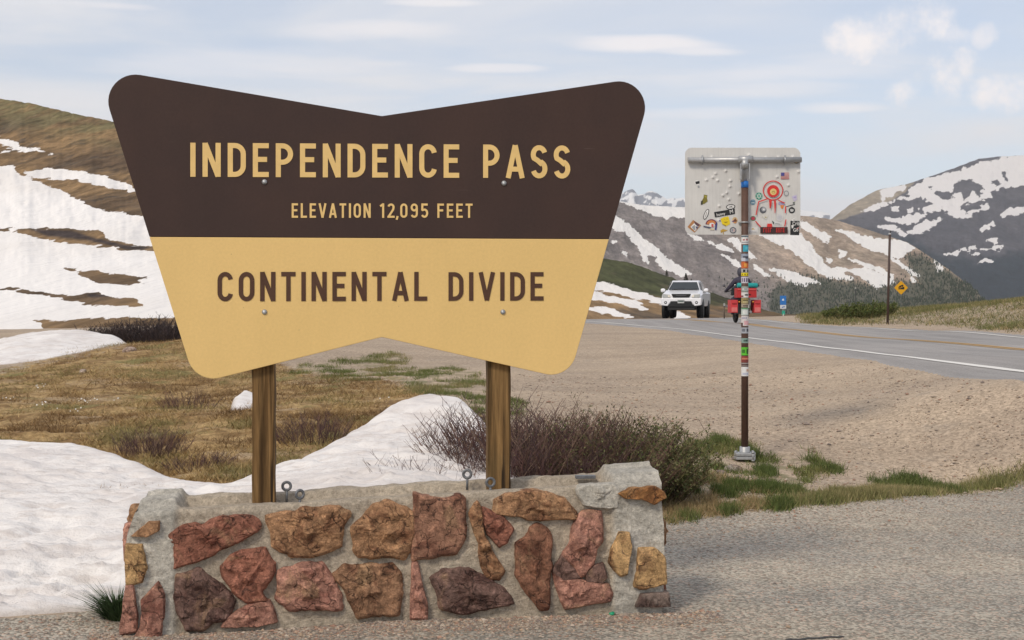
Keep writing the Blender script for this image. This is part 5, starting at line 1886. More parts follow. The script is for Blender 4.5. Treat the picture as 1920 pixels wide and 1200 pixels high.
wrap(651, 666, [(0.05, 1, 0, 1, (0.10, 0.46, 0.03)), (0.2, 0.45, 0.3, 0.7, (0.02, 0.03, 0.02)), (0.6, 0.75, 0.2, 0.8, (0.02, 0.05, 0.02)), (0.85, 1, 0.0, 0.4, (0.1, 0.07, 0.05))])
wrap(668, 679, [(0, 1, 0, 1, (0.30, 0.06, 0.045)), (0.2, 0.9, 0.3, 0.5, (0.55, 0.22, 0.14)), (0.2, 0.9, 0.7, 0.85, (0.08, 0.03, 0.03))])
wrap(680, 686, [(0, 1, 0, 1, (0.30, 0.27, 0.26)), (0.1, 0.9, 0.4, 0.8, (0.08, 0.04, 0.035))])
wrap(687.5, 705, [(0.08, 1, 0, 1, (0.70, 0.70, 0.69)), (0.6, 0.85, 0.25, 0.5, (0.5, 0.2, 0.07)), (0.25, 0.85, 0.65, 0.85, (0.48, 0.50, 0.60))])

# ================================================================== WHITE PICKUP
TD = 66.5
TX = (1277 - 960) / F * TD
tz = float(gz(TX, TD))
truck = thing('pickup_truck', 'white pickup truck coming up the road towards the pass', 'pickup truck', (TX, TD, tz), math.radians(-12.5))
t = NT('white_car_paint', 0.3, 0.5)
t.color(t.vary(t.mix(0.0, (0.78, 0.78, 0.80), (0.78, 0.78, 0.8)), t.noise(3, 4), 0.95, 1.03))
t.b.inputs['Coat Weight'].default_value = 0.5
M_WHITE = t.m
t = NT('dark_glass', 0.08, 0.6)
t.color((0.03, 0.038, 0.042))
M_GLASS = t.m
M_LAMP = tinted('lamp_lens', 0.15, 0.6)


def sec(y, w0, w1, w2, w3, z0, z1, z2, z3):
    h_ = [(w0, z0), (w1, z0 + 0.06), (w2, z1), (w2 - 0.01, z2), (w3, z3)]
    return [(x, y, z) for x, z in h_] + [(-x, y, z) for x, z in h_[::-1]]


m = MB()
m.loft([sec(0.02, 0.55, 0.80, 0.84, 0.70, 0.66, 0.80, 1.00, 1.08), sec(0.16, 0.62, 0.88, 0.92, 0.78, 0.60, 0.82, 1.06, 1.16), sec(0.42, 0.70, 0.93, 0.95, 0.80, 0.58, 0.86, 1.10, 1.20),
        sec(0.9, 0.72, 0.94, 0.96, 0.82, 0.56, 0.88, 1.17, 1.28), sec(1.35, 0.72, 0.93, 0.945, 0.84, 0.52, 0.86, 1.20, 1.335), sec(3.45, 0.72, 0.93, 0.95, 0.88, 0.52, 0.86, 1.20, 1.24),
        sec(4.2, 0.72, 0.95, 0.965, 0.90, 0.56, 0.9, 1.22, 1.26), sec(5.25, 0.72, 0.94, 0.95, 0.90, 0.62, 0.9, 1.22, 1.26)], smooth=False)
m.build('body', M_WHITE, truck, 0.02)
m = MB()
cab = lambda y, wb, wt, zb, zt_: [(wb, y, zb), (wt, y, zt_), (-wt, y, zt_), (-wb, y, zb)]
rings = [[(0.80, 1.28, 1.22), (0.78, 1.32, 1.32), (-0.78, 1.32, 1.32), (-0.80, 1.28, 1.22)], [(0.86, 1.95, 1.22), (0.62, 1.95, 1.745), (-0.62, 1.95, 1.745), (-0.86, 1.95, 1.22)],
         [(0.87, 2.3, 1.22), (0.65, 2.3, 1.815), (-0.65, 2.3, 1.815), (-0.87, 2.3, 1.22)], [(0.87, 3.0, 1.22), (0.65, 3.0, 1.81), (-0.65, 3.0, 1.81), (-0.87, 3.0, 1.22)], [(0.86, 3.4, 1.22), (0.68, 3.3, 1.75), (-0.68, 3.3, 1.75), (-0.86, 3.4, 1.22)]]
m.loft(rings, smooth=False)
m.build('cab', M_WHITE, truck, 0.03)
m = MB()
m.add([(-0.73, 1.34, 1.335), (0.73, 1.34, 1.335), (0.575, 1.88, 1.70), (-0.575, 1.88, 1.70)], [(0, 1, 2, 3)])
wsd = m.build('windshield', M_GLASS, truck)
wsd.location = (0, -0.03, 0.035)
m = MB()
for s, e in ((-0.55, 0.05), (0.10, 0.62)):
    m.tube([(s, 1.31, 1.375), (e, 1.36, 1.405)], 0.012, 6, (0.02, 0.02, 0.02))
    m.build('wiper', M_TINT, truck)
    m = MB()
for s in (-1, 1):
    m = MB()
    for y0, y1 in ((1.75, 2.4), (2.48, 3.15)):
        yt = max(y0, 2.03)
        m.add([(s * 0.865, y0 + 0.0, 1.27), (s * 0.875, y1, 1.27), (s * 0.70, y1 - 0.04, 1.76), (s * 0.70, yt, 1.76)], [(0, 1, 2, 3)])
    w = m.build('side_window', M_GLASS, truck)
    w.location = (s * 0.012, 0, 0.0)
m = MB()
m.prism([(-0.38, 0.985), (0.38, 0.985), (0.45, 1.15), (-0.45, 1.15)], -0.02, 0.1, (0.012, 0.012, 0.013))
m.box((0, -0.02, 1.07), (0.5, 0.02, 0.03), (0.10, 0.10, 0.11))
m.build('grille', M_TINT, truck, 0.01)
for s in (-1, 1):
    m = MB()
    m.prism([(s * 0.49, 0.97), (s * 0.86, 0.96), (s * 0.885, 1.15), (s * 0.53, 1.12)], -0.01, 0.12, (0.42, 0.43, 0.42))
    m.prism([(s * 0.50, 0.99), (s * 0.60, 0.99), (s * 0.62, 1.09), (s * 0.52, 1.09)], -0.02, 0.0, (0.80, 0.74, 0.62))
    m.build('headlight', M_LAMP, truck, 0.012)
m = MB()
m.prism([(-0.60, 0.54), (0.60, 0.54), (0.46, 0.80), (-0.46, 0.80)], -0.05, 0.2, (0.016, 0.017, 0.018))
m.box((0, 0.25, 0.52), (1.25, 0.5, 0.26), (0.02, 0.02, 0.02))
m.box((0, 1.6, 0.50), (1.1, 2.4, 0.2), (0.015, 0.015, 0.015))
m.build('lower_bumper', M_TINT, truck, 0.02)
m = MB()
m.prism([(-0.92, 0.62), (-0.63, 0.58), (-0.47, 0.80), (0.47, 0.80), (0.63, 0.58), (0.92, 0.62), (0.95, 0.95), (-0.95, 0.95)], -0.04, 0.2)
m.build('bumper', M_WHITE, truck, 0.03)
for s in (-1, 1):
    m = MB()
    m.lathe([(0.0, -0.052), (0.065, -0.05), (0.075, -0.03)], (s * 0.72, 0, 0.745), 'y', 14, (0.03, 0.03, 0.035))
    m.lathe([(0.0, -0.058), (0.035, -0.056), (0.04, -0.05)], (s * 0.72, 0, 0.745), 'y', 12, (0.5, 0.5, 0.5))
    m.build('fog_lamp', M_LAMP, truck)
m = MB()
m.box((0, -0.065, 0.79), (0.32, 0.012, 0.16), (0.30, 0.31, 0.31))
m.box((0, -0.073, 0.80), (0.24, 0.006, 0.06), (0.10, 0.13, 0.12))
m.box((0, -0.073, 0.745), (0.26, 0.006, 0.03), (0.62, 0.63, 0.62))
m.build('number_plate', M_TINT, truck)
for s in (-1, 1):
    m = MB()
    ring = lambda k, w, hh_: [(s * (1.02 + k), 1.62 + w * math.cos(a) * 0.5, 1.33 + hh_ * math.sin(a)) for a in [i * math.pi / 6 for i in range(12)]]
    m.loft([ring(-0.10, 0.08, 0.055), ring(-0.04, 0.13, 0.095), ring(0.06, 0.13, 0.095), ring(0.11, 0.09, 0.06)], (0.78, 0.78, 0.80))
    m.box((s * 0.94, 1.62, 1.25), (0.16, 0.07, 0.05), (0.03, 0.03, 0.03))
    m.build('mirror', M_TINT, truck)
for s in (-1, 1):
    for y in (0.92, 4.15):
        m = MB()
        m.lathe([(0.22, -0.13), (0.36, -0.135), (0.395, -0.10), (0.40, 0.0), (0.395, 0.10), (0.36, 0.135), (0.22, 0.13)], (s * 0.80, y, 0.40), 'x', 28)
        w = m.build('wheel', M_RUBBER, truck)
        m = MB()
        m.lathe([(0.0, s * 0.10), (0.10, s * 0.115), (0.21, s * 0.09), (0.235, s * 0.125)], (s * 0.80, y, 0.40), 'x', 20, (0.28, 0.28, 0.29))
        m.build('rim', M_TINT, w)
for s in (-1, 1):
    for y in (0.92, 4.15):
        m = MB()
        m.lathe([(0.0, s * 0.0), (0.485, s * 0.0), (0.485, s * 0.17)], (s * 0.79, y, 0.44), 'x', 24, (0.012, 0.012, 0.012))
        m.build('wheel_arch', M_TINT, truck)

# ================================================================== MOTORCYCLE AND RIDER (seen from behind)
MD = 51.0
MX = (1397 - 960) / F * MD
mz_ = float(gz(MX, MD))
bike = thing('touring_motorcycle', 'touring motorcycle with red panniers riding away behind the sticker covered pole', 'motorcycle', (MX, MD, mz_), math.radians(4))
m = MB()
tor = lambda y: [((0.245 + 0.075 * math.cos(q)), 0.075 * math.sin(q)) for q in [2 * math.pi * i / 10 for i in range(11)]]
m.lathe([(r_, x_) for r_, x_ in tor(0)], (0, 0.0, 0.32), 'x', 28, (0.015, 0.015, 0.015))
wh = m.build('wheel', M_RUBBER, bike)
m = MB()
m.lathe([(r_ * 0.98, x_ * 0.75) for r_, x_ in tor(0)], (0, 1.5, 0.32), 'x', 28)
m.build('wheel', M_RUBBER, bike)
m = MB()
m.lathe([(0.0, -0.04), (0.19, -0.03), (0.19, 0.03), (0.0, 0.04)], (0, 0, 0.32), 'x', 18, (0.14, 0.14, 0.15))
m.build('rim', M_TINT, wh)
m = MB()
m.box((0, 0.55, 0.52), (0.30, 0.9, 0.36), (0.03, 0.03, 0.035))
m.box((0, 0.8, 0.80), (0.34, 0.75, 0.22), (0.05, 0.02, 0.02))
m.tube([(0, 1.5, 0.32), (0, 1.2, 1.05)], 0.045, 10, (0.08, 0.08, 0.085))
m.box((0, 0.1, 0.62), (0.20, 0.5, 0.12), (0.02, 0.02, 0.022))
m.tube([(0.14, -0.28, 0.42), (0.12, 0.5, 0.34)], 0.05, 12, (0.22, 0.22, 0.23))
m.build('frame', M_TINT, bike, 0.02)
m = MB()
m.loft([[(-0.15, 0.0, 0.86), (0.15, 0.0, 0.86), (0.13, 0.0, 0.93), (-0.13, 0.0, 0.93)], [(-0.16, 0.45, 0.84), (0.16, 0.45, 0.84), (0.14, 0.45, 0.90), (-0.14, 0.45, 0.90)], [(-0.10, 0.75, 0.86), (0.10, 0.75, 0.86), (0.09, 0.75, 0.92), (-0.09, 0.75, 0.92)]])
m.build('seat', M_BLACK, bike, 0.02)
RB = (0.42, 0.028, 0.028)
for s in (-1, 1):
    m = MB()
    m.box((s * 0.42, 0.12, 0.62), (0.25, 0.52, 0.46), (0.55, 0.05, 0.055))
    m.box((s * 0.42, -0.146, 0.50), (0.21, 0.014, 0.16), (0.62, 0.16, 0.15))
    m.box((s * 0.42, -0.15, 0.72), (0.17, 0.012, 0.05), (0.30, 0.02, 0.02))
    m.build('pannier', M_TINT, bike, 0.025)
m = MB()
m.box((0.0, -0.06, 1.10), (0.72, 0.40, 0.34), RB)
m.box((0.0, -0.27, 1.22), (0.66, 0.02, 0.05), (0.55, 0.08, 0.07))
m.box((0.0, -0.27, 1.04), (0.30, 0.02, 0.05), (0.10, 0.01, 0.01))
m.build('top_box', M_TINT, bike, 0.03)
m = MB()
m.tube([(-0.30, -0.06, 1.365), (-0.26, -0.06, 1.365), (0.40, -0.06, 1.365), (0.44, -0.06, 1.365)], [0.07, 0.095, 0.095, 0.07], 14, (0.015, 0.30, 0.29))
m.tube([(0.44, -0.06, 1.365), (0.50, -0.06, 1.36)], [0.05, 0.03], 10, (0.03, 0.05, 0.05))
rollb = m.build('dry_bag', M_TINT)
rollb.location = bike.location
rollb.rotation_euler = bike.rotation_euler
tag(rollb, 'teal roll bag strapped across the red top box of the motorcycle', 'bag')
m = MB()
m.box((0, -0.17, 0.80), (0.14, 0.05, 0.07), (0.45, 0.02, 0.02))
m.build('tail_light', M_LAMP, bike, 0.01)
for s in (-1, 1):
    m = MB()
    m.tube([(s * 0.08, -0.12, 0.78), (s * 0.24, -0.16, 0.78)], [0.012, 0.012], 8, (0.03, 0.03, 0.03))
    m.lathe([(0.0, -0.03), (0.028, -0.02), (0.028, 0.02)], (s * 0.25, -0.17, 0.78), 'y', 12, (0.70, 0.28, 0.03))
    m.build('indicator', M_LAMP, bike)
m = MB()
m.box((0, -0.2, 0.62), (0.20, 0.012, 0.12), (0.55, 0.55, 0.53))
m.build('number_plate', M_TINT, bike)
m = MB()
m.tube([(-0.47, 1.0, 1.14), (-0.25, 1.12, 1.20), (0.25, 1.12, 1.20), (0.47, 1.0, 1.14)], 0.018, 8, (0.03, 0.03, 0.03))
m.build('handlebar', M_TINT, bike)
for s in (-1, 1):
    m = MB()
    m.tube([(s * 0.36, 1.08, 1.18), (s * 0.50, 1.12, 1.36)], 0.01, 6, (0.03, 0.03, 0.03))
    m.lathe([(0.0, -0.02), (0.05, -0.012), (0.05, 0.012), (0.0, 0.03)], (s * 0.52, 1.12, 1.38), 'y', 12, (0.10, 0.10, 0.11))
    m.build('mirror', M_TINT, bike)
m = MB()
m.loft([[(-0.20, 1.30, 1.02), (0.20, 1.30, 1.02), (0.22, 1.42, 1.02), (-0.22, 1.42, 1.02)], [(-0.20, 1.14, 1.48), (0.20, 1.14, 1.48), (0.20, 1.17, 1.48), (-0.20, 1.17, 1.48)]])
m.build('windscreen', M_GLASS, bike)

# rider: one skinned body
t = NT('riding_suit', 0.85, 0.2)
t.color(t.vary(t.mix(0.0, (0.05, 0.045, 0.065), (0.05, 0.045, 0.065)), t.noise(9, 5), 0.7, 1.4))
M_SUIT = t.m


def skinned(name, verts, edges, radii, mat, parent=None, sub=2, root=0):
    me = bpy.data.meshes.new(name)
    me.from_pydata([Vector(v) for v in verts], edges, [])
    o = bpy.data.objects.new(name, me)
    link(o, parent)
    sk = o.modifiers.new('skin', 'SKIN')
    sk.use_smooth_shade = True
    if not me.skin_vertices:
        me.attributes.new('', 'FLOAT', 'POINT') if False else None
    lay = me.skin_vertices[0].data if len(me.skin_vertices) else None
    if lay is not None:
        for i, r in enumerate(radii):
            lay[i].radius = (r, r) if not isinstance(r, tuple) else r
            lay[i].use_root = (i == root)
    ss = o.modifiers.new('smooth', 'SUBSURF')
    ss.levels = ss.render_levels = sub
    me.materials.append(mat)
    return o


person = thing('person', 'rider in a dark jacket and helmet seated on the motorcycle behind its red top box', 'person', tuple(bike.location), bike.rotation_euler.z)
V = [(0, 0.42, 0.98), (0, 0.44, 1.18), (0, 0.50, 1.42), (0, 0.54, 1.60), (0, 0.57, 1.70), (0, 0.60, 1.83),
     (-0.22, 0.54, 1.56), (-0.40, 0.66, 1.33), (-0.47, 0.94, 1.20), (-0.47, 1.02, 1.17),
     (0.22, 0.54, 1.56), (0.40, 0.66, 1.33), (0.47, 0.94, 1.20), (0.47, 1.02, 1.17),
     (-0.15, 0.46, 0.95), (-0.26, 0.92, 0.86), (-0.27, 0.70, 0.42), (-0.27, 0.90, 0.34),
     (0.15, 0.46, 0.95), (0.26, 0.92, 0.86), (0.27, 0.70, 0.42), (0.27, 0.90, 0.34)]
Ed = [(0, 1), (1, 2), (2, 3), (3, 4), (4, 5), (3, 6), (6, 7), (7, 8), (8, 9), (3, 10), (10, 11), (11, 12), (12, 13), (0, 14), (14, 15), (15, 16), (16, 17), (0, 18), (18, 19), (19, 20), (20, 21)]
Rr_ = [(0.17, 0.14), (0.18, 0.13), (0.21, 0.14), (0.15, 0.11), 0.07, 0.09, 0.10, 0.075, 0.055, 0.05, 0.10, 0.075, 0.055, 0.05, 0.12, 0.09, 0.065, 0.05, 0.12, 0.09, 0.065, 0.05]
try:
    body = skinned('body', V, Ed, Rr_, M_SUIT, person)
except Exception as ex:
    print('skin', ex)
m = MB()
m.lathe([(0.0, 0.175), (0.07, 0.16), (0.12, 0.11), (0.145, 0.03), (0.145, -0.05), (0.125, -0.12), (0.10, -0.15), (0.0, -0.15)], (0, 0.60, 1.87), 'z', 20, (0.06, 0.058, 0.075))
m.build('helmet', M_TINT, person)
for s in (-1, 1):
    m = MB()
    m.box((s * 0.47, 1.03, 1.17), (0.09, 0.10, 0.07), (0.03, 0.03, 0.035))
    for k in range(4):
        m.tube([(s * 0.47 + (k - 1.5) * 0.022, 1.07, 1.19), (s * 0.47 + (k - 1.5) * 0.022, 1.10, 1.16), (s * 0.47 + (k - 1.5) * 0.022, 1.07, 1.13)], 0.011, 6, (0.03, 0.03, 0.035))
    m.tube([(s * 0.43, 1.0, 1.17), (s * 0.41, 1.05, 1.16)], 0.012, 6, (0.03, 0.03, 0.035))
    m.build('glove', M_TINT, person, 0.01)

# ================================================================== SMALL ROADSIDE SIGNS AND POSTS
# tall snow marker pole
d = 52.0
bx_, by_ = (1664 - 960) / F * d, d
bz_ = float(gz(bx_, by_))
mk = thing('snow_pole', 'tall thin dark snow marker pole leaning on the grassy bank', 'marker pole', (bx_, by_, bz_))
hh_ = (605 - 440) / F * d + (EZ - (605 - HOR) / F * d - bz_)
lean_ = (1668.5 - 1664) / F * d
m = MB()
m.tube([(0, 0, -0.1), (lean_ * 0.5, 0, hh_ * 0.5), (lean_, 0, hh_)], 0.045, 10, (0.07, 0.045, 0.038))
m.build('pole', M_TINT, mk)
m = MB()
m.tube([(lean_, 0, hh_), (lean_, 0, hh_ + 0.06)], 0.05, 10, (0.45, 0.46, 0.47))
m.tube([(lean_ + 0.01, 0, hh_ + 0.06), (lean_ + 0.04, 0, hh_ + 0.15)], 0.022, 8, (0.05, 0.05, 0.05))
m.build('pole_cap', M_TINT, mk)
# yellow grade sign
d = 100.0
x_, z_ = (1689.5 - 960) / F * d, EZ - (539.5 - HOR) / F * d
gz_0 = float(gz(x_, d))
gs = thing('warning_sign', 'yellow diamond warning sign showing a truck on a steep grade', 'warning sign', (x_, d, gz_0))
s_ = 12.0 / F * d
zz_ = z_ - gz_0
m = MB()
m.prism(rounded([(0, zz_ - s_ * 1.1), (s_ * 1.1, zz_), (0, zz_ + s_ * 1.1), (-s_ * 1.1, zz_)], [0.06] * 4, 4), -0.004, 0.004, (0.72, 0.36, 0.01))
pn = m.build('panel', M_PRINT, gs)
m = MB()
kx = s_ / 12.0
pp = lambda pts: [(a * kx, zz_ + b * kx) for a, b in pts]
m.flat(pp([(-6.2, -3.0), (6.0, 2.2), (6.0, -3.0)]), -0.007, (0.02, 0.018, 0.015))
m.flat(pp([(-5.2, -0.9), (-2.0, 0.4), (-2.9, 2.6), (-4.4, 2.0)]), -0.008, (0.02, 0.018, 0.015))
m.flat(pp([(-2.3, 0.8), (4.8, 3.8), (3.4, 6.0), (-3.6, 3.2)]), -0.008, (0.02, 0.018, 0.015))
for cx_i, cy_i in ((-3.8, -0.9), (-0.4, 0.6), (2.9, 2.0)):
    m.flat([(cx_i * kx + 1.0 * kx * math.cos(a), zz_ + cy_i * kx + 1.0 * kx * math.sin(a)) for a in [i * math.pi / 5 for i in range(10)]], -0.0095, (0.02, 0.018, 0.015))
m.build('truck_symbol', M_PRINT, pn)
m = MB()
m.tube([(0, 0.03, -0.3), (0, 0.03, zz_ + 0.5 * s_)], 0.03, 8, (0.10, 0.11, 0.10))
m.build('post', M_TINT, gs)
# blue sign with a mile marker below
d = 74.0
x_ = (1468.3 - 960) / F * d
g0 = float(gz(x_, d))
bs = thing('blue_sign', 'small blue service sign on a post at the crest of the road', 'road sign', (x_, d, g0))
zt_, zb_, zl_ = [EZ - (q - HOR) / F * d - g0 for q in (554.5, 571.5, 579)]
w_ = 11.5 / F * d / 2
m = MB()
m.prism([(-w_, zb_), (w_, zb_), (w_, zt_), (-w_, zt_)], -0.004, 0.004, (0.03, 0.17, 0.50))
m.flat([(-w_ * 0.35, (zt_ + zb_) / 2 - 0.02), (w_ * 0.35, (zt_ + zb_) / 2 - 0.02), (w_ * 0.25, (zt_ + zb_) / 2 + 0.09), (-w_ * 0.3, (zt_ + zb_) / 2 + 0.07)], -0.006, (0.6, 0.65, 0.7))
m.build('panel', M_PRINT, bs)
m = MB()
m.prism([(-w_, zl_), (w_, zl_), (w_, zb_ - 0.01), (-w_, zb_ - 0.01)], -0.004, 0.004, (0.60, 0.62, 0.64))
m.flat([(-w_ * 0.5, zl_ + 0.05), (w_ * 0.6, zl_ + 0.09), (w_ * 0.5, zl_ + 0.14), (-w_ * 0.4, zl_ + 0.10)], -0.006, (0.04, 0.15, 0.42))
m.build('arrow_panel', M_PRINT, bs)
m = MB()
m.tube([(0, 0.03, -0.2), (0, 0.03, zt_ - 0.1)], 0.03, 8, (0.22, 0.22, 0.21))
m.build('post', M_TINT, bs)
d = 70.0
x_ = (1469 - 960) / F * d
g0 = float(gz(x_, d))
zz_ = EZ - (588 - HOR) / F * d - g0
mm_ = thing('mile_marker', 'short post with a small green mile marker below the blue sign', 'mile marker', (x_, d, g0))
m = MB()
m.prism([(-0.075, zz_ - 0.05), (0.075, zz_ - 0.05), (0.075, zz_ + 0.15), (-0.075, zz_ + 0.15)], -0.004, 0.004, (0.03, 0.32, 0.22))
m.build('panel', M_PRINT, mm_)
m = MB()
m.tube([(0, 0.02, -0.1), (0, 0.02, max(zz_, 0.1))], 0.03, 8, (0.45, 0.44, 0.42))
m.build('post', M_TINT, mm_)
# slim delineator posts
for px, yt, d, name, lab, col in ((1604, 540, 80.0, 'delineator_post', 'slim dark post standing beyond the green shrubs', (0.05, 0.055, 0.05)), (1358, 571, 62.0, 'delineator_post', 'slim brown post with a crosspiece left of the motorcycle', (0.10, 0.07, 0.05))):
    x_ = (px - 960) / F * d
    g0 = float(gz(x_, d))
    zt_ = EZ - (yt - HOR) / F * d - g0
    dp = thing(name, lab, 'post', (x_, d, g0))
    m = MB()
    m.tube([(0, 0, -0.1), (0, 0, zt_ - 0.05)], 0.032, 8, col)
    m.build('post', M_TINT, dp)
    m = MB()
    m.box((0, -0.02, zt_), (0.075, 0.03, 0.11), (0.36, 0.36, 0.34))
    if px < 1500:
        m.box((0.14, 0, zt_ - 0.06), (0.22, 0.03, 0.06), (0.16, 0.15, 0.17))
    m.build('reflector', M_TINT, dp)

# ================================================================== SNOW BANKS
t = NT('old_snow', 0.7, 0.3)
n1, n2, n3 = t.noise(0.9, 6, 0.65), t.noise(5, 6, 0.7), t.noise(1.0, 6, 0.7, t.mapping((2.2, 7.0, 7.0), None, (0, 0, -0.15)))
c = t.mix(t.ramp(n1, 0.4, 0.66), (0.81, 0.78, 0.755), (0.68, 0.635, 0.61))
c = t.mix(t.ramp(n3, 0.46, 0.66, 0, 0.75), c, (0.60, 0.545, 0.51))
c = t.mix(t.ramp(t.noise(22, 6, 0.8), 0.58, 0.74, 0, 0.55), c, (0.40, 0.34, 0.30))
c = t.mix(t.attr('dirt'), c, (0.40, 0.34, 0.29))
t.color(c)
t.b.inputs['Subsurface Weight'].default_value = 0.0
t.bump(t.math('ADD', n3, t.math('ADD', n2, t.math('MULTIPLY', t.noise(30, 4, 0.7), 0.25))), 0.6, 0.05)
M_SNOW = t.m


def snow_bank(poly, pts, label, step=0.04, edge=0.22, rip=0.03, seed=1, ripx=(3.0, 6.0), group=None):
    P = np.asarray(poly)
    xs = np.arange(P[:, 0].min() - 0.15, P[:, 0].max() + 0.15, step)
    ys = np.arange(P[:, 1].min() - 0.15, P[:, 1].max() + 0.15, step)
    X, Y = np.meshgrid(xs, ys)
    sd = sdist(poly, X, Y) + 0.05 * fbm(X * 2.5, Y * 2.5, oct=4, seed=seed)
    g = gz(X, Y)
    tp = TPS(pts, 0.003)(X, Y)
    k = np.sqrt(np.clip(sd / edge, 0, 1))
    k = k * (2 - k)
    r = rip * fbm(X * ripx[0], Y * ripx[1], oct=4, seed=seed + 3, gain=0.55) * sstep(0, 0.4, sd)
    rough = sstep(10.6, 9.0, Y) * sstep(-2.2, -2.9, X) * (0.085 * fbm(X * 3.6, Y * 5, oct=5, seed=seed + 21, gain=0.6) + 0.05 * np.abs(fbm(X * 9, Y * 9, oct=3, seed=seed + 22))) * sstep(0, 0.25, sd) if step < 0.05 and edge == 0.2 else 0
    r = r + rough
    cup = 0.35 * rip * np.abs(vnoise(X * 5, Y * 5, seed=seed + 9)) * sstep(0, 0.4, sd)
    Z = g - 0.03 + (np.maximum(tp, g + 0.04) - g + 0.03) * k + r - cup
    Z = np.where(sd < 0, g - 0.04, Z)
    f = grid_faces(*X.shape)
    ok = sd.ravel()[f].max(1) > -0.02
    ids, inv = np.unique(f[ok], return_inverse=True)
    V = np.stack([X.ravel(), Y.ravel(), Z.ravel()], 1)[ids]
    dirt = (sstep(0.10, 0.0, sd) * 0.7).ravel()[ids]
    o = np_mesh('snow_bank', V, inv.reshape(-1, 4), M_SNOW, attrs={'dirt': dirt})
    return tag(o, label, 'snow bank', group)


XY = lambda px, d: ((px - 960) / F * d, d)
near_poly = [(-14, 3.8), (-9, 5.75), (-5.2, 7.1), (-2.95, 8.13), (-2.42, 8.42), (-2.2, 8.75), (-1.5, 9.0), (-0.45, 9.35), (0.0, 10.2), (0.12, 11.6), (0.02, 13.0), (-0.15, 14.3), (-0.45, 15.2),
             (-0.9, 15.6), (-1.3, 15.2), XY(640, 14.3), XY(600, 13.6), XY(560, 13.1), XY(520, 12.7), XY(430, 12.1), XY(330, 12.8), XY(230, 13.9), XY(150, 14.7), XY(0, 15.1), (-8, 15.5), (-14, 14)]
SB = 'snow banks left beside the pass road'
snow_bank(near_poly, [G(0, 1163, 8.15), G(200, 1140, 8.55), G(0, 1060, 9.2), G(120, 1060, 9.3), G(230, 1000, 10.0), G(0, 960, 10.6), G(0, 905, 12.0), G(0, 850, 13.7), G(0, 828, 14.75),
                      G(150, 835, 14.35), G(230, 858, 13.55), G(330, 898, 12.45), G(425, 911, 11.75), G(520, 872, 12.35), G(560, 861, 12.75), G(600, 838, 13.3), G(640, 817, 13.95), G(700, 790, 14.5),
                      G(740, 767, 14.7), G(790, 758, 14.8), G(830, 759, 14.7), G(870, 778, 14.4), G(900, 806, 14.0), G(800, 830, 12.8), G(700, 860, 12.0), G(600, 890, 11.3), G(860, 880, 11.8), G(450, 930, 10.8),
                      G(760, 900, 10.6), (-0.2, 9.8, 0.20), (-1.5, 9.4, 0.22), (-2.2, 9.3, 0.22), G(300, 930, 11.0), (-8, 8, 0.35), (-10, 13, 0.6)],
          'broad dirty white snow drift behind the stone wall, rising to a mound between the posts', 0.035, 0.2, 0.055, 3, (4.5, 8.0))
lm = [XY(-160, 27), XY(0, 28.2), XY(90, 28.6), XY(170, 29.6), XY(225, 31.5), XY(255, 33.5), XY(235, 35), XY(150, 36), XY(60, 36), XY(-160, 34)]
snow_bank(lm, [G(-150, 700, 27.5), G(0, 704, 28.6), G(80, 690, 29.2), G(0, 672, 31), G(60, 645, 33), G(90, 632, 34), G(120, 628, 34.2), G(150, 634, 34), G(180, 647, 33.5), G(215, 655, 33), G(150, 665, 31),
               G(-150, 675, 33)],
          'rounded snow heap at the left edge in front of the dark willow hedge', 0.08, 0.5, 0.05, 13, (1.6, 3.0))
ss = [XY(430, 18.3), XY(440, 18.1), XY(472, 18.3), XY(496, 18.9), XY(480, 19.4), XY(455, 19.5), XY(434, 19.0)]
snow_bank(ss, [G(440, 758, 18.5), G(458, 747, 18.9), G(478, 751, 18.9)], 'tiny leftover lump of snow in the dry grass beside the left post', 0.02, 0.15, 0.02, 23, (8, 8))

# ================================================================== BUSHES
t = NT('twig_bark', 0.85, 0.2)
t.color(t.vary(t.attr('tint', 'Color'), t.noise(20, 3), 0.8, 1.25))
M_TWIG = t.m
t = NT('small_leaf', 0.75, 0.25)
t.color(t.attr('tint', 'Color'))
M_LEAF = t.m


def tubes(P, Rd, C, k=3):
    """P (n, m, 3) polylines, Rd (n, m) radii, C (n, 3) colours -> verts, faces, colours"""
    n, m, _ = P.shape
    T = np.zeros_like(P)
    T[:, 1:-1] = P[:, 2:] - P[:, :-2]
    T[:, 0] = P[:, 1] - P[:, 0]
    T[:, -1] = P[:, -1] - P[:, -2]
    T /= np.linalg.norm(T, axis=-1, keepdims=True) + 1e-9
    ref = np.tile(np.array([0.31, 0.87, 0.12]), (n, m, 1))
    U = np.cross(T, ref)
    U /= np.linalg.norm(U, axis=-1, keepdims=True) + 1e-9
    Wv = np.cross(T, U)
    ang = np.arange(k) * 2 * np.pi / k
    V = P[:, :, None, :] + Rd[:, :, None, None] * (U[:, :, None, :] * np.cos(ang)[None, None, :, None] + Wv[:, :, None, :] * np.sin(ang)[None, None, :, None])
    idx = np.arange(n * m * k).reshape(n, m, k)
    a, b = idx[:, :-1], idx[:, 1:]
    f = np.stack([a, np.roll(a, -1, 2), np.roll(b, -1, 2), b], -1).reshape(-1, 4)
    return V.reshape(-1, 3), f, np.repeat(C, m * k, 0)


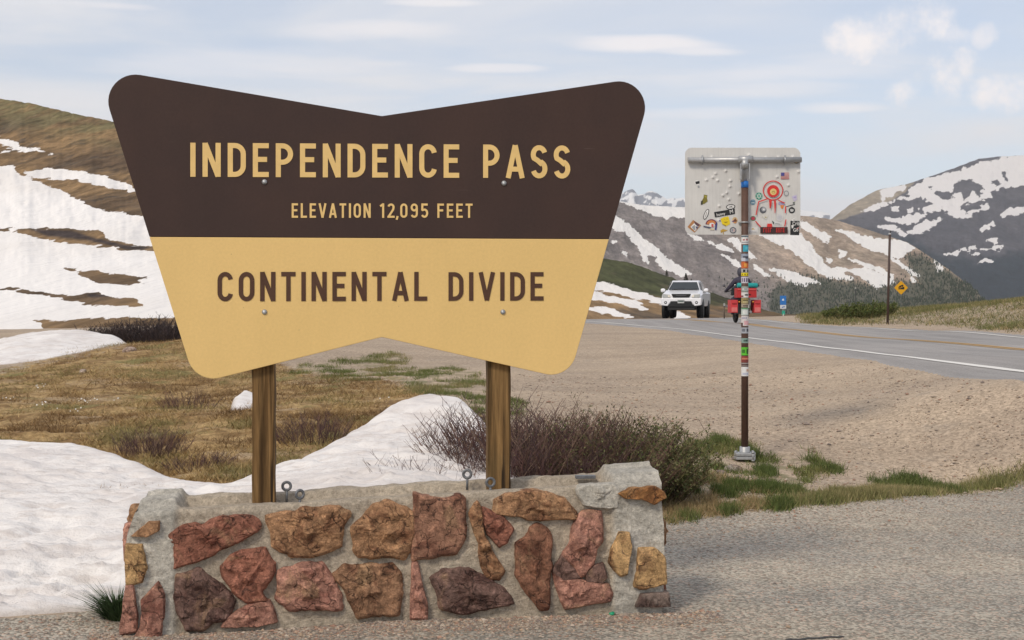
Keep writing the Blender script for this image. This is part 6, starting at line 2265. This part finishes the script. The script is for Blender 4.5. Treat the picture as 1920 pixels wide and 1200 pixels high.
def bush(name, label, cx, cy, rx, ry, H, nst, cols, seed, twigs=5, r0=0.006, leaf=None, nleaf=0, lean=(0.0, 0.0), group=None, hprof=None, spread=0.45, wind=0.0):
    rg = np.random.default_rng(seed)
    a = rg.uniform(0, 2 * np.pi, nst)
    q = np.sqrt(rg.uniform(0, 1, nst))
    bx_, by_ = cx + rx * q * np.cos(a), cy + ry * q * np.sin(a)
    bz_ = gz(bx_, by_) - 0.03
    hs = H * rg.uniform(0.55, 1.05, nst) * (1 - 0.35 * q ** 2)
    if hprof is not None:
        hs = hs * np.interp((bx_ - cx) / rx, *zip(*hprof))
    dirx = np.cos(a) * q * spread + rg.normal(0, 0.22, nst) + lean[0]
    diry = np.sin(a) * q * spread + rg.normal(0, 0.22, nst) + lean[1]
    m = 5
    s = np.linspace(0, 1, m)
    bend = rg.normal(0, 0.13, (nst, 2))
    P = np.zeros((nst, m, 3))
    P[..., 0] = bx_[:, None] + hs[:, None] * (dirx[:, None] * s + (bend[:, :1] + wind) * s ** 2 + 0.02 * rg.normal(0, 1, (nst, m)))
    P[..., 1] = by_[:, None] + hs[:, None] * (diry[:, None] * s + bend[:, 1:] * s ** 2 + 0.02 * rg.normal(0, 1, (nst, m)))
    P[..., 2] = bz_[:, None] + hs[:, None] * s * (0.95 + 0.05 * rg.uniform(-1, 1, (nst, 1)))
    C = np.array(cols)[rg.integers(0, len(cols), nst)] * rg.uniform(0.65, 1.4, (nst, 1))
    Rd = r0 * (1 - 0.72 * s)[None, :] * rg.uniform(0.7, 1.3, (nst, 1))
    o = thing(name, label, 'bush', (cx, cy, float(gz(cx, cy))), 0, group)
    off = np.array([cx, cy, float(gz(cx, cy))])
    v, f, c_ = tubes(P, Rd, C)
    np_mesh('stems', v - off, f, M_TWIG, o, cols=c_)['kind'] = 'stuff'
    # side twigs, two orders
    nt = nst * twigs
    st_ = np.repeat(np.arange(nst), twigs)
    tt = rg.uniform(0.25, 0.98, nt)
    ii = np.clip((tt * (m - 1)).astype(int), 0, m - 2)
    fr = tt * (m - 1) - ii
    B0 = P[st_, ii] * (1 - fr)[:, None] + P[st_, ii + 1] * fr[:, None]
    L = H * rg.uniform(0.10, 0.30, nt) * (1.15 - 0.5 * tt)
    az_ = rg.uniform(0, 2 * np.pi, nt)
    up = rg.uniform(0.35, 1.1, nt)
    D = np.stack([np.cos(az_) + wind, np.sin(az_), up], 1)
    D /= np.linalg.norm(D, axis=1, keepdims=True)
    s3 = np.linspace(0, 1, 3)
    Pt = B0[:, None, :] + (L[:, None] * s3)[:, :, None] * D[:, None, :]
    Pt[:, :, 2] += (L[:, None] * s3 ** 2) * 0.25
    Pt[:, 1] += rg.normal(0, 0.03, (nt, 3)) * L[:, None]
    Ct = C[st_] * rg.uniform(0.8, 1.3, (nt, 1))
    Rt = (r0 * 0.42) * (1 - 0.6 * s3)[None, :] * np.ones((nt, 1))
    v, f, c_ = tubes(Pt, Rt, Ct)
    np_mesh('twigs', v - off, f, M_TWIG, o, cols=c_)['kind'] = 'stuff'
    if nleaf:
        k = rg.integers(0, nt, nleaf)
        u = rg.uniform(0.2, 1.0, nleaf)
        c0 = Pt[k, 0] * (1 - u)[:, None] + Pt[k, 2] * u[:, None] + rg.normal(0, 0.012, (nleaf, 3))
        sz = rg.uniform(0.6, 1.4, nleaf) * leaf[0]
        d1 = rg.normal(0, 1, (nleaf, 3)) + np.array([0, 0, 0.6])
        d1 /= np.linalg.norm(d1, axis=1, keepdims=True)
        d2 = np.cross(d1, rg.normal(0, 1, (nleaf, 3)))
        d2 /= np.linalg.norm(d2, axis=1, keepdims=True)
        q4 = np.stack([c0, c0 + (d1 + 0.45 * d2) * sz[:, None] * 0.5, c0 + d1 * sz[:, None], c0 + (d1 - 0.45 * d2) * sz[:, None] * 0.5], 1)
        lc = np.array(leaf[1])[rg.integers(0, len(leaf[1]), nleaf)] * rg.uniform(0.6, 1.5, (nleaf, 1))
        np_mesh('leaves', q4.reshape(-1, 3) - off, np.arange(nleaf * 4).reshape(-1, 4), M_LEAF, o, smooth=False, cols=np.repeat(lc, 4, 0))['kind'] = 'stuff'
    return o


DKR = [(0.095, 0.052, 0.05), (0.13, 0.07, 0.06), (0.08, 0.05, 0.05), (0.19, 0.125, 0.09)]
DKH = [(0.055, 0.04, 0.04), (0.075, 0.052, 0.045), (0.045, 0.036, 0.038)]
BRN = [(0.13, 0.085, 0.05), (0.10, 0.062, 0.045), (0.16, 0.12, 0.07)]
GRNL = [(0.075, 0.09, 0.028), (0.11, 0.115, 0.04), (0.055, 0.075, 0.025)]
OLV = [(0.13, 0.125, 0.05), (0.095, 0.105, 0.04), (0.17, 0.15, 0.075)]
GB = 'willow bushes behind the stone wall'
bush('willow_bush', 'dark reddish bare willow bush right behind the right timber post', 0.12, 12.5, 0.64, 0.7, 0.88, 620, DKR, 1, 7, 0.0065, (0.018, BRN), 1500, group=GB)
bush('willow_bush', 'low sparse twigs of bare willow against the snow mound left of the right post', -0.55, 11.4, 0.42, 0.5, 0.62, 110, DKR, 2, 5, 0.0045, group=GB, lean=(-0.15, 0))
bush('willow_bush', 'brown willow bush in the middle of the row behind the wall', 0.80, 12.7, 0.52, 0.7, 0.80, 480, DKR + BRN, 3, 7, 0.006, (0.024, OLV + OLV + GRNL), 8500, group=GB, wind=0.12)
bush('willow_bush', 'greenish leafy willow bush at the right end of the row behind the wall', 1.22, 13.0, 0.36, 0.6, 0.64, 330, BRN + OLV, 4, 7, 0.0055, (0.030, OLV + GRNL), 12500, group=GB, wind=0.2)
GT = 'small bare shrubs in the dry grass'
x_, y_ = XY(283, 15.0)
bush('bare_shrub', 'bare purple brown shrub at the edge of the snow left of the wall', x_, y_, 0.34, 0.35, 0.36, 150, DKR, 5, 6, 0.004, group=GT)
x_, y_ = XY(372, 13.9)
bush('bare_shrub', 'low dark sprawling shrub between the snow and the left post', x_, y_, 0.30, 0.25, 0.20, 120, DKR, 6, 5, 0.004, group=GT, spread=0.9)
x_, y_ = XY(588, 15.6)
bush('bare_shrub', 'bare brown shrub right of the left post above the snow edge', x_, y_, 0.38, 0.4, 0.36, 150, DKR, 7, 6, 0.004, group=GT)
x_, y_ = XY(350, 19)
bush('bare_shrub', 'thin reddish shrub higher up the dry grass slope', x_, y_, 0.35, 0.4, 0.34, 60, DKR, 8, 5, 0.004, group=GT)
GH = 'willow hedge below the snowy hillside'
for k, (px, dd, rx_, hh_, lab, gr_) in enumerate([(152, 38, 0.5, 0.60, 'small green willow at the left end of the dark hedge', 1), (195, 38, 0.75, 0.80, 'dark bare willow thicket second from the left in the hedge', 0),
                                                  (248, 37.5, 0.8, 0.86, 'dark bare willow thicket in the middle of the hedge above the grass', 0), (300, 37, 0.75, 0.92, 'tall dark willow thicket touching the left edge of the big sign', 0), (345, 36.5, 0.7, 0.9, 'dark willow thicket half behind the big sign at the hedge end', 0),
                                                  (34, 46, 1.1, 0.36, 'low dark willow at the far left above the snow heap', 0)]):
    x_, y_ = XY(px, dd)
    bush('hedge_willow', lab, x_, y_, rx_, 0.8, hh_, 230, DKH if not gr_ else GRNL, 40 + k, 6, 0.011, (0.06, GRNL if gr_ else DKH), 1400 if gr_ else 300, group=GH, spread=0.25)
GS = 'green shrubs along the far road edge'
for k, (px, dd, rx_, hh_, lab) in enumerate([(1572, 58, 0.55, 0.50, 'leftmost low green shrub at the far road edge'), (1598, 57, 0.6, 0.66, 'green shrub second from left at the far road edge'), (1628, 56.5, 0.6, 0.72, 'tallest green shrub left of the snow pole'),
                                             (1652, 58, 0.5, 0.6, 'green shrub just behind the snow pole')]):
    x_, y_ = XY(px, dd)
    bush('green_shrub', lab, x_, y_, rx_, 0.7, hh_, 130, OLV, 60 + k, 6, 0.012, (0.075, [(0.085, 0.11, 0.03), (0.12, 0.13, 0.035), (0.06, 0.085, 0.025)]), 2600, group=GS)

# a few conifers that stand apart on the ridge behind the truck
GC = 'lone conifers on the ridge behind the truck'
hx, hy, hz, hpx, hpy = HILL
for k, (px, top, h_px, lab) in enumerate([(1286, 513, 18, 'largest lone conifer on the ridge above the truck'), (1250, 503, 11, 'small lone conifer left of the largest one on the ridge'), (1296, 516, 10, 'tiny conifer just right of the largest one on the ridge')]):
    j = int(np.argmin(np.abs(hpx[0] - px)))
    r_i = int(np.argmin(np.abs(hpy[:, j] - (top + h_px))))
    bx_, by_, bz_ = hx[r_i, j], hy[r_i, j], hz[r_i, j]
    Hh = (h_px + 2) / F * by_
    tr_ = thing('conifer', lab, 'tree', (bx_, by_, bz_ - 0.1), 0, GC)
    m = MB()
    m.tube([(0, 0, -0.1), (0, 0, Hh * 0.9)], [Hh * 0.03, Hh * 0.008], 6, (0.05, 0.035, 0.025))
    m.build('trunk', M_TINT, tr_)
    rg = np.random.default_rng(k)
    nb = 420
    u = rg.uniform(0.08, 1, nb)
    ra = Hh * 0.30 * (1 - u) ** 0.8 * rg.uniform(0.3, 1.1, nb)
    aa = rg.uniform(0, 2 * np.pi, nb)
    c0 = np.stack([ra * np.cos(aa), ra * np.sin(aa), u * Hh], 1)
    sz = Hh * 0.07
    d1 = np.stack([np.cos(aa), np.sin(aa), rg.uniform(-0.5, 0.4, nb)], 1) * sz
    d2 = np.stack([-np.sin(aa), np.cos(aa), 0 * aa], 1) * sz * 0.5
    q4 = np.stack([c0 - d1, c0 + d2, c0 + d1, c0 - d2 + np.array([0, 0, sz * 0.3])], 1)
    np_mesh('crown', q4.reshape(-1, 3), np.arange(nb * 4).reshape(-1, 4), M_LEAF, tr_, smooth=False, cols=np.repeat(np.array([0.035, 0.042, 0.024]) * rg.uniform(0.6, 1.6, (nb, 1)), 4, 0))

# ================================================================== GRASS, PEBBLES
def blades(name, w, n, length, width, cols, label, lean=0.5, seed=0, upright=0.6, clump=0.0, wind=(0.0, 0.0)):
    rg = np.random.default_rng(seed)
    w = np.clip(w, 0, None).ravel()
    w = w / w.sum()
    k = rg.choice(len(w), n, p=w)
    rr = RR.ravel()[k]
    x = GX.ravel()[k] + rg.normal(0, 1, n) * rr * 0.0012 + (rg.normal(0, clump, n) if clump else 0)
    y = GY.ravel()[k] + rg.normal(0, 1, n) * rr * 0.006 + (rg.normal(0, clump, n) if clump else 0)
    z = gz(x, y) - 0.005
    L = length * rg.uniform(0.5, 1.4, n)
    a = rg.uniform(0, 2 * np.pi, n)
    ln = lean * rg.uniform(0.3, 1.5, n)
    D = np.stack([np.cos(a) * ln + wind[0], np.sin(a) * ln + wind[1], np.full(n, upright) * rg.uniform(0.5, 1.4, n)], 1)
    D /= np.linalg.norm(D, axis=1, keepdims=True)
    b = rg.uniform(0, 2 * np.pi, n)
    S = np.stack([np.cos(b), np.sin(b), 0 * b], 1) * (width * rg.uniform(0.6, 1.3, n))[:, None]
    B = np.stack([x, y, z], 1)
    tip = B + D * L[:, None]
    tip[:, 2] = np.maximum(tip[:, 2], gz(tip[:, 0], tip[:, 1]) + 0.01)
    V = np.stack([B - S, B + S, tip], 1).reshape(-1, 3)
    patch = np.clip(0.5 + 1.4 * fbm(x * 0.9, y * 0.9, oct=4, seed=seed + 5), 0, 0.999)
    ci = np.clip(patch * len(cols) + rg.normal(0, 0.8, n), 0, len(cols) - 1e-3).astype(int)
    C = np.array(cols)[ci] * rg.uniform(0.7, 1.35, (n, 1))
    o = np_mesh(name, V, np.arange(3 * n).reshape(-1, 3), M_LEAF, smooth=False, cols=np.repeat(C, 3, 0))
    return tag(o, label, None, None, 'stuff')


vis = (np.abs(PX - 960) < 1050) & (RR < 75) & (RR > 7)
off = (sd_lot < 0) & (sd_road < -0.1)
ns_ = fbm(GX * 0.7, GY * 1.2, oct=4, seed=101)
ns2 = fbm(GX * 2.6, GY * 2.6, oct=4, seed=103)
cell = RR ** 0.8
wd = vis * off * sstep(-0.25, 0.45, dry + 0.5 * ns_) * cell * (0.06 + sstep(-0.3, 0.3, ns2)) * (RR < 33)
blades('dry_grass', wd, 110000, 0.10, 0.0045, [(0.17, 0.10, 0.042), (0.24, 0.15, 0.062), (0.33, 0.215, 0.09), (0.42, 0.30, 0.14), (0.28, 0.195, 0.08), (0.22, 0.18, 0.07)], 'matted dry brown grass on the slope behind the sign', 0.9, 1, 0.45, 0.02)
tuf = sstep(0.02, 0.32, ns2 + 0.4 * ns_)
wg = vis * off * sstep(0.0, 0.6, grn + 0.45 * ns_) * tuf * cell * (mixz < 0.3) * (RR < 34) * (PY > 640)
blades('green_grass', wg, 34000, 0.06, 0.0045, [(0.105, 0.125, 0.035), (0.14, 0.155, 0.048), (0.17, 0.175, 0.06), (0.24, 0.205, 0.09)], 'patchy short green grass along the gravel and asphalt edges', 0.55, 2, 0.7, 0.012)
wm = vis * off * sstep(-0.2, 0.5, mixz + 0.5 * ns_) * sstep(-0.15, 0.25, ns2) * cell * (PY > 800)
blades('mixed_grass', wm, 13000, 0.065, 0.004, [(0.36, 0.26, 0.125), (0.27, 0.20, 0.09), (0.16, 0.155, 0.055), (0.12, 0.135, 0.045), (0.32, 0.235, 0.12)], 'mixed dry and green grass between the wall and the road sign', 0.8, 3, 0.5, 0.02, (0.35, 0.0))
ns3 = fbm(GX * 4.2, GY * 2.6, oct=3, seed=109)
wt = vis * off * sstep(-0.6, 0.3, np.maximum(np.where(PY > 815, grn, -1), mixz)) * sstep(0.16, 0.42, ns3) * cell * (PX > 1180) * (PY > 815) * (GX < 4.5)
blades('tufted_grass', wt, 22000, 0.085, 0.0042, [(0.085, 0.115, 0.03), (0.11, 0.135, 0.04), (0.15, 0.16, 0.055), (0.20, 0.18, 0.075)], 'small green grass tufts in the gravel round the base of the road sign', 0.5, 8, 0.8, 0.015)
gedge = vis * off * np.exp(-np.clip(np.abs(sd_lot + 0.18) / 0.14, 0, 20) ** 2) * (GX > 1.5) * sstep(2.0, 4.2, GX) * sstep(-0.7, 0.2, ns_)
blades('edge_grass', gedge, 22000, 0.075, 0.0042, [(0.15, 0.16, 0.055), (0.20, 0.195, 0.075), (0.25, 0.225, 0.10), (0.32, 0.26, 0.13)], 'strip of rough grass along the edge of the asphalt', 0.5, 4, 0.9, 0.03)
wb = vis * off * (RR > 34) * sstep(-0.2, 0.5, grn + 0.6 * ns_) * (PX > 1490) * cell * (0.30 + sstep(-0.1, 0.25, fbm(GX * 0.55, GY * 0.35, oct=4, seed=131)))
blades('bank_grass', wb, 44000, 0.16, 0.011, [(0.14, 0.145, 0.05), (0.20, 0.18, 0.075), (0.105, 0.12, 0.04), (0.36, 0.28, 0.15), (0.18, 0.165, 0.065)], 'grass covered bank beyond the road', 0.7, 5, 0.7, 0.1)

# pebbles: loose stones on the gravel and along the foot of the wall
t = NT('pebble', 0.9, 0.2)
t.color(t.attr('tint', 'Color'))
M_PEB = t.m


def pebbles(name, x, y, sz, label, seed):
    rg = np.random.default_rng(seed)
    n = len(x)
    base = np.array([(1, 0, 0), (0.3, 0.95, 0), (-0.8, 0.6, 0), (-0.8, -0.6, 0), (0.3, -0.95, 0), (0.05, 0.1, 0.7), (0, 0, -0.6)], float)
    tri = np.array([(0, 1, 5), (1, 2, 5), (2, 3, 5), (3, 4, 5), (4, 0, 5), (1, 0, 6), (2, 1, 6), (3, 2, 6), (4, 3, 6), (0, 4, 6)])
    a = rg.uniform(0, 2 * np.pi, n)
    ca, sa = np.cos(a)[:, None], np.sin(a)[:, None]
    J = base[None] * (1 + 0.28 * rg.standard_normal((n, 7, 3)))
    X = (J[..., 0] * ca - J[..., 1] * sa) * sz[:, None]
    Y = (J[..., 0] * sa + J[..., 1] * ca) * sz[:, None]
    Z = J[..., 2] * sz[:, None] * rg.uniform(0.5, 1.0, (n, 1))
    V = np.stack([X + x[:, None], Y + y[:, None], Z + (gz(x, y) + 0.2 * sz)[:, None]], -1)
    pal = np.array([(0.33, 0.27, 0.21), (0.27, 0.22, 0.18), (0.38, 0.28, 0.20), (0.22, 0.18, 0.155), (0.42, 0.35, 0.28), (0.32, 0.20, 0.145)])
    C = pal[rg.integers(0, len(pal), n)] * rg.uniform(0.75, 1.25, (n, 1))
    f = (tri[None] + (np.arange(n) * 7)[:, None, None]).reshape(-1, 3)
    return tag(np_mesh(name, V.reshape(-1, 3), f, M_PEB, smooth=False, cols=np.repeat(C, 7, 0)), label, None, None, 'stuff')


rg = np.random.default_rng(9)
n = 9000
aa = rg.uniform(-0.2, 3.35, n) + (aL - 0.0)
bb = WF - np.abs(rg.normal(0, 0.17, n)) - 0.02
fx = P0.x + SU.x * aa + SW.x * bb
fy = P0.y + SU.y * aa + SW.y * bb
ok = rg.uniform(0, 1, n) < 0.95
pebbles('pebbles', fx[ok], fy[ok], rg.lognormal(-5.15, 0.42, n)[ok], 'loose pebbles along the foot of the stone wall', 1)
in_snow = sdist(near_poly, GX, GY) > -0.1
wp = (~in_snow * vis * off * (dry < 0.2) * (RR < 24) * RR ** 0.6 * (0.4 + sstep(-0.2, 0.3, ns2))).ravel()
k = rg.choice(len(wp), 15000, p=wp / wp.sum())
pebbles('gravel', GX.ravel()[k] + rg.normal(0, 0.01, 15000), GY.ravel()[k] + rg.normal(0, 0.05, 15000), rg.lognormal(-4.95, 0.5, 15000), 'loose gravel stones on the bare shoulder', 2)
wl_ = (~in_snow * vis * (sd_lot > 0.02) * np.exp(-np.clip(sd_lot, 0, 40) / 0.8) * RR ** 0.6).ravel()
k = rg.choice(len(wl_), 5000, p=wl_ / wl_.sum())
pebbles('pebbles', GX.ravel()[k] + rg.normal(0, 0.02, 5000), GY.ravel()[k] + rg.normal(0, 0.05, 5000), rg.lognormal(-5.1, 0.4, 5000), 'loose pebbles scattered on the asphalt near its edge', 3)


def rock(label, px, d, w, hgt, col, seed):
    x, y = XY(px, d)
    rg = np.random.default_rng(seed)
    bm = bmesh.new()
    bmesh.ops.create_icosphere(bm, subdivisions=3, radius=1.0)
    for v in bm.verts:
        p = v.co
        k = 1 + 0.22 * float(fbm(np.array([p.x * 1.6 + seed]), np.array([p.y * 1.6]), np.array([p.z * 1.6]), oct=3, seed=seed)[0])
        v.co = Vector((p.x * w / 2 * k, p.y * w * 0.4 * k, p.z * hgt * k))
    me = bpy.data.meshes.new('rock')
    bm.to_mesh(me)
    bm.free()
    me.materials.append(M_STONE)
    o = bpy.data.objects.new('rock', me)
    o.color = (*col, 1)
    o.location = (x, y, float(gz(x, y)) + hgt * 0.15)
    link(o)
    return tag(o, label, 'rock', 'single rocks lying on the ground')


rock('flat pale rock in front of the base of the road sign', 1375, 14.6, 0.20, 0.055, (0.36, 0.31, 0.26), 1)
rock('small dark stone by the right edge of the bushes', 1352, 14.4, 0.11, 0.035, (0.24, 0.19, 0.16), 2)
rock('pinkish rock on top of the brown slope left of the big sign', 243, 29.0, 0.30, 0.09, (0.42, 0.32, 0.26), 3)
rock('pale stone high on the dry slope', 156, 25.5, 0.14, 0.06, (0.50, 0.40, 0.34), 4)
# dark green grass clump at the wall's left foot
cx0, cy0 = XY(222, 8.25)
rg = np.random.default_rng(12)
n = 900
a = rg.uniform(0, 2 * np.pi, n)
q = np.sqrt(rg.uniform(0, 1, n))
B = np.stack([cx0 + 0.065 * q * np.cos(a), cy0 + 0.05 * q * np.sin(a), np.zeros(n)], 1)
B[:, 2] = gz(B[:, 0], B[:, 1]) - 0.01
D = np.stack([np.cos(a) * q * 0.6 + rg.normal(0, 0.25, n) - 0.15, np.sin(a) * q * 0.6 + rg.normal(0, 0.25, n), rg.uniform(0.6, 1.2, n)], 1)
Lb = rg.uniform(0.08, 0.21, n)
S = np.stack([np.cos(a + 1.3), np.sin(a + 1.3), 0 * a], 1) * 0.0028
mid = B + D * Lb[:, None] * 0.55
tip = mid + (D + np.stack([np.cos(a) * 0.6, np.sin(a) * 0.6, -0.25 + 0 * a], 1)) * Lb[:, None] * 0.5
V = np.stack([B - S, B + S, mid + S * 0.8, mid - S * 0.8, tip], 1)
f4 = (np.array([[0, 1, 2, 3], [3, 2, 4, 4]])[None] + (np.arange(n) * 5)[:, None, None]).reshape(-1, 4)
V = V.reshape(-1, 3)
me = bpy.data.meshes.new('grass_clump')
org = np.array([cx0, cy0, float(gz(cx0, cy0))])
me.from_pydata((V - org).tolist(), [], [list(dict.fromkeys(r)) for r in f4.tolist()])
ca = me.attributes.new('tint', 'FLOAT_COLOR', 'POINT')
cc = np.ones((len(V), 4), np.float32)
cc[:, :3] = np.repeat(np.array([[0.035, 0.06, 0.022]]) * rg.uniform(0.6, 1.9, (n, 1)), 5, 0)
ca.data.foreach_set('color', cc.ravel())
me.materials.append(M_LEAF)
o = bpy.data.objects.new('grass_clump', me)
o.location = org
link(o)
tag(o, 'dark green tuft of grass growing at the left foot of the stone wall', 'grass clump')
# bit of green litter at the right foot of the wall
x_, y_ = XY(1147, 8.22)
m = MB()
m.lathe([(0.0, 0.0), (0.014, 0.002), (0.016, 0.014), (0.0, 0.02)], (0, 0, 0), 'z', 12, (0.02, 0.32, 0.16))
m.box((0.008, 0.002, 0.014), (0.016, 0.012, 0.012), (0.02, 0.26, 0.13))
o = m.build('bottle_cap', M_TINT)
o.location = (x_, y_, float(gz(x_, y_)))
tag(o, 'bright green plastic cap lying at the right foot of the stone wall', 'litter')
# white flowers in the dry grass
rg = np.random.default_rng(31)
fl = []
for px, d, k in ((70, 22.5, 7), (18, 20.5, 5), (168, 20.0, 8), (142, 18.8, 5), (88, 19.5, 5), (220, 20.5, 2), (720, 19.5, 2)):
    x, y = XY(px, d)
    fl.append(np.stack([x + rg.normal(0, 0.09, k), y + rg.normal(0, 0.14, k)], 1))
fl = np.concatenate(fl)
n = len(fl)
zz_ = gz(fl[:, 0], fl[:, 1]) + rg.uniform(0.04, 0.09, n)
R5 = 0.009 * rg.uniform(0.7, 1.4, n)
an = np.arange(5) * 2 * np.pi / 5
V = np.stack([fl[:, :1] + R5[:, None] * np.cos(an), fl[:, 1:] + R5[:, None] * np.sin(an) * 0.6, zz_[:, None] + R5[:, None] * 0.7 * np.sin(an)], -1)
o = np_mesh('wild_flowers', V.reshape(-1, 3), np.arange(5 * n).reshape(-1, 5), M_LEAF, smooth=False, cols=np.tile((0.72, 0.70, 0.66), (5 * n, 1)))
tag(o, 'white wild flowers scattered in the dry grass', None, None, 'stuff')
# a tarred crack in the asphalt, bottom right
x_, y_ = XY(1530, 7.6)
pts = [(x_ - 0.16 + 0.032 * i, y_ + 0.010 * math.sin(i * 1.9) + 0.006 * i) for i in range(11)]
L_a, R_a = offset_line(pts, -0.012), offset_line(pts, 0.014)
P = np.array([q for pr in zip(L_a, R_a) for q in pr])
z = gz(P[:, 0], P[:, 1]) + 0.004
o = np_mesh('tar_seam', np.column_stack([P, z]), [(2 * i, 2 * i + 1, 2 * i + 3, 2 * i + 2) for i in range(10)], plain('tar', (0.05, 0.048, 0.046), 0.7, 0.3, 0, 0.3, 40))
tag(o, None, None, None, 'structure')
